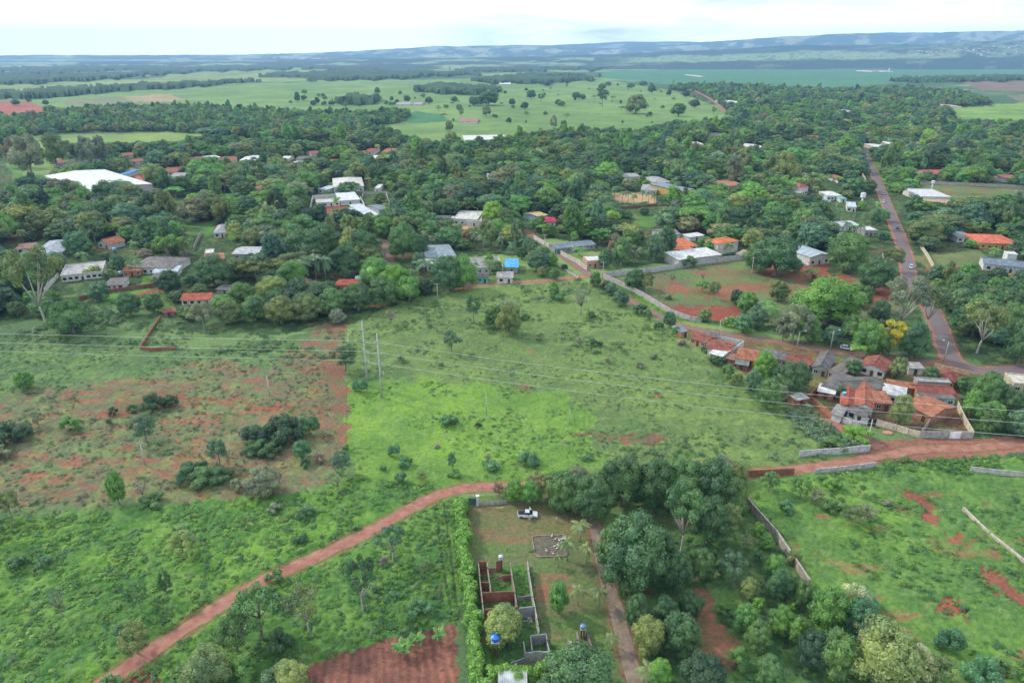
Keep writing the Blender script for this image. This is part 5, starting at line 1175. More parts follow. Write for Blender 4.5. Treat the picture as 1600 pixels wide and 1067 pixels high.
def build_homestead():
    p0, p1 = G(811, 806), G(838, 807)
    car((p0 + p1) / 2, math.atan2((p1 - p0).y, (p1 - p0).x) + .05, (0.72, 0.78, 0.86), 'white pickup with black cargo bed and both doors open in the yard', 'pickup', True)
    land(824, 802, 'the white pickup')
    person(G(826, 813.5), 2.6, (0.62, 0.5, 0.36), (0.5, 0.42, 0.3), 'person in pale shirt standing by the open pickup door')
    person(G(869.5, 815.5), 0.4, (0.7, 0.72, 0.7), (0.45, 0.5, 0.5), 'person in white top standing alone right of the pickup', .1)
    # bench trestle
    t = empty('trestle', G(781.5, 797), .1); tag(t, 'small tan wooden trestle on the yard left of the pickup', 'trestle')
    MB().box(-.9, -.12, .72, .9, .12, .8).build('beam', surf('wood', (0.5, 0.35, 0.2)), t)
    for x in (-.75, .75):
        for s in (-1, 1): MB().tube([(x, s * .1, .72), (x, s * .35, 0)], .05, 5).build('leg', surf('wood', (0.5, 0.35, 0.2)), t)
    # pond with concrete kerb
    poly = [(830.5, 840), (837, 837.5), (880, 836), (886, 840), (888, 866), (883, 870), (842, 871), (835, 867)]
    P = [G(*p) for p in poly]; c = sum(P, Vector()) / len(P)
    r = empty('pond', c); tag(r, 'small muddy rectangular duck pond with concrete kerb in the yard', 'pond'); land(859, 853, 'the duck pond')
    mb = MB(); n = len(P)
    for i in range(n):
        a, b = P[i] - c, P[(i + 1) % n] - c; a2, b2 = a * .955, b * .955
        mb.hexa([a2 + Vector((0, 0, -.05)), a + Vector((0, 0, -.05)), b + Vector((0, 0, -.05)), b2 + Vector((0, 0, -.05))], [a2 + Vector((0, 0, .3)), a + Vector((0, 0, .3)), b + Vector((0, 0, .3)), b2 + Vector((0, 0, .3))])
    mb.build('kerb', surf('concrete', (0.36, 0.28, 0.22)), r)
    w = MB(); w.add([tuple((p - c) * .957 + Vector((0, 0, .12))) for p in P], [tuple(range(n))][::1])
    wmat = surf('water', (0.15, 0.135, 0.10), .35, .08); w.f = [tuple(reversed(w.f[0]))] if (P[1] - P[0]).cross(P[2] - P[1]).z < 0 else w.f
    w.build('water_surface', wmat, r)
    dk = [(862.5, 838.5), (868, 843.5), (874, 845.5), (876.5, 843.8), (879, 842.5), (881, 843), (884, 842), (877, 849), (872, 852.5), (866.5, 854.5), (870, 858), (854, 861.5), (864.5, 866)]
    for i, (px, py) in enumerate(dk):
        m = MB(); s = 1.1
        m.ball((0, 0, .16 * s), .2 * s, 1.5, .9, .75, 8, 5)
        o = m.build('duck', surf('feather', (0.75, 0.75, 0.72)), None, True); o.location = G(px, py) + Vector((0, 0, .1)); o.rotation_euler = (0, 0, random.uniform(0, 6))
        h = MB(); h.tube([(.22 * s, 0, .2 * s), (.32 * s, 0, .38 * s), (.33 * s, 0, .44 * s)], [.07 * s, .05 * s, .05 * s], 6); h.ball((.35 * s, 0, .46 * s), .08 * s, 1.1, 1, 1, 6, 4)
        h.build('head', surf('feather', (0.75, 0.75, 0.72)), o, True)
        MB().tube([(.41 * s, 0, .45 * s), (.53 * s, 0, .43 * s)], [.035 * s, .015 * s], 5).build('beak', surf('paint', (0.6, 0.3, 0.05)), o)
        tag(o, 'white duck swimming in the muddy yard pond', 'duck', 'white ducks on the pond')
    # gate
    g = empty('gate', G(733, 789), -.02); tag(g, 'dark green sheet metal gate at the top of the hedge', 'gate'); land(733, 785, 'the green yard gate')
    MB().box(-1.7, -.05, .1, -.02, .05, 2).build('leaf', surf('paint', (0.06, 0.16, 0.13), .5), g); MB().box(.02, -.05, .1, 1.7, .05, 2).build('leaf', surf('paint', (0.06, 0.16, 0.13), .5), g)
    MB().box(1.75, -.3, 0, 2.35, .3, 2.6).box(1.65, -.4, 2.6, 2.45, .4, 2.8).build('pillar', surf('plaster', W_WHITE), g)
    rb_ = surf('brick', (0.36, 0.2, 0.15))
    for (x, y, k) in [(781, 905, 'orange brick rubble heap inside upper ruin room'), (826, 968, 'pale brick rubble heap inside lower right ruin room'), (893, 1008, 'grey rubble heap beside the low ruined hut')]:
        m = MB(); rr0 = random.Random(int(x))
        for _ in range(40):
            a, q = rr0.uniform(0, 6.28), rr0.uniform(0, 1) ** .6 * 1.1; z = max(0, .45 - q * .4) * rr0.random(); px_, py_ = q * math.cos(a), q * math.sin(a); sz = rr0.uniform(.08, .2)
            m.box(px_ - sz, py_ - sz * .6, z - .05, px_ + sz, py_ + sz * .6, z + sz * .7)
        o = m.build('rubble', rb_ if 'orange' in k else CONC); o.location = G(x, y); tag(o, k, 'rubble', kind='stuff')
    wall('low wire and post fence right of the green gate', [(746, 789), (770, 789), (792, 786)], 1.0, .06, (0.4, 0.4, 0.38), name='fence', cat='fence', clear=False)
    # ruins
    def ruin(label, base, segs, h, short=None):
        r = empty('unfinished_building', G(*base)); tag(r, label, 'ruin')
        for pts, col, hh in segs:
            P = [G(x, y, h) for x, y in pts]; P = [Vector((p.x, p.y, 0)) - r.location for p in P]
            mb = MB()
            for a, b in zip(P[:-1], P[1:]):
                d = (b - a).normalized(); q = Vector((-d.y, d.x, 0)) * .09; l = (b - a).length; n = max(1, int(l / 1.3))
                for k in range(n):
                    u, v = a + (b - a) * (k / n), a + (b - a) * ((k + 1) / n); z = hh * (1 - .22 * random.random() ** 2)
                    mb.hexa([u - q, v - q, v + q, u + q], [u - q + Vector((0, 0, z)), v - q + Vector((0, 0, z)), v + q + Vector((0, 0, z)), u + q + Vector((0, 0, z))])
            mb.build('wall', surf('brick' if col == W_BRICK else 'concrete', col), r)
        if short: land(base[0], base[1], short)
        return r
    cc = (0.30, 0.25, 0.21); rr_ = W_BRICK
    ruin('roofless brick and concrete building with open weedy rooms', (790, 930), [
        ([(747.5, 876.5), (751, 915), (756, 960)], cc, 2.8), ([(761, 877), (764, 900), (767, 923)], cc, 2.8), ([(797, 876), (803, 916), (812.5, 976)], cc, 2.8),
        ([(824, 873), (831, 920), (842.6, 981)], (0.4, 0.37, 0.35), 2.4), ([(748.5, 876.3), (760, 876)], rr_, 2.8), ([(775, 876), (783, 875.5)], rr_, 2.8), ([(762, 876), (775, 875.6)], cc, 1.2),
        ([(752, 905), (764, 904.5)], rr_, 2.6), ([(785, 891), (800, 890)], rr_, 1.6), ([(768, 918), (803, 916)], (0.3, 0.29, 0.28), 1.0), ([(804.5, 921), (830.5, 918)], (0.3, 0.29, 0.28), 1.0),
        ([(753.5, 925), (804, 923)], rr_, 2.8), ([(758, 951), (808, 947)], rr_, 2.8), ([(811, 947), (837, 944.5)], (0.32, 0.34, 0.36), 2.8)], 2.8, 'the roofless brick building')
    # cistern on post in the ruin
    def tank(px, py, h, r0, hh, col, label, name='water_tank', short=None, stand=WOOD):
        r = empty(name, G(px, py)); tag(r, label, 'water tank')
        m = MB()
        if h > 0:
            for a in range(4):
                x, y = r0 * .7 * math.cos(a * math.pi / 2 + .78), r0 * .7 * math.sin(a * math.pi / 2 + .78)
                MB().tube([(x, y, 0), (x, y, h)], .12, 5).build('leg', stand, r)
            MB().box(-r0, -r0, h, r0, r0, h + .12).build('platform', CONC, r)
        MB().tube([(0, 0, h + .13), (0, 0, h + hh * .7), (0, 0, h + hh * .75)], [r0 * .86, r0, r0 * 1.05], 16).build('tank', surf('paint', col, .35, .5), r)
        MB().tube([(0, 0, h + hh * .76), (0, 0, h + hh)], [r0 * 1.08, r0 * .35], 16).build('lid', surf('paint', tuple(c * 1.25 for c in col), .35, .5), r)
        if short: land(px, py - h * ppm(py), short)
        keep_clear(px - r0 * ppm(py), py - (h + hh) * ppm(py) * .8, px + r0 * ppm(py), py - h * ppm(py) * .75, G(px, py).y)
    tank(774, 1026, 3.9, .75, 1.35, (0.01, 0.13, 0.48), 'bright blue water tank raised on posts beside the long hedge', short='the blue water tank')
    tank(782.5, 890, 2.9, .45, 1.0, (0.42, 0.45, 0.55), 'small grey-blue cistern on post inside the roofless building', name='cistern')
    tank(910, 996, 2.3, .5, .9, (0.10, 0.2, 0.38), 'small blue tank on the low ruined hut')
    tank(1316, 630, 3.0, .6, 1.0, (0.1, 0.42, 0.62), 'small turquoise tank beside the maroon tiled house')
    tank(1330, 581, 3.6, .75, 1.1, (0.6, 0.58, 0.62), 'pinkish white tank beside the white gabled house')
    tank(191, 440, 4, .8, 1.2, (0.08, 0.3, 0.6), 'small blue tank over the grey annex of left estate')
    tank(183, 408, 6, .8, 1.2, (0.08, 0.3, 0.6), 'blue tank on pole left of the grey mansion')
    tank(1306, 409, 4, .9, 1.2, (0.03, 0.15, 0.4), 'dark blue tank near the pale blue hall')
    def tower(px, py, top, w, label, short=None):
        h = hpx(py, py - top); r = empty('water_tower', G(px, py)); tag(r, label, 'water tower')
        MB().tube([(0, 0, 0), (0, 0, h * .66)], [w * .45, w * .3], 14).build('stem', WHITEP, r, True)
        MB().tube([(0, 0, h * .66), (0, 0, h * .72), (0, 0, h)], [w * .3, w, w], 16).build('tank', WHITEP, r)
        MB().tube([(0, 0, h), (0, 0, h + .3)], [w * 1.03, w * .8], 16).build('cap', surf('paint', (0.6, 0.6, 0.6)), r)
        keep_clear(px - 3, top, px + 3, py, G(px, py).y)
        if short: land(px, (py + top) / 2, short)
    tower(1345, 325, 302, 1.7, 'white water tower with stem left of the paved road', 'the white roadside water tower')
    tower(1455.5, 296, 283, 1.3, 'small white water tower behind the modern terraced house', 'the small white water tower')
    tower(763, 290, 272, 1.2, 'slim white water tower alone in the central woods', 'the slim white woodland tower')
    gcol = (0.30, 0.31, 0.33)
    ruin('small roofless grey block hut behind the short hedge', (840, 1015), [
        ([(829, 992), (852, 989)], gcol, 2.6), ([(853, 989), (858.5, 1016)], gcol, 2.6), ([(829, 993), (831.5, 1015)], gcol, 2.6), ([(820, 1017), (858, 1015.5)], (0.4, 0.4, 0.4), 2.6), ([(818, 1001), (820.5, 1017)], gcol, 2.6),
        ([(798, 1027), (819.5, 1019)], (0.26, 0.28, 0.32), 1.6)], 2.6, 'the small roofless block hut')
    ruin('low ruined dark hut with rubble beside the driveway', (908, 1000), [([(901, 987), (907, 1011)], (0.25, 0.22, 0.2), 2.0), ([(911, 968), (925, 1005)], (0.2, 0.17, 0.16), 1.6), ([(908, 1012), (922, 1008)], (0.2, 0.22, 0.26), 1.6)], 2.0, 'the low ruined dark hut')
    house('pale sheet roofed shed cut by the bottom frame edge', (782, 1076), (820, 1076), (782, 1062), 2.5, 'shed', (0.5, 0.52, 0.55), W_GREY, 'shed', win=0, rh=.2, short='the bottom edge shed')
    # swimming pool
    P = [G(*p) for p in [(1284, 313), (1287, 309), (1299, 311), (1297, 316)]]; c = sum(P, Vector()) / 4
    r = empty('swimming_pool', c); tag(r, 'bright blue swimming pool left of the white pavilion', 'pool')
    m = MB(); m.hexa([p * 1.0 - c + Vector((0, 0, .02)) for p in P], [(p - c) + Vector((0, 0, .35)) for p in P]); m.build('basin', surf('plaster', W_WHITE), r)
    MB().add([tuple((p - c) * .9 + Vector((0, 0, .37))) for p in P], [(0, 1, 2, 3)]).build('water_surface', surf('water', (0.03, 0.35, 0.6), .1, .5), r)
    keep_clear(1284, 309, 1299, 316, c.y)
    # road cars
    def onroad(px, py, dpx, dpy, col, lab, kind='hatch'):
        a, b = G(px, py), G(px + dpx, py + dpy); d = b - a
        car(a + Vector((0, 0, .08)), math.atan2(d.y, d.x), col, lab, kind); keep_clear(px - 4, py - 3, px + 4, py + 2, a.y); land(px, py, 'the ' + ' '.join(lab.split()[:2]) + ' on the road')
    onroad(1423, 419, 1.5, 6, (0.55, 0.65, 0.85), 'pale blue car driving down the lower paved road')
    onroad(1380, 317, 1.2, 5, (0.7, 0.7, 0.72), 'white car on the middle stretch of paved road')
    onroad(1380, 304, 1.2, 5, (0.5, 0.42, 0.45), 'greyish car just above the white car on the road')
    onroad(1354.5, 262, 1.5, 5, (0.12, 0.17, 0.35), 'dark blue car near the top of paved road')
    onroad(1402, 358, 1.5, 5, (0.05, 0.06, 0.1), 'black car crossing the shaded stretch of paved road')
    onroad(1322, 546, 5, .8, (0.7, 0.75, 0.82), 'white car parked under trees beside the village street')
    onroad(121, 251, 5, -.5, (0.06, 0.2, 0.6), 'blue truck beside the wall beyond the warehouse', 'pickup')
    # boulder heap near the lot
    m = MB(); m.ball((0, 0, .2), 1.1, 1.4, 1, .45, 9, 5); o = m.build('dirt_mound', surf('plaster', (0.5, 0.3, 0.2)), None, True); o.location = G(1387, 677); tag(o, 'small tan dirt mound on grass before the curving wall', 'mound')
    # fence posts between the red field and bright grass
    pm = surf('wood', (0.3, 0.27, 0.24))
    base = [(541.5, y) for y in range(520, 706, 9)]
    src = None
    for i, (x, y) in enumerate(base):
        o = bpy.data.objects.new('fence_post', src.data) if src else MB().tube([(0, 0, 0), (0, 0, 1.4)], [.07, .06], 6).build('fence_post', pm)
        if src: link(o)
        src = src or o
        o.location = G(x, y); tag(o, 'thin wooden post of the wire fence edging the lime grass', 'fence post', 'posts of the field fence')

# ================================================================== vegetation
TONE = dict(dark=(0.068, 0.145, 0.066), deep=(0.042, 0.092, 0.05), mid=(0.10, 0.195, 0.072), fresh=(0.115, 0.25, 0.07), olive=(0.15, 0.205, 0.085), blue=(0.09, 0.175, 0.11), lime=(0.135, 0.28, 0.055), yellow=(0.21, 0.28, 0.11), grey=(0.19, 0.225, 0.16), brown=(0.18, 0.155, 0.10), pale=(0.36, 0.40, 0.25), teal=(0.085, 0.205, 0.105), gold=(0.42, 0.38, 0.05), purple=(0.24, 0.19, 0.20))
WORD = dict(dark='dark green', deep='blackish green', mid='mid green', fresh='fresh green', olive='olive green', blue='bluish green', lime='lime green', yellow='yellowish green', grey='grey-green', brown='brownish', pale='pale blossoming', teal='teal green', gold='yellow flowering', purple='purplish grey')
SHAPE = dict(round='round', umbrella='flat-topped', sparse='airy', tall='tall slim', bare='thin leafless', vase='pale-limbed', shrub='bushy', palm='coconut', royal='royal')

TONE = {k: (v[0] * 1.42, v[1] * 1.38, v[2] * (1.30 if k != 'gold' else 1)) for k, v in TONE.items()}
def leaf_quads(rng, C, R, n_per, size, up=0.15, flat=1.0):
    """clumps of small leaf faces over a set of lobes; C centres, R radii"""
    Vs = []
    for i, (c, r) in enumerate(zip(C, R)):
        n = max(8, int(n_per * (r / np.mean(R)) ** 2))
        d = rng.normal(size=(n, 3)); d[:, 2] += up; d /= np.linalg.norm(d, axis=1)[:, None]
        p = c + d * r * (0.80 + 0.30 * rng.random((n, 1))) * np.array([1, 1, flat])
        ok = np.ones(n, bool)
        for j, (c2, r2) in enumerate(zip(C, R)):
            if j != i: ok &= np.linalg.norm((p - c2) / np.array([1, 1, flat]), axis=1) > r2 * 0.80
        p, d = p[ok], d[ok]; n = len(p)
        if not n: continue
        nn = d * np.array([1, 1, 1.25]) + rng.normal(size=(n, 3)) * 0.42; nn /= np.linalg.norm(nn, axis=1)[:, None]
        t = np.cross(nn, rng.normal(size=(n, 3))); t /= np.linalg.norm(t, axis=1)[:, None] + 1e-9
        b = np.cross(nn, t); s = size * (0.55 + 0.9 * rng.random((n, 1)))
        q = np.stack([p - t * s - b * s * .35, p + b * s * .55 - nn * s * .15, p + t * s + b * s * .2, p - b * s * .7 - nn * s * .1], 1)
        Vs.append(q)
    V = np.concatenate(Vs).reshape(-1, 3)
    return V, np.arange(len(V)).reshape(-1, 4)
def cores(C, R, k=0.74, flat=1.0, n=7, m=4):
    mb = MB()
    for c, r in zip(C, R): mb.ball(tuple(c), r * k, 1, 1, flat, n, m)
    if len(C) > 25 and np.max(np.abs(C[:, 0])) < .6: mb.ball((0, 0, float(np.mean(C[:, 2]))), .30, 1, 1, float(np.ptp(C[:, 2])) * 1.4, 8, 5)
    V = np.array(mb.v); Fq = np.array([f if len(f) == 4 else (f[0], f[1], f[2], f[2]) for f in mb.f])
    return V, mb.f
def lobes(rng, style, k):
    C, R = [], []
    if style == 'umbrella':
        for i in range(k):
            a, r = rng.random() * 6.28, math.sqrt(rng.random()) * .42
            C.append((r * math.cos(a), r * math.sin(a), .84 - r * r * 1.1 + rng.normal() * .02)); R.append(.10 + .05 * rng.random())
        return np.array(C), np.array(R), .75
    if style == 'shrub':
        for i in range(k):
            a, r = rng.random() * 6.28, math.sqrt(rng.random()) * .36
            R.append(.10 + .075 * rng.random()); C.append((r * math.cos(a), r * math.sin(a), (.30 + .42 * (1 - (r / .4) ** 2)) * (.5 + .6 * rng.random())))
        return np.array(C), np.array(R), 1.15
    lo, hi, rad, fl = dict(round=(.24, .84, .35, 1.0), sparse=(.42, .90, .38, .8), tall=(.25, .90, .30, 1.25), bare=(.55, .93, .36, .9), vase=(.60, .93, .42, .7))[style]
    for i in range(k):
        for _ in range(40):
            u, a = rng.random(), rng.random() * 6.28
            z = lo + (hi - lo) * u; env = math.sin(math.pi * min(1, .22 + .72 * u)) ** .6
            if style == 'round': env = math.sqrt(max(.05, 1 - ((u - .3) / .75) ** 2))
            r = rad * env * math.sqrt(rng.random() * .75 + .25)
            c = np.array((r * math.cos(a), r * math.sin(a), z))
            if all(np.linalg.norm(c - q) > (.115 if style == 'round' else .12) for q in C) or _ == 39:
                C.append(c); break
        R.append((.082 + .065 * rng.random()) * (1.12 if style == 'round' else .9))
    return np.array(C), np.array(R), fl
def trunk_mesh(rng, C, style, detail=6):
    mb = MB(); th = dict(vase=.30, round=.22, umbrella=.42, sparse=.45, tall=.3, shrub=.05, bare=.35)[style]
    w = dict(vase=.023, round=.036, umbrella=.03, sparse=.026, tall=.025, shrub=.012, bare=.022)[style]
    b = Vector((rng.normal() * .015, rng.normal() * .015, th))
    mb.tube([(0, 0, -.01), (0, 0, .03), b * .55 + Vector((.01, 0, 0)), b], [w * 1.5, w, w * .85, w * .7], detail)
    idx = rng.permutation(len(C))[:7 if style != 'bare' else len(C)]
    for i in idx:
        c = Vector(C[i]); m = b.lerp(c, .5) + Vector((rng.normal() * .02, rng.normal() * .02, -.02))
        mb.tube([b - Vector((0, 0, .04)), m, c], [w * .6, w * (.36 if style != 'vase' else .48), w * .15], 5 if detail > 5 else 4)
        if style in ('bare', 'sparse'):
            for _ in range(3 if style == 'bare' else 1):
                q = c + Vector(rng.normal(size=3)) * .10; mb.tube([m, q], [w * .28, w * .06], 4)
    return mb
def crown_arrays(seed, style, q):
    rng = np.random.default_rng(seed)
    k = dict(round=36, umbrella=34, sparse=20, tall=24, shrub=16, bare=12, vase=17)[style]
    if q == 0: k = int(k * .6)
    C, R, fl = lobes(rng, style, k)
    if q == 0: R = R * 1.25
    npl = {2: 230, 1: 80, 0: 30}[q] * (dict(sparse=.75, bare=.10, umbrella=.55, vase=.8).get(style, 1))
    size = {2: .019, 1: .030, 0: .052}[q] * (1.0 if style != 'shrub' else 1.2)
    V, Fq = leaf_quads(rng, C, R, npl, size, flat=fl if style != 'umbrella' else .6)
    return rng, C, R, fl, V, Fq
_pm = {}
def proto(style, seed, q):
    key = (style, seed, q)
    if key in _pm: return _pm[key]
    rng, C, R, fl, V, Fq = crown_arrays(seed * 13 + 5, style, q)
    me = bpy.data.meshes.new(f'{style}_crown')
    kf = [tuple(f) for f in Fq]; vv = V
    if style != 'bare':
        cv, cf = cores(C, R, .70 if style in ('round', 'shrub', 'tall') else .45, fl if style != 'umbrella' else .6, 7 if q else 5, 4 if q else 3)
        n = len(V); vv = np.concatenate([V, cv]); kf = kf + [tuple(i + n for i in f) for f in cf]
    me.from_pydata([tuple(p) for p in vv], [], kf); me.materials.append(LEAF); me.update()
    tm = trunk_mesh(rng, C, style, 7 if q == 2 else 5).mesh('trunk', BARK if style != 'vase' else PALEBARK, True)
    _pm[key] = (me, tm); return _pm[key]
def palm_proto(seed, kind):
    key = ('palm', seed, kind)
    if key in _pm: return _pm[key]
    rng = random.Random(seed); mb = MB(); top = .78 if kind != 'banana' else .35
    nf = {'palm': 17, 'royal': 14, 'banana': 12}[kind]
    for i in range(nf):
        a = 2 * math.pi * i / nf + rng.uniform(-.2, .2); el = rng.uniform(-.15, .85) if kind != 'banana' else rng.uniform(.7, 1.5); L_ = .5 * rng.uniform(.85, 1.1)
        prev = None; pts = []
        for s in range(7):
            t = s / 6; r = L_ * t; z = top + L_ * .55 * (el * t - (1.15) * t * t * (.6 + .4 * (1 - el)))
            pts.append(Vector((r * math.cos(a), r * math.sin(a), z)))
        sd_ = Vector((-math.sin(a), math.cos(a), 0))
        wd = .10 if kind != 'banana' else .12
        for s in range(6):
            w0, w1 = wd * math.sin(math.pi * (.12 + .85 * s / 6)), wd * math.sin(math.pi * (.12 + .85 * (s + 1) / 6))
            p, n = pts[s], pts[s + 1]; dr = Vector((0, 0, -.45))
            g = .8 if kind == 'palm' else .95
            for sg in (-1, 1):
                e0, e1 = sd_ * sg * w0 + dr * w0, sd_ * sg * w1 + dr * w1
                if kind == 'banana': mb.add([p, n, n + e1, p + e0], [(0, 1, 2, 3) if sg > 0 else (3, 2, 1, 0)])
                else:
                    for k in range(4):     # leaflets
                        u0, u1 = k / 4, (k + .72) / 4
                        pa, pb = p.lerp(n, u0), p.lerp(n, u1); ea, eb = e0.lerp(e1, u0), e0.lerp(e1, u1); sh = (n - p) * .7
                        mb.add([pa, pb, pb + eb * 1.25 + sh, pa + ea * 1.25 + sh], [(0, 1, 2, 3) if sg > 0 else (3, 2, 1, 0)])
    cm = mb.mesh('fronds', LEAF)
    tb = MB(); w = .022 if kind == 'palm' else .03 if kind == 'royal' else .02
    tb.tube([(0, 0, 0), (.012, 0, .25 * top), (.008, .01, .6 * top), (0, 0, top)], [w * 1.5, w, w * .9, w * .8], 7)
    tm = tb.mesh('trunk', BARK, True)
    _pm[key] = (cm, tm); return _pm[key]

THINGS = []     # placed countable plants waiting for labels
def plant(px, py, wpx, hpx_, style, tone, world=None, wm=None, hm=None, q=None):
    if world is None:
        loc = G(px, py); w = wpx / ppm(py) * .95; h = max(1.0, hpx(py, hpx_))
    else: loc, w, h = world, wm, hm
    THINGS.append(dict(px=px, py=py, loc=loc, w=w, h=h, style=style, tone=tone, size=w * ppm(py), q=q))

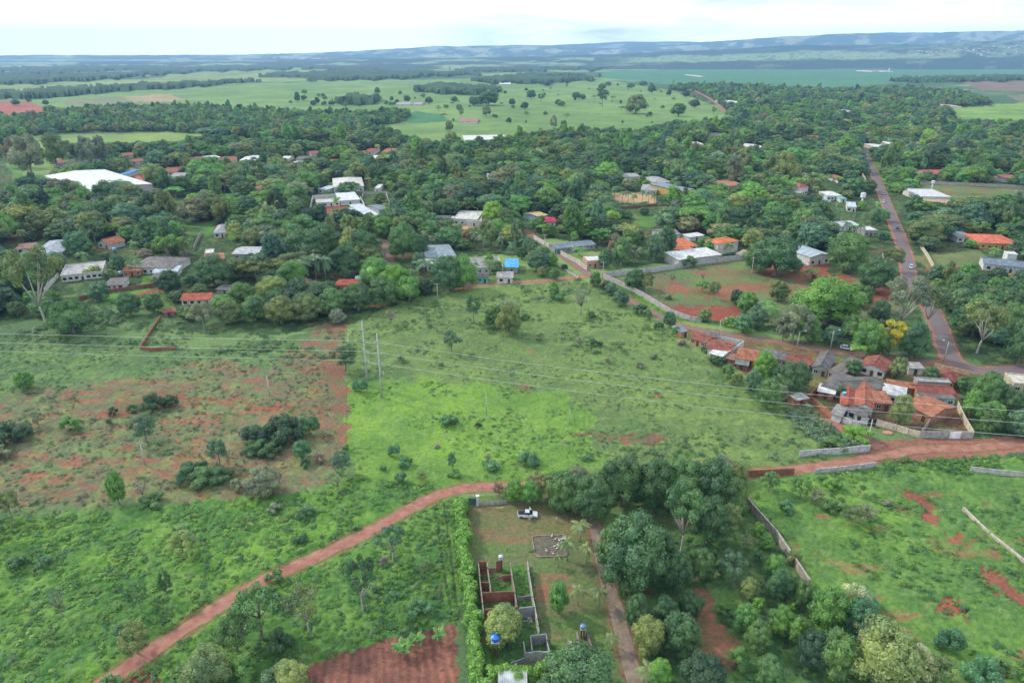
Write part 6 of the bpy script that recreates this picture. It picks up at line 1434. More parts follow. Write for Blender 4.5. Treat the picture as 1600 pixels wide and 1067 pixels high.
MT = """
72 508 92 122 vase olive;115 520 75 54 round mid;205 494 46 38 round dark;243 489 36 34 round dark;268 459 46 40 round deep;336 446 68 50 round dark;158 470 42 32 round blue;186 428 34 32 round dark;
215 434 26 34 palm mid;148 432 34 24 shrub yellow;172 436 26 20 shrub olive;240 445 20 16 shrub grey;40 608 36 30 round fresh;8 690 70 36 shrub deep;40 685 50 26 shrub deep;2 715 40 26 shrub grey;62 668 22 22 sparse grey;108 672 38 24 shrub fresh;
228 690 56 44 sparse blue;242 642 48 30 shrub deep;270 634 34 20 shrub deep;208 643 24 14 shrub dark;178 648 18 16 shrub deep;172 664 14 12 shrub dark;410 688 66 38 shrub deep;448 686 76 46 shrub deep;486 678 48 34 shrub dark;400 706 50 22 shrub dark;
425 712 40 24 shrub dark;473 716 34 30 round teal;500 722 22 18 shrub purple;344 728 44 42 sparse blue;306 740 44 30 shrub dark;322 754 60 28 shrub mid;290 752 44 26 shrub dark;350 752 44 24 shrub dark;416 772 68 44 round grey;372 765 26 22 shrub grey;
187 788 34 54 round fresh;225 782 46 32 bare purple;240 790 50 22 shrub mid;20 812 44 46 sparse olive;0 850 40 44 sparse mid;535 742 44 38 sparse blue;528 768 36 24 bare grey;541 705 12 16 shrub mid;540 579 56 42 sparse dark;565 612 34 24 shrub teal;478 730 20 18 shrub dark;
740 505 30 44 sparse dark;796 522 50 50 round olive;772 508 38 34 round mid;706 552 38 36 sparse blue;690 470 0 0 x x;612 508 34 24 bare purple;907 492 44 42 bare grey;925 496 16 12 shrub dark;865 466 20 28 round fresh;872 470 30 20 shrub mid;795 480 26 12 shrub grey;
905 543 30 18 bare grey;930 540 26 16 shrub dark;820 500 20 14 shrub mid;628 566 22 14 shrub grey;842 532 12 10 shrub grey;770 515 14 10 shrub fresh;690 572 14 10 shrub grey;1020 560 18 12 shrub grey;1106 590 22 14 bare grey;950 568 18 12 shrub grey;1000 575 18 12 shrub grey;
1045 512 26 26 round dark;1055 524 20 18 shrub fresh;1030 515 20 18 shrub dark;1065 540 18 12 shrub purple;970 478 34 26 round blue;955 462 26 22 round blue;1000 492 30 22 shrub dark;1010 500 22 20 shrub mid;930 448 24 26 round mid;945 452 24 18 shrub dark;
707 738 20 34 sparse teal;710 745 26 14 shrub fresh;763 730 18 24 bare purple;770 732 40 12 shrub teal;626 754 24 24 shrub teal;634 728 28 18 shrub teal;618 712 26 22 shrub teal;660 752 24 16 sparse olive;684 700 10 8 shrub purple;700 665 40 16 shrub teal;747 667 14 8 shrub deep;
825 725 44 20 shrub teal;600 735 14 8 shrub dark;292 872 56 42 sparse yellow;264 937 28 46 sparse dark;222 957 42 50 sparse mid;98 964 42 46 bare blue;70 885 26 18 shrub blue;28 890 40 22 shrub dark;430 908 34 22 shrub mid;614 878 54 54 vase blue;
567 956 66 84 vase dark;482 990 76 72 vase olive;410 1000 100 84 sparse mid;372 1020 70 60 sparse mid;330 1072 90 60 round olive;300 1068 60 40 shrub mid;455 1075 70 40 round yellow;430 1078 60 30 shrub blue;175 1075 40 26 shrub mid;380 1058 60 36 shrub fresh;440 1020 50 40 shrub dark;
215 1020 60 44 sparse olive;600 880 20 12 shrub purple;590 925 20 14 shrub dark;665 905 40 32 bare fresh;655 960 50 26 shrub teal;690 940 20 30 bare olive;430 800 30 16 shrub grey;480 805 40 18 shrub dark;470 845 30 14 shrub dark;25 1040 30 20 bare blue;
872 958 40 52 round fresh;785 1004 76 56 round yellow;905 1085 130 70 round dark;860 1100 70 44 round dark;985 925 124 120 round dark;960 900 80 84 round mid;1030 905 60 80 round dark;1064 862 84 104 vase mid;1105 850 70 74 round dark;1135 845 50 60 sparse olive;
925 812 76 72 round dark;880 796 66 60 round mid;905 800 56 60 round dark;970 790 84 80 round dark;1020 792 80 80 round dark;1065 790 84 76 round mid;1110 800 80 84 round dark;1140 812 60 70 round mid;1145 790 50 70 round olive;858 784 44 40 sparse olive;830 786 44 36 round fresh;
803 784 42 34 round lime;840 778 44 40 sparse brown;865 772 50 34 round fresh;900 770 60 40 round grey;955 765 60 34 round mid;1000 760 60 34 round mid;1045 758 60 34 round fresh;1090 752 60 36 round yellow;1125 750 60 36 round grey;1150 752 36 28 round olive;780 775 26 20 sparse brown;
1055 925 56 62 round dark;1092 905 56 50 round mid;1076 962 50 40 round dark;1036 980 56 48 round dark;1162 985 48 40 round fresh;1182 1015 56 44 round mid;1218 990 50 44 round fresh;1120 900 30 26 shrub mid;1150 1040 44 30 shrub fresh;1130 960 26 20 shrub fresh;1185 955 30 24 shrub lime;1100 870 40 30 shrub dark;992 985 46 60 round dark;978 940 36 40 round mid;1012 1022 64 62 round yellow;1058 1022 76 64 round dark;1095 1085 90 60 round deep;1030 1070 50 40 round lime;1142 912 54 52 sparse blue;1170 940 36 38 round yellow;1184 838 24 24 round lime;1196 858 26 26 round fresh;
1210 905 44 40 round fresh;1216 938 50 50 round dark;1165 860 24 26 sparse grey;1185 880 28 22 shrub dark;1138 885 30 24 shrub mid;1240 880 30 24 shrub olive;1238 955 20 18 shrub lime;1250 950 44 44 round mid;1290 985 76 70 round fresh;1325 975 70 60 sparse pale;1340 1000 80 60 round teal;
1370 1072 130 100 round yellow;1350 1020 60 50 sparse pale;1300 1055 76 70 round mid;1262 1045 60 60 round deep;1245 1010 40 46 round fresh;1200 1070 56 46 round mid;1420 1070 70 60 sparse pale;1482 1015 56 40 shrub teal;1530 1075 70 50 shrub teal;1560 1050 40 26 shrub mid;1395 1050 70 60 round mid;1460 1080 70 50 sparse olive;
1350 950 44 26 shrub teal;1330 820 50 30 sparse olive;1350 815 40 26 sparse grey;1200 770 40 34 sparse mid;1250 780 40 34 sparse fresh;1275 790 30 26 sparse grey;1300 765 36 20 shrub lime;1225 800 34 20 shrub teal;1385 790 20 12 shrub grey;1300 800 34 22 shrub mid;
1288 506 128 74 round lime;1238 536 62 62 sparse grey;1222 532 40 44 tall grey;1388 554 60 56 sparse gold;1372 556 40 44 round mid;1352 556 60 56 round fresh;1424 560 60 60 round dark;1405 524 84 92 vase grey;1445 518 66 74 vase olive;1372 506 40 40 round blue;1420 540 50 40 round mid;1526 552 78 82 vase olive;
1590 570 60 80 round dark;1575 530 60 60 round mid;1210 430 92 66 round dark;1185 425 60 50 round mid;1316 425 74 62 round mid;1365 458 66 56 round dark;1392 425 44 40 sparse olive;1240 425 30 24 round blue;1345 480 44 36 round mid;1330 470 40 30 sparse yellow;1166 487 42 34 round fresh;
1150 478 30 26 round deep;1195 492 30 26 palm fresh;1205 505 30 30 palm fresh;1180 512 50 34 round blue;1160 520 40 30 round teal;1260 535 50 44 round mid;1300 538 40 30 round blue;1330 530 44 40 round mid;1215 470 40 34 round olive;1265 440 26 24 palm fresh;
1192 600 46 52 round lime;1175 618 36 44 round blue;1228 618 66 56 round dark;1245 604 44 40 round dark;1196 640 50 50 round mid;1215 635 40 36 sparse grey;1135 590 30 24 shrub mid;1120 570 30 20 shrub dark;1100 550 16 12 shrub dark;1150 600 26 22 shrub olive;
1404 664 44 52 round olive;1312 622 22 20 round dark;1331 588 32 28 round dark;1340 560 30 26 palm lime;1402 590 32 34 round olive;1452 598 30 26 round dark;1540 640 56 60 round mid;1545 665 50 40 round fresh;1575 650 50 44 round dark;1595 680 60 40 round blue;1515 650 34 44 round fresh;1500 610 20 24 round mid;
1330 662 14 12 shrub dark;1340 688 60 24 shrub lime;1300 700 50 18 shrub mid;1290 600 0 0 x x;
1100 502 30 22 round olive;992 452 44 34 round dark;1010 462 24 40 sparse olive;1050 442 18 16 bare dark;1098 440 16 14 bare purple;1096 456 28 18 sparse fresh;1115 468 24 30 sparse mid;1112 460 20 20 bare olive;1140 510 26 20 shrub fresh;1045 468 12 8 shrub dark;
1076 417 32 22 shrub mid;1108 395 26 20 round fresh;1135 395 24 20 palm fresh;970 415 34 46 round mid;945 420 30 30 round dark;990 412 30 30 sparse grey;960 408 30 44 round brown;1040 400 40 48 round dark;1022 408 36 48 round blue;985 398 40 40 round mid;905 400 24 16 palm fresh;
700 455 60 60 round dark;725 452 50 56 round fresh;665 440 36 40 palm blue;690 440 36 44 palm blue;705 432 26 26 palm blue;740 438 22 32 palm mid;765 432 26 30 palm mid;778 428 20 22 round mid;655 428 30 34 round blue;640 470 50 40 round fresh;600 478 60 46 round mid;
560 485 60 46 round dark;520 492 60 44 round mid;480 500 60 44 round olive;440 505 60 44 round olive;400 500 56 40 round mid;360 505 50 40 round olive;320 515 50 44 sparse grey;430 470 60 40 round yellow;460 455 60 50 round fresh;380 478 50 40 round mid;590 450 60 50 round fresh;620 460 60 50 round lime;
475 445 40 46 palm blue;495 440 36 50 palm blue;510 438 30 44 palm blue;460 440 30 40 palm mid;540 430 60 50 round dark;480 410 90 56 round dark;440 405 60 50 round olive;505 400 70 50 round dark;630 405 56 60 round mid;655 400 40 36 round dark;300 500 30 24 round olive;
840 424 44 34 round blue;860 420 30 26 round fresh;848 412 36 30 round mid;846 432 20 16 round olive;866 437 22 18 round mid;882 422 14 10 round deep;835 400 30 24 sparse blue;815 405 24 20 round dark;765 416 18 20 round fresh;
370 375 34 28 round yellow;405 362 26 20 round pale;1225 290 60 54 tall yellow;1200 285 40 44 tall olive;1147 290 44 50 tall grey;1165 280 30 40 tall olive;50 275 70 66 tall grey;90 262 60 54 tall olive;140 262 40 50 tall grey;160 256 34 44 tall grey;30 262 50 50 tall brown;165 320 50 44 shrub dark;
545 365 34 30 tall yellow;518 378 26 40 tall olive;550 376 24 40 tall olive;575 375 26 34 tall fresh;600 372 40 36 round fresh;240 290 44 36 sparse yellow;112 307 44 26 round deep;186 304 50 26 palm dark;
941 168 24 36 sparse dark;993 178 42 32 round olive;985 175 22 18 round dark;763 165 42 24 round dark;740 166 22 16 round dark;864 209 16 30 sparse grey;705 236 32 32 round olive;1060 182 30 22 round dark;1085 169 20 14 round deep;1072 152 16 12 round deep;1045 150 10 10 round deep;1018 146 18 14 round dark;
830 155 20 16 round dark;845 160 14 14 sparse dark;872 165 14 10 round dark;900 155 18 12 round dark;910 156 14 9 round dark;940 140 14 10 round dark;950 135 14 8 round olive;985 138 16 8 round dark;1005 135 16 9 round dark;800 165 14 12 round dark;820 171 16 12 round deep;852 180 10 6 round olive;877 166 16 9 round olive;
795 193 12 10 round dark;721 188 10 24 sparse olive;702 206 16 20 round olive;760 182 18 20 round olive;773 185 14 8 shrub olive;710 160 14 10 round dark;748 163 20 6 shrub grey;670 163 16 12 round dark;636 160 14 12 round dark;625 148 8 6 round dark;590 148 12 12 round dark;465 160 12 18 round dark;476 150 12 10 sparse dark;
498 151 8 5 round olive;490 166 12 10 round dark;505 165 8 6 round dark;518 165 12 8 round dark;25 165 16 10 round dark;45 160 10 7 round dark;72 165 12 9 round dark;80 178 30 14 round dark;612 158 8 8 round dark;1040 225 26 24 round dark;1130 232 30 26 round fresh;
"""
PALMS = [(906, 846, 34, 30, 'palm'), (886, 876, 34, 32, 'palm'), (916, 880, 26, 26, 'palm'), (903, 946, 30, 26, 'palm'), (936, 948, 28, 26, 'palm'), (894, 806, 28, 22, 'palm'), (1010, 1068, 40, 26, 'palm'), (872, 886, 16, 14, 'palm'), (955, 1015, 24, 18, 'palm')]
ROYAL = [(1057, 303), (1083, 304), (1092, 303), (1100, 304), (1111, 305), (1076, 303), (1118, 306), (972, 318), (981, 317), (990, 320), (1003, 318), (1013, 320), (1022, 320), (1048, 310), (1107, 309), (960, 312), (1008, 282), (1018, 284), (1335, 352), (1350, 350), (1362, 348), (1378, 352), (1320, 372), (1330, 376), (1342, 375), (1300, 352), (1310, 350), (800, 408), (818, 398), (783, 396), (755, 392), (742, 388), (676, 368), (700, 378), (212, 400), (20, 375)]

def scatter():
    rng = np.random.default_rng(11)
    out_ = []
    def grid(pyname, y0, y1, sp, wmin, wmax, hk, tones, tp, avoid, gap=0.0, styles=('round',), stp=(1,)):
        polys = POLY[pyname] if isinstance(pyname, str) else pyname
        Y0, Y1 = G(800, y1).y, G(800, y0).y
        Y = Y0
        while Y < Y1:
            half = Y * 1.15 + 60
            s = sp * (1 if Y < 800 else 1 + (Y - 800) / 2500)
            xs = np.arange(-half, half, s); xs = xs + (rng.random(len(xs)) - .5) * s * .9; yy = Y + (rng.random(len(xs)) - .5) * s * .9
            px, py, d = proj(xs, yy, 0)
            ok = inpoly(px, py, polys) & (px > -360) & (px < 1960)
            for a in avoid: ok &= ~inpoly(px, py, POLY[a])
            dens = fbm(xs / 45, yy / 45, 123, 3)
            ok &= dens > gap
            for x, y, p, q in zip(xs[ok], yy[ok], px[ok], py[ok]):
                w = wmin + (wmax - wmin) * rng.random() ** 1.25
                cl = float(vnoise(x / 70, y / 70, 200)); k = int(rng.choice(len(tones), p=tp)) if rng.random() < .6 else int(cl * len(tones) * .75)
                st_ = styles[int(rng.choice(len(styles), p=stp))]
                h = w ** .8 * 1.75 * hk * (.75 + .6 * rng.random())
                if st_ == 'palm': w, h = rng.uniform(5, 7), rng.uniform(8, 12)
                if st_ == 'tall': h *= 1.35; w *= .8
                out_.append([x, y, p, q, w, h, st_, tones[k]])
            Y += s
    T = ['dark', 'deep', 'mid', 'fresh', 'olive', 'blue', 'lime', 'yellow', 'grey', 'brown']
    P = [.22, .08, .24, .11, .13, .09, .03, .03, .05, .02]
    clear = ['fenced', 'red_a', 'red_b', 'red_c', 'red_d', 'lawn1', 'lawn2', 'lawn3', 'lawn4', 'lawn5', 'lawn6', 'lawn7', 'lawn8', 'sand', 'tan_yard', 'tan_yard2', 'red_yard', 'lawn_right', 'town_floor', 'center', 'open_red', 'field_left', 'pasture', 'left_green', 'brown_right', 'brown_right2']
    grid('forest', 132, 560, 8.9, 8, 24, .66, T, P, clear, .30, ('round', 'sparse', 'tall', 'umbrella', 'vase', 'palm'), (.56, .13, .11, .07, .06, .07))
    grid('wood_left', 168, 235, 9.0, 9, 17, .75, T, P, [], .15, ('round', 'sparse', 'tall'), (.8, .1, .1))
    grid('bush_right', 580, 682, 6.0, 5, 9, .7, T, P, [], .1)
    grid([(1460, 480), (1480, 545), (1520, 560), (1600, 600), (1700, 600), (1700, 380), (1500, 420), (1440, 430)], 420, 600, 7.2, 7, 14, .8, T, P, [], .15)
    for p in FARWOOD[5:]: grid(p, 115, 170, 12, 10, 16, .8, T, P, [], .1)
    grid([(430, 160), (560, 170), (640, 170), (640, 160), (520, 150)], 148, 172, 40, 8, 14, .8, T, P, [], .45)
    grid([(640, 150), (1050, 128), (1120, 160), (1130, 190), (840, 210), (800, 225), (700, 235), (640, 215), (700, 190), (660, 165)], 126, 232, 50, 5, 16, .70, T, P, [], .57, ('round', 'umbrella', 'sparse'), (.5, .25, .25))
    A = np.array([[r[0], r[1], r[2], r[3], r[4], r[5]] for r in out_]); ok = np.ones(len(A), bool)
    # drop trees rooted in buildings, on roads, or standing in front of what the photograph shows
    for f in FOOT:
        org, ex, ey, Wd, Dp = f[4:]
        u = (A[:, 0] - org.x) * ex.x + (A[:, 1] - org.y) * ex.y; v = (A[:, 0] - org.x) * ey.x + (A[:, 1] - org.y) * ey.y
        m = A[:, 4] * .35
        ok &= ~((u > -m) & (u < Wd + m) & (v > -m) & (v < Dp + m))
    rd = road_dist(A[:, 0], A[:, 1]); ok &= rd > np.where(A[:, 1] < 700, A[:, 4] * .33, 1.0)
    tx, ty, _ = proj(A[:, 0], A[:, 1], A[:, 5])
    hw = A[:, 4] * np.array([ppm(y) for y in A[:, 3]]) * .36
    x0, x1, yt, yb = A[:, 2] - hw, A[:, 2] + hw, ty + (A[:, 3] - ty) * .12, A[:, 3] - (A[:, 3] - ty) * .15
    rects = list(OCC)
    for nme, k in (('paved_road', 1), ('street', 1), ('shaded_lane', 1), ('lane', 1), ('farm_road', 1), ('field_track', 1)):
        pl = RW[nme]; hw_ = ROADS[nme][1] / 2 + 1.2
        for p in pl[::3]:
            q = proj(p.x, p.y, 0)
            if nme == 'paved_road' and 424 < q[1] < 488: continue
            rects.append((q[0] - hw_ * ppm(q[1]) * .4, q[1] - 2, q[0] + hw_ * ppm(q[1]) * .4, q[1] + 2, p.y - 1))
    for (rx0, ry0, rx1, ry1, wy) in rects:
        far_ = wy > 420
        rb = ry0 + (ry1 - ry0) * (.42 if far_ else .72)
        mxx = (rx1 - rx0) * (.30 if far_ else .10)
        ok &= ~((x1 > rx0 + mxx) & (x0 < rx1 - mxx) & (yb > ry0) & (yt < rb) & (A[:, 1] < wy))
    for a in ['fenced', 'red_a', 'red_b', 'red_d', 'lawn1', 'lawn2', 'lawn3', 'lawn4', 'lawn6', 'lawn7', 'lawn8', 'sand', 'tan_yard', 'red_yard', 'lawn_right', 'left_green', 'low_pasture', 'teal_wedge']:
        for fx in (0, -.7, .7):
            ok &= ~inpoly(A[:, 2] + hw * fx, yt + (yb - yt) * .3, POLY[a]) | (A[:, 1] > G(800, min(p[1] for p in POLY[a])).y)
    # nothing on top of the hand placed ones
    for t in THINGS:
        ok &= np.hypot(A[:, 0] - t['loc'].x, A[:, 1] - t['loc'].y) > (t['w'] * .40 + A[:, 4] * .22)
    return [r for r, k in zip(out_, ok) if k]

def gn_instancer(name, pts, protos, label=None, cat=None, kind='stuff', chunks=None):
    """pts: list of (x,y,z, sx,sy,sz, rot, idx, tint)"""
    me = bpy.data.meshes.new(name)
    n = len(pts); me.vertices.add(n)
    A = np.array([[p[0], p[1], p[2], p[3], p[4], p[5], p[6], p[7], *p[8]] for p in pts], np.float32)
    me.vertices.foreach_set('co', A[:, :3].ravel())
    a = me.attributes.new('iscale', 'FLOAT_VECTOR', 'POINT'); a.data.foreach_set('vector', A[:, 3:6].ravel())
    a = me.attributes.new('irot', 'FLOAT', 'POINT'); a.data.foreach_set('value', A[:, 6].copy())
    a = me.attributes.new('iidx', 'INT', 'POINT'); a.data.foreach_set('value', A[:, 7].astype(np.int32))
    a = me.attributes.new('tint', 'FLOAT_COLOR', 'POINT'); a.data.foreach_set('color', np.concatenate([A[:, 8:11], np.ones((n, 1))], 1).astype(np.float32).ravel())
    o = link(bpy.data.objects.new(name, me))
    col = bpy.data.collections.new(name + '_prototypes')
    for i, m in enumerate(protos): col.objects.link(bpy.data.objects.new(f'{name}_{i:02d}', m))
    ng = bpy.data.node_groups.new(name, 'GeometryNodeTree')
    ng.interface.new_socket('Geometry', in_out='INPUT', socket_type='NodeSocketGeometry'); ng.interface.new_socket('Geometry', in_out='OUTPUT', socket_type='NodeSocketGeometry')
    nd, L = ng.nodes, ng.links
    gi, go = nd.new('NodeGroupInput'), nd.new('NodeGroupOutput')
    ip = nd.new('GeometryNodeInstanceOnPoints'); ci = nd.new('GeometryNodeCollectionInfo'); ci.inputs['Collection'].default_value = col
    ci.inputs['Separate Children'].default_value = True; ci.inputs['Reset Children'].default_value = True
    def na(nm, t): q = nd.new('GeometryNodeInputNamedAttribute'); q.data_type = t; q.inputs['Name'].default_value = nm; return q.outputs[0]
    cx = nd.new('ShaderNodeCombineXYZ')
    L.new(na('irot', 'FLOAT'), cx.inputs['Z']); L.new(na('iscale', 'FLOAT_VECTOR'), ip.inputs['Scale']); L.new(na('iidx', 'INT'), ip.inputs['Instance Index'])
    L.new(cx.outputs[0], ip.inputs['Rotation']); ip.inputs['Pick Instance'].default_value = True
    L.new(gi.outputs[0], ip.inputs['Points']); L.new(ci.outputs[0], ip.inputs['Instance']); L.new(ip.outputs[0], go.inputs[0])
    md = o.modifiers.new('instances', 'NODES'); md.node_group = ng
    tag(o, label, cat, kind=kind)
    return o

def merged(style, seed, q, leafmat):
    cm, tm = proto(style, seed, q) if style not in ('palm', 'royal', 'banana') else palm_proto(seed, style)
    def dat(m):
        v = np.zeros(len(m.vertices) * 3, np.float32); m.vertices.foreach_get('co', v)
        return v.reshape(-1, 3), [tuple(p.vertices) for p in m.polygons]
    v1, f1 = dat(cm); v2, f2 = dat(tm); n = len(v1)
    me = bpy.data.meshes.new(f'{style}_far'); me.from_pydata([tuple(map(float, p)) for p in np.concatenate([v1, v2])], [], f1 + [tuple(i + n for i in f) for f in f2])
    me.materials.append(leafmat); me.materials.append(BARK)
    me.polygons.foreach_set('material_index', [0] * len(f1) + [1] * len(f2)); me.update()
    return me

def jit(c, k=.18):
    r = random.uniform(1 - k, 1 + k); w = random.uniform(-.5, .5) * k; return (c[0] * r * (1 + w), c[1] * r, c[2] * r * (1 - w))

def build_plants():
    for e in MT.replace('\n', '').split(';'):
        e = e.split()
        if len(e) == 6 and e[4] != 'x': plant(float(e[0]), float(e[1]), float(e[2]), float(e[3]), e[4], e[5])
    for p in PALMS: plant(p[0], p[1], p[2] + 1, p[3] + 7, 'palm', 'olive')
    for x, y in ROYAL: plant(x, y + random.uniform(-1, 1), 6.2 * ppm(y), random.uniform(9.5, 12.5) * ppm(y) * .95, 'royal', random.choice(['mid', 'dark', 'blue']))
    for (x, y) in [(624, 1022), (640, 1016), (654, 1011), (687, 1003), (632, 1026)]: plant(x, y, 28, 34, 'banana', 'fresh')
    sc_list = scatter()
    # how large each plant shows
    trees = [t for t in THINGS if t['style'] in ('round', 'sparse', 'tall', 'umbrella', 'bare', 'vase')]
    budget = 296 - len(trees)
    def pxs(r): return r[4] * ppm(r[3])
    sc_list.sort(key=lambda r: -pxs(r))
    chosen, rest, np_ = [], [], 0
    for r in sc_list:
        inside = -10 < r[2] < 1610
        if r[6] == 'palm':
            if inside and np_ < 60: chosen.append(r); np_ += 1
            else: rest.append(r)
        elif inside and budget > 0: chosen.append(r); budget -= 1
        else: rest.append(r)
    for r in chosen: plant(r[2], r[3], 0, 0, r[6], r[7], Vector((r[0], r[1], 0)), r[4], r[5])
    # countable plants
    kinds = {'shrub': 'shrub', 'palm': 'palm_tree', 'royal': 'palm_tree', 'banana': 'banana_plant'}
    for i, t in enumerate(THINGS):
        sty, size = t['style'], t['size']
        if sty in ('palm', 'royal', 'banana'): cm, tm = palm_proto(i % 3, sty)
        else:
            q = 2 if size > 40 else 1
            cm, tm = proto(sty, i % (4 if q == 2 else 3), q)
        nm = kinds.get(sty, 'tree')
        r = empty(nm, t['loc'], random.uniform(0, 6.28))
        r.scale = (t['w'], t['w'], t['h'])
        c = bpy.data.objects.new('crown' if sty not in ('palm', 'royal', 'banana') else 'fronds', cm); link(c, r)
        tn = jit(TONE[t['tone']], .12); c.color = (*tn, 1)
        if sty != 'shrub': link(bpy.data.objects.new('trunk', tm), r)
        t['obj'] = r
    name_plants()
    # the remaining woodland
    combos = [('round', 0), ('round', 1), ('round', 2), ('sparse', 0), ('tall', 0), ('tall', 1), ('palm', 0), ('umbrella', 0), ('vase', 0), ('round', 3), ('sparse', 1)]
    pm1 = [merged(s, k, 1, LEAFI) for s, k in combos]
    pm0 = [merged(s, k, 0, LEAFI) if s != 'palm' else pm1[6] for s, k in combos]
    opt = {'round': (0, 1, 2, 9), 'sparse': (3, 10), 'tall': (4, 5), 'palm': (6,), 'umbrella': (7,), 'vase': (8,)}
    P1, P0 = [], []
    for r in rest:
        big = pxs(r) > 17
        (P1 if big else P0).append((r[0], r[1], 0, r[4], r[4], r[5], random.uniform(0, 6.28), random.choice(opt[r[6]]) + (0 if big else len(combos)), jit(TONE[r[7]], .32)))
    print('THINGS', len(THINGS), 'rest', len(rest), 'mid', len(P1), 'far', len(P0))
    if P1 or P0: gn_instancer('woodland', P1 + P0, pm1 + pm0, 'dense mixed woodland of countless crowns beyond the nearer trees', 'woodland')

ORD = ['nearest', 'second', 'third', 'fourth', 'fifth', 'sixth', 'seventh', 'eighth', 'ninth', 'tenth', 'eleventh', 'twelfth', 'thirteenth', 'fourteenth', 'fifteenth', 'sixteenth', 'seventeenth', 'eighteenth', 'nineteenth', 'twentieth']
def name_plants():
    used = {}
    for t in THINGS:
        cx, cy = t['px'], t['py'] - t['h'] * ppm(t['py']) * .4
        ls = sorted(LAND, key=lambda l: (l[0] - cx) ** 2 + ((l[1] - cy) * 1.5) ** 2)[:3]
        noun = {'palm': 'palm', 'royal': 'palm', 'shrub': 'bush', 'banana': 'banana plant'}.get(t['style'], 'tree')
        shp = SHAPE.get(t['style'], '') if noun not in ('bush', 'banana plant') else ''
        sz = 'large ' if t['w'] > 13 else 'small ' if t['w'] < 5 and noun != 'bush' else 'low ' if noun == 'bush' and t['h'] < 2.2 else ''
        desc = f"{sz}{WORD[t['tone']]} {shp} {noun}".replace('  ', ' ')
        best = None
        for l in ls:
            dx, dy = cx - l[0], cy - l[1]
            rel = ('right of' if dx > 0 else 'left of') if abs(dx) > 1.3 * abs(dy) else ('behind' if dy < 0 else 'in front of')
            k = (desc, rel, l[2]); n = len(used.get(k, []))
            if best is None or n < best[0]: best = (n, k, dx * dx + dy * dy)
            if n == 0: break
        used.setdefault(best[1], []).append((best[2], t, noun))
    for (desc, rel, lm), lst in used.items():
        lst.sort(key=lambda e: e[0])
        for i, (_, t, noun) in enumerate(lst):
            pre = '' if len(lst) == 1 else ORD[min(i, 19)] + ' '
            cat = {'bush': 'shrub'}.get(noun, noun)
            tag(t['obj'], f'{pre}{desc} {rel} {lm}', cat, {'tree': 'broadleaf trees around the village', 'palm': 'palm trees around the village', 'bush': 'shrubs in the fields', 'banana plant': 'banana plants on the ploughed plot'}[noun])

def weed_mesh(seed, n, mat, tall=.6):
    rng = np.random.default_rng(seed); C = rng.normal(size=(5, 3)) * np.array([.22, .22, .05]) + np.array([0, 0, .25]); R = .2 + .1 * rng.random(5)
    V, Fq = leaf_quads(rng, C, R, n // 5, .085, up=1.3)
    V[:, 2] = np.maximum(V[:, 2], 0)
    me = bpy.data.meshes.new('weed'); me.from_pydata([tuple(p) for p in V], [], [tuple(f) for f in Fq]); me.materials.append(mat); me.update(); return me

def hedge(label, pts, w, h, tone, short=None):
    P = [G(*p) for p in pts]; c = P[0]
    rng = np.random.default_rng(3); C, R = [], []
    for a, b in zip(P[:-1], P[1:]):
        l = (b - a).length; d = (b - a) / l; q = Vector((-d.y, d.x, 0))
        for k in range(int(l / (w * .22))):
            p = a + d * (k * w * .22) - c + q * rng.normal() * w * .20
            hh = h * (.78 + .25 * rng.random())
            for z in (hh * .35, hh * .78): C.append((p.x + rng.normal() * .15, p.y + rng.normal() * .15, z)); R.append(w * (.30 + .12 * rng.random()))
    C, R = np.array(C), np.array(R)
    V, Fq = [], []
    off = 0
    for s in range(0, len(C), 12):
        v, f = leaf_quads(rng, C[s:s + 12], R[s:s + 12], 150, .21, up=.5); V.append(v); Fq.append(f + off); off += len(v)
    cv, cf = cores(C, R, .75)
    me = bpy.data.meshes.new('hedge'); me.from_pydata([tuple(p) for p in np.concatenate(V + [cv])], [], [tuple(f) for f in np.concatenate(Fq)] + [tuple(i + off for i in f) for f in cf])
    me.materials.append(LEAF); me.update(); o = link(bpy.data.objects.new('hedge', me)); o.location = c; o.color = (*TONE[tone], 1); tag(o, label, 'hedge')
    if short:
        m = P[len(P) // 2]; q = proj(m.x, m.y, 1); land(q[0], q[1], short)

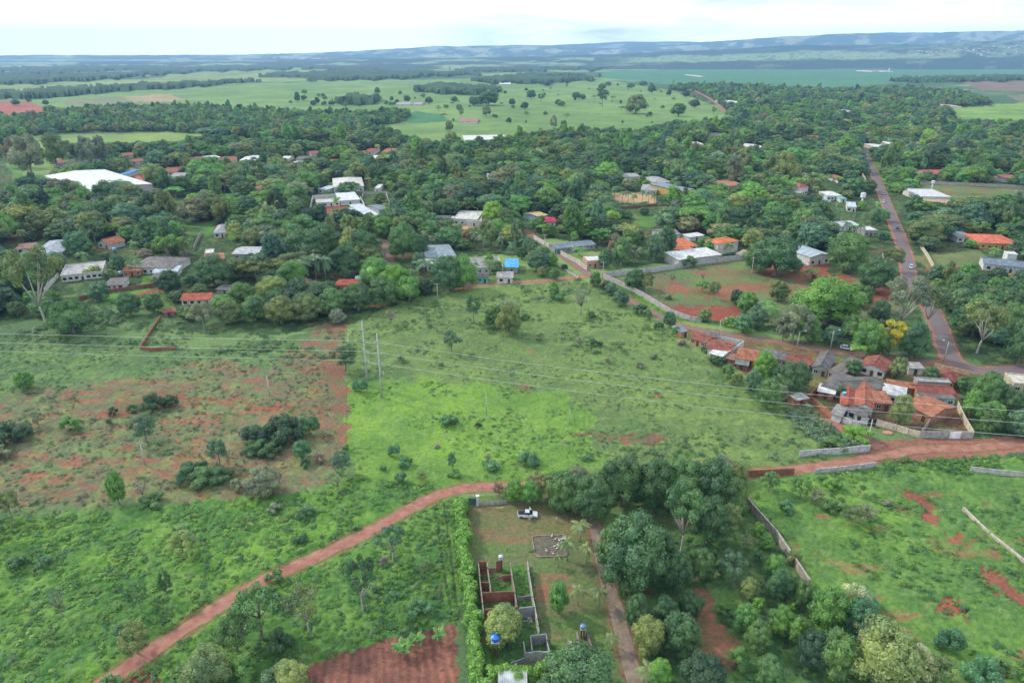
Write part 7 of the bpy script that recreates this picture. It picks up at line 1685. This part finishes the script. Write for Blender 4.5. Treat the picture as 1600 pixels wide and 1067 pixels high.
def build_ground_cover():
    rng = np.random.default_rng(21)
    weeds = [weed_mesh(s, 150, LEAFI) for s in range(4)]
    pts = []
    def cover(poly, sp, smin, smax, tones, keepn=.0, avoid=('rut_a', 'rut_b')):
        P = POLY[poly] if isinstance(poly, str) else poly
        ys = [p[1] for p in P]; Y0, Y1 = G(800, min(1110, max(ys))).y, G(800, min(ys)).y
        Y = Y0
        while Y < Y1:
            half = Y * .95 + 35; xs = np.arange(-half, half, sp); xs = xs + (rng.random(len(xs)) - .5) * sp; yy = Y + (rng.random(len(xs)) - .5) * sp
            px, py, _ = proj(xs, yy, 0)
            ok = inpoly(px, py, P) & (px > -160) & (px < 1760)
            for a in avoid: ok &= ~inpoly(px, py, POLY[a])
            nn = fbm(xs / 11, yy / 11, 300, 3); ok &= nn > keepn
            ok &= road_dist(xs, yy) > .8
            for x, y, v in zip(xs[ok], yy[ok], nn[ok]):
                s = smin + (smax - smin) * rng.random() ** 2
                pts.append((x, y, 0, s, s, s * (.55 + .4 * rng.random()), rng.random() * 6.28, int(rng.integers(4)), jit(tones[int(rng.integers(len(tones)))], .2)))
            Y += sp
    g1, g2, g3, g4 = (0.16, 0.31, 0.055), (0.12, 0.25, 0.055), (0.075, 0.19, 0.075), (0.21, 0.36, 0.08)
    cover('fore_left', 1.45, .9, 2.4, [g1, g1, g2, g2, g3, g4], .30)
    cover('fore_mid', 1.45, .9, 2.2, [g1, g2, g2, g3], .28)
    cover('right_field', 1.9, .8, 2.4, [g1, g2, g4, g2, g3], .42, ('rf_red1', 'rf_red3'))
    cover('lime', 1.9, .6, 1.5, [g4, g1, g2], .50)
    cover('center', 1.9, .4, 1.6, [(0.15, 0.26, 0.10), (0.13, 0.23, 0.10), (0.22, 0.29, 0.16), (0.10, 0.19, 0.09), (0.17, 0.29, 0.10)], .46)
    cover('field_left', 2.0, .5, 1.8, [(0.11, 0.22, 0.09), (0.14, 0.26, 0.09), (0.19, 0.25, 0.15), (0.08, 0.16, 0.075)], .42, ('red_track',))
    sg = [(0.12, 0.24, 0.10), (0.09, 0.19, 0.085), (0.18, 0.25, 0.14), (0.13, 0.28, 0.09)]
    cover([(60, 512), (150, 480), (280, 520), (430, 520), (540, 500), (540, 566), (420, 562), (300, 548), (160, 545), (0, 530)], 3.0, 1.4, 4.2, sg, .46)
    cover([(140, 470), (260, 450), (290, 500), (280, 520), (240, 520), (200, 510), (130, 515), (60, 510)], 3.0, 1.2, 3.6, sg, .45)
    cover([(560, 500), (720, 452), (905, 436), (960, 455), (1050, 530), (1000, 560), (800, 540), (600, 560)], 3.6, 1.0, 3.2, sg, .52)
    cover([(1100, 680), (1290, 690), (1290, 725), (1170, 735), (1000, 745), (900, 720)], 2.6, 1.0, 3.0, sg, .45)
    cover('orchard', 2.2, .7, 1.8, [g2, g3, (0.05, 0.1, 0.04)], .45, ('orchard_red',))
    cover('ruin_floor', 1.5, .5, 1.4, [g1, g2, g3], .38)
    cover('yard', 2.4, .4, 1.0, [g2, g3], .55, ('yard_bare', 'yard_tan'))
    cover('fenced', 3.0, .4, 1.2, [g2, g3], .58, ('fenced_red2',))
    cover('verge', 2.0, .8, 1.8, [g1, g4, g2], .3)
    cover('bush_right', 2.5, 1, 2.6, [g2, g3], .2)
    cover([(1225, 640), (1262, 640), (1340, 690), (1350, 700), (1290, 700), (1240, 665)], 1.5, 2.0, 4.2, [(0.17, 0.28, 0.16), (0.2, 0.27, 0.18), (0.14, 0.24, 0.13)], .2)
    cover([(1370, 722), (1600, 712), (1620, 732), (1500, 736), (1390, 738)], 1.4, 1.4, 2.8, [g1, g2, (0.07, 0.19, 0.06)], .25)
    # small cuttings on the ploughed plot
    P = POLY['plowed']
    for yy in np.arange(G(800, 1110).y, G(800, 975).y, 1.3):
        for xx in np.arange(-50, -8, 1.5):
            a, b = xx + rng.normal() * .25, yy + rng.normal() * .3; px, py, _ = proj(a, b, 0)
            if inpoly(np.array([px]), np.array([py]), P)[0] and rng.random() < .55: s = .22 + .3 * rng.random(); pts.append((a, b, .05, s, s, s * .7, rng.random() * 6.28, int(rng.integers(4)), jit((.26, .27, .17), .3)))
    print('weeds', len(pts))
    gn_instancer('weeds', pts, weeds, 'dense low weeds and tall grass covering the open fields', 'weeds')

def build_haze():
    mb = MB().box(-34000, -2000, -4, 34000, 15200, 560)
    m = bpy.data.materials.new('haze'); m.use_nodes = True; nt = m.node_tree; nt.nodes.clear()
    om = nt.nodes.new('ShaderNodeOutputMaterial'); v = nt.nodes.new('ShaderNodeVolumePrincipled')
    v.inputs['Color'].default_value = (*HAZE_COLOR, 1); v.inputs['Density'].default_value = HAZE_DENSITY; v.inputs['Anisotropy'].default_value = 0.2
    nt.links.new(v.outputs[0], om.inputs['Volume'])
    o = mb.build('haze', m); tag(o, kind='stuff')

# ================================================================== build everything
build_ground(); build_roads(); build_hills()
build_village(); build_left(); build_mid()
build_poles(); build_homestead()
hedge('long tall lime green hedge running down the left side of the yard', [(720, 795), (722, 840), (728, 890), (733, 940), (738, 990), (743, 1040), (748, 1100)], 2.7, 3.4, 'lime', 'the long lime hedge')
hedge('short clipped yellow-green hedge near the bottom frame edge', [(765, 1064), (800, 1063), (835, 1061), (866, 1058)], 2.6, 3.0, 'lime', 'the short clipped hedge')
hedge('clipped dark hedge in front of the tan roofed house', [(1445, 328), (1495, 331)], 3, 2.2, 'fresh')
build_plants(); build_ground_cover(); build_haze()
# every label must single out one thing
_seen = {}
for o in sc.objects:
    if o.parent is None and o.get('label'): _seen.setdefault(o['label'], []).append(o.name)
for k, v in _seen.items():
    if len(v) > 1: print('SAME', k, len(v))
    if not 4 <= len(k.split()) <= 16: print('LEN', k)
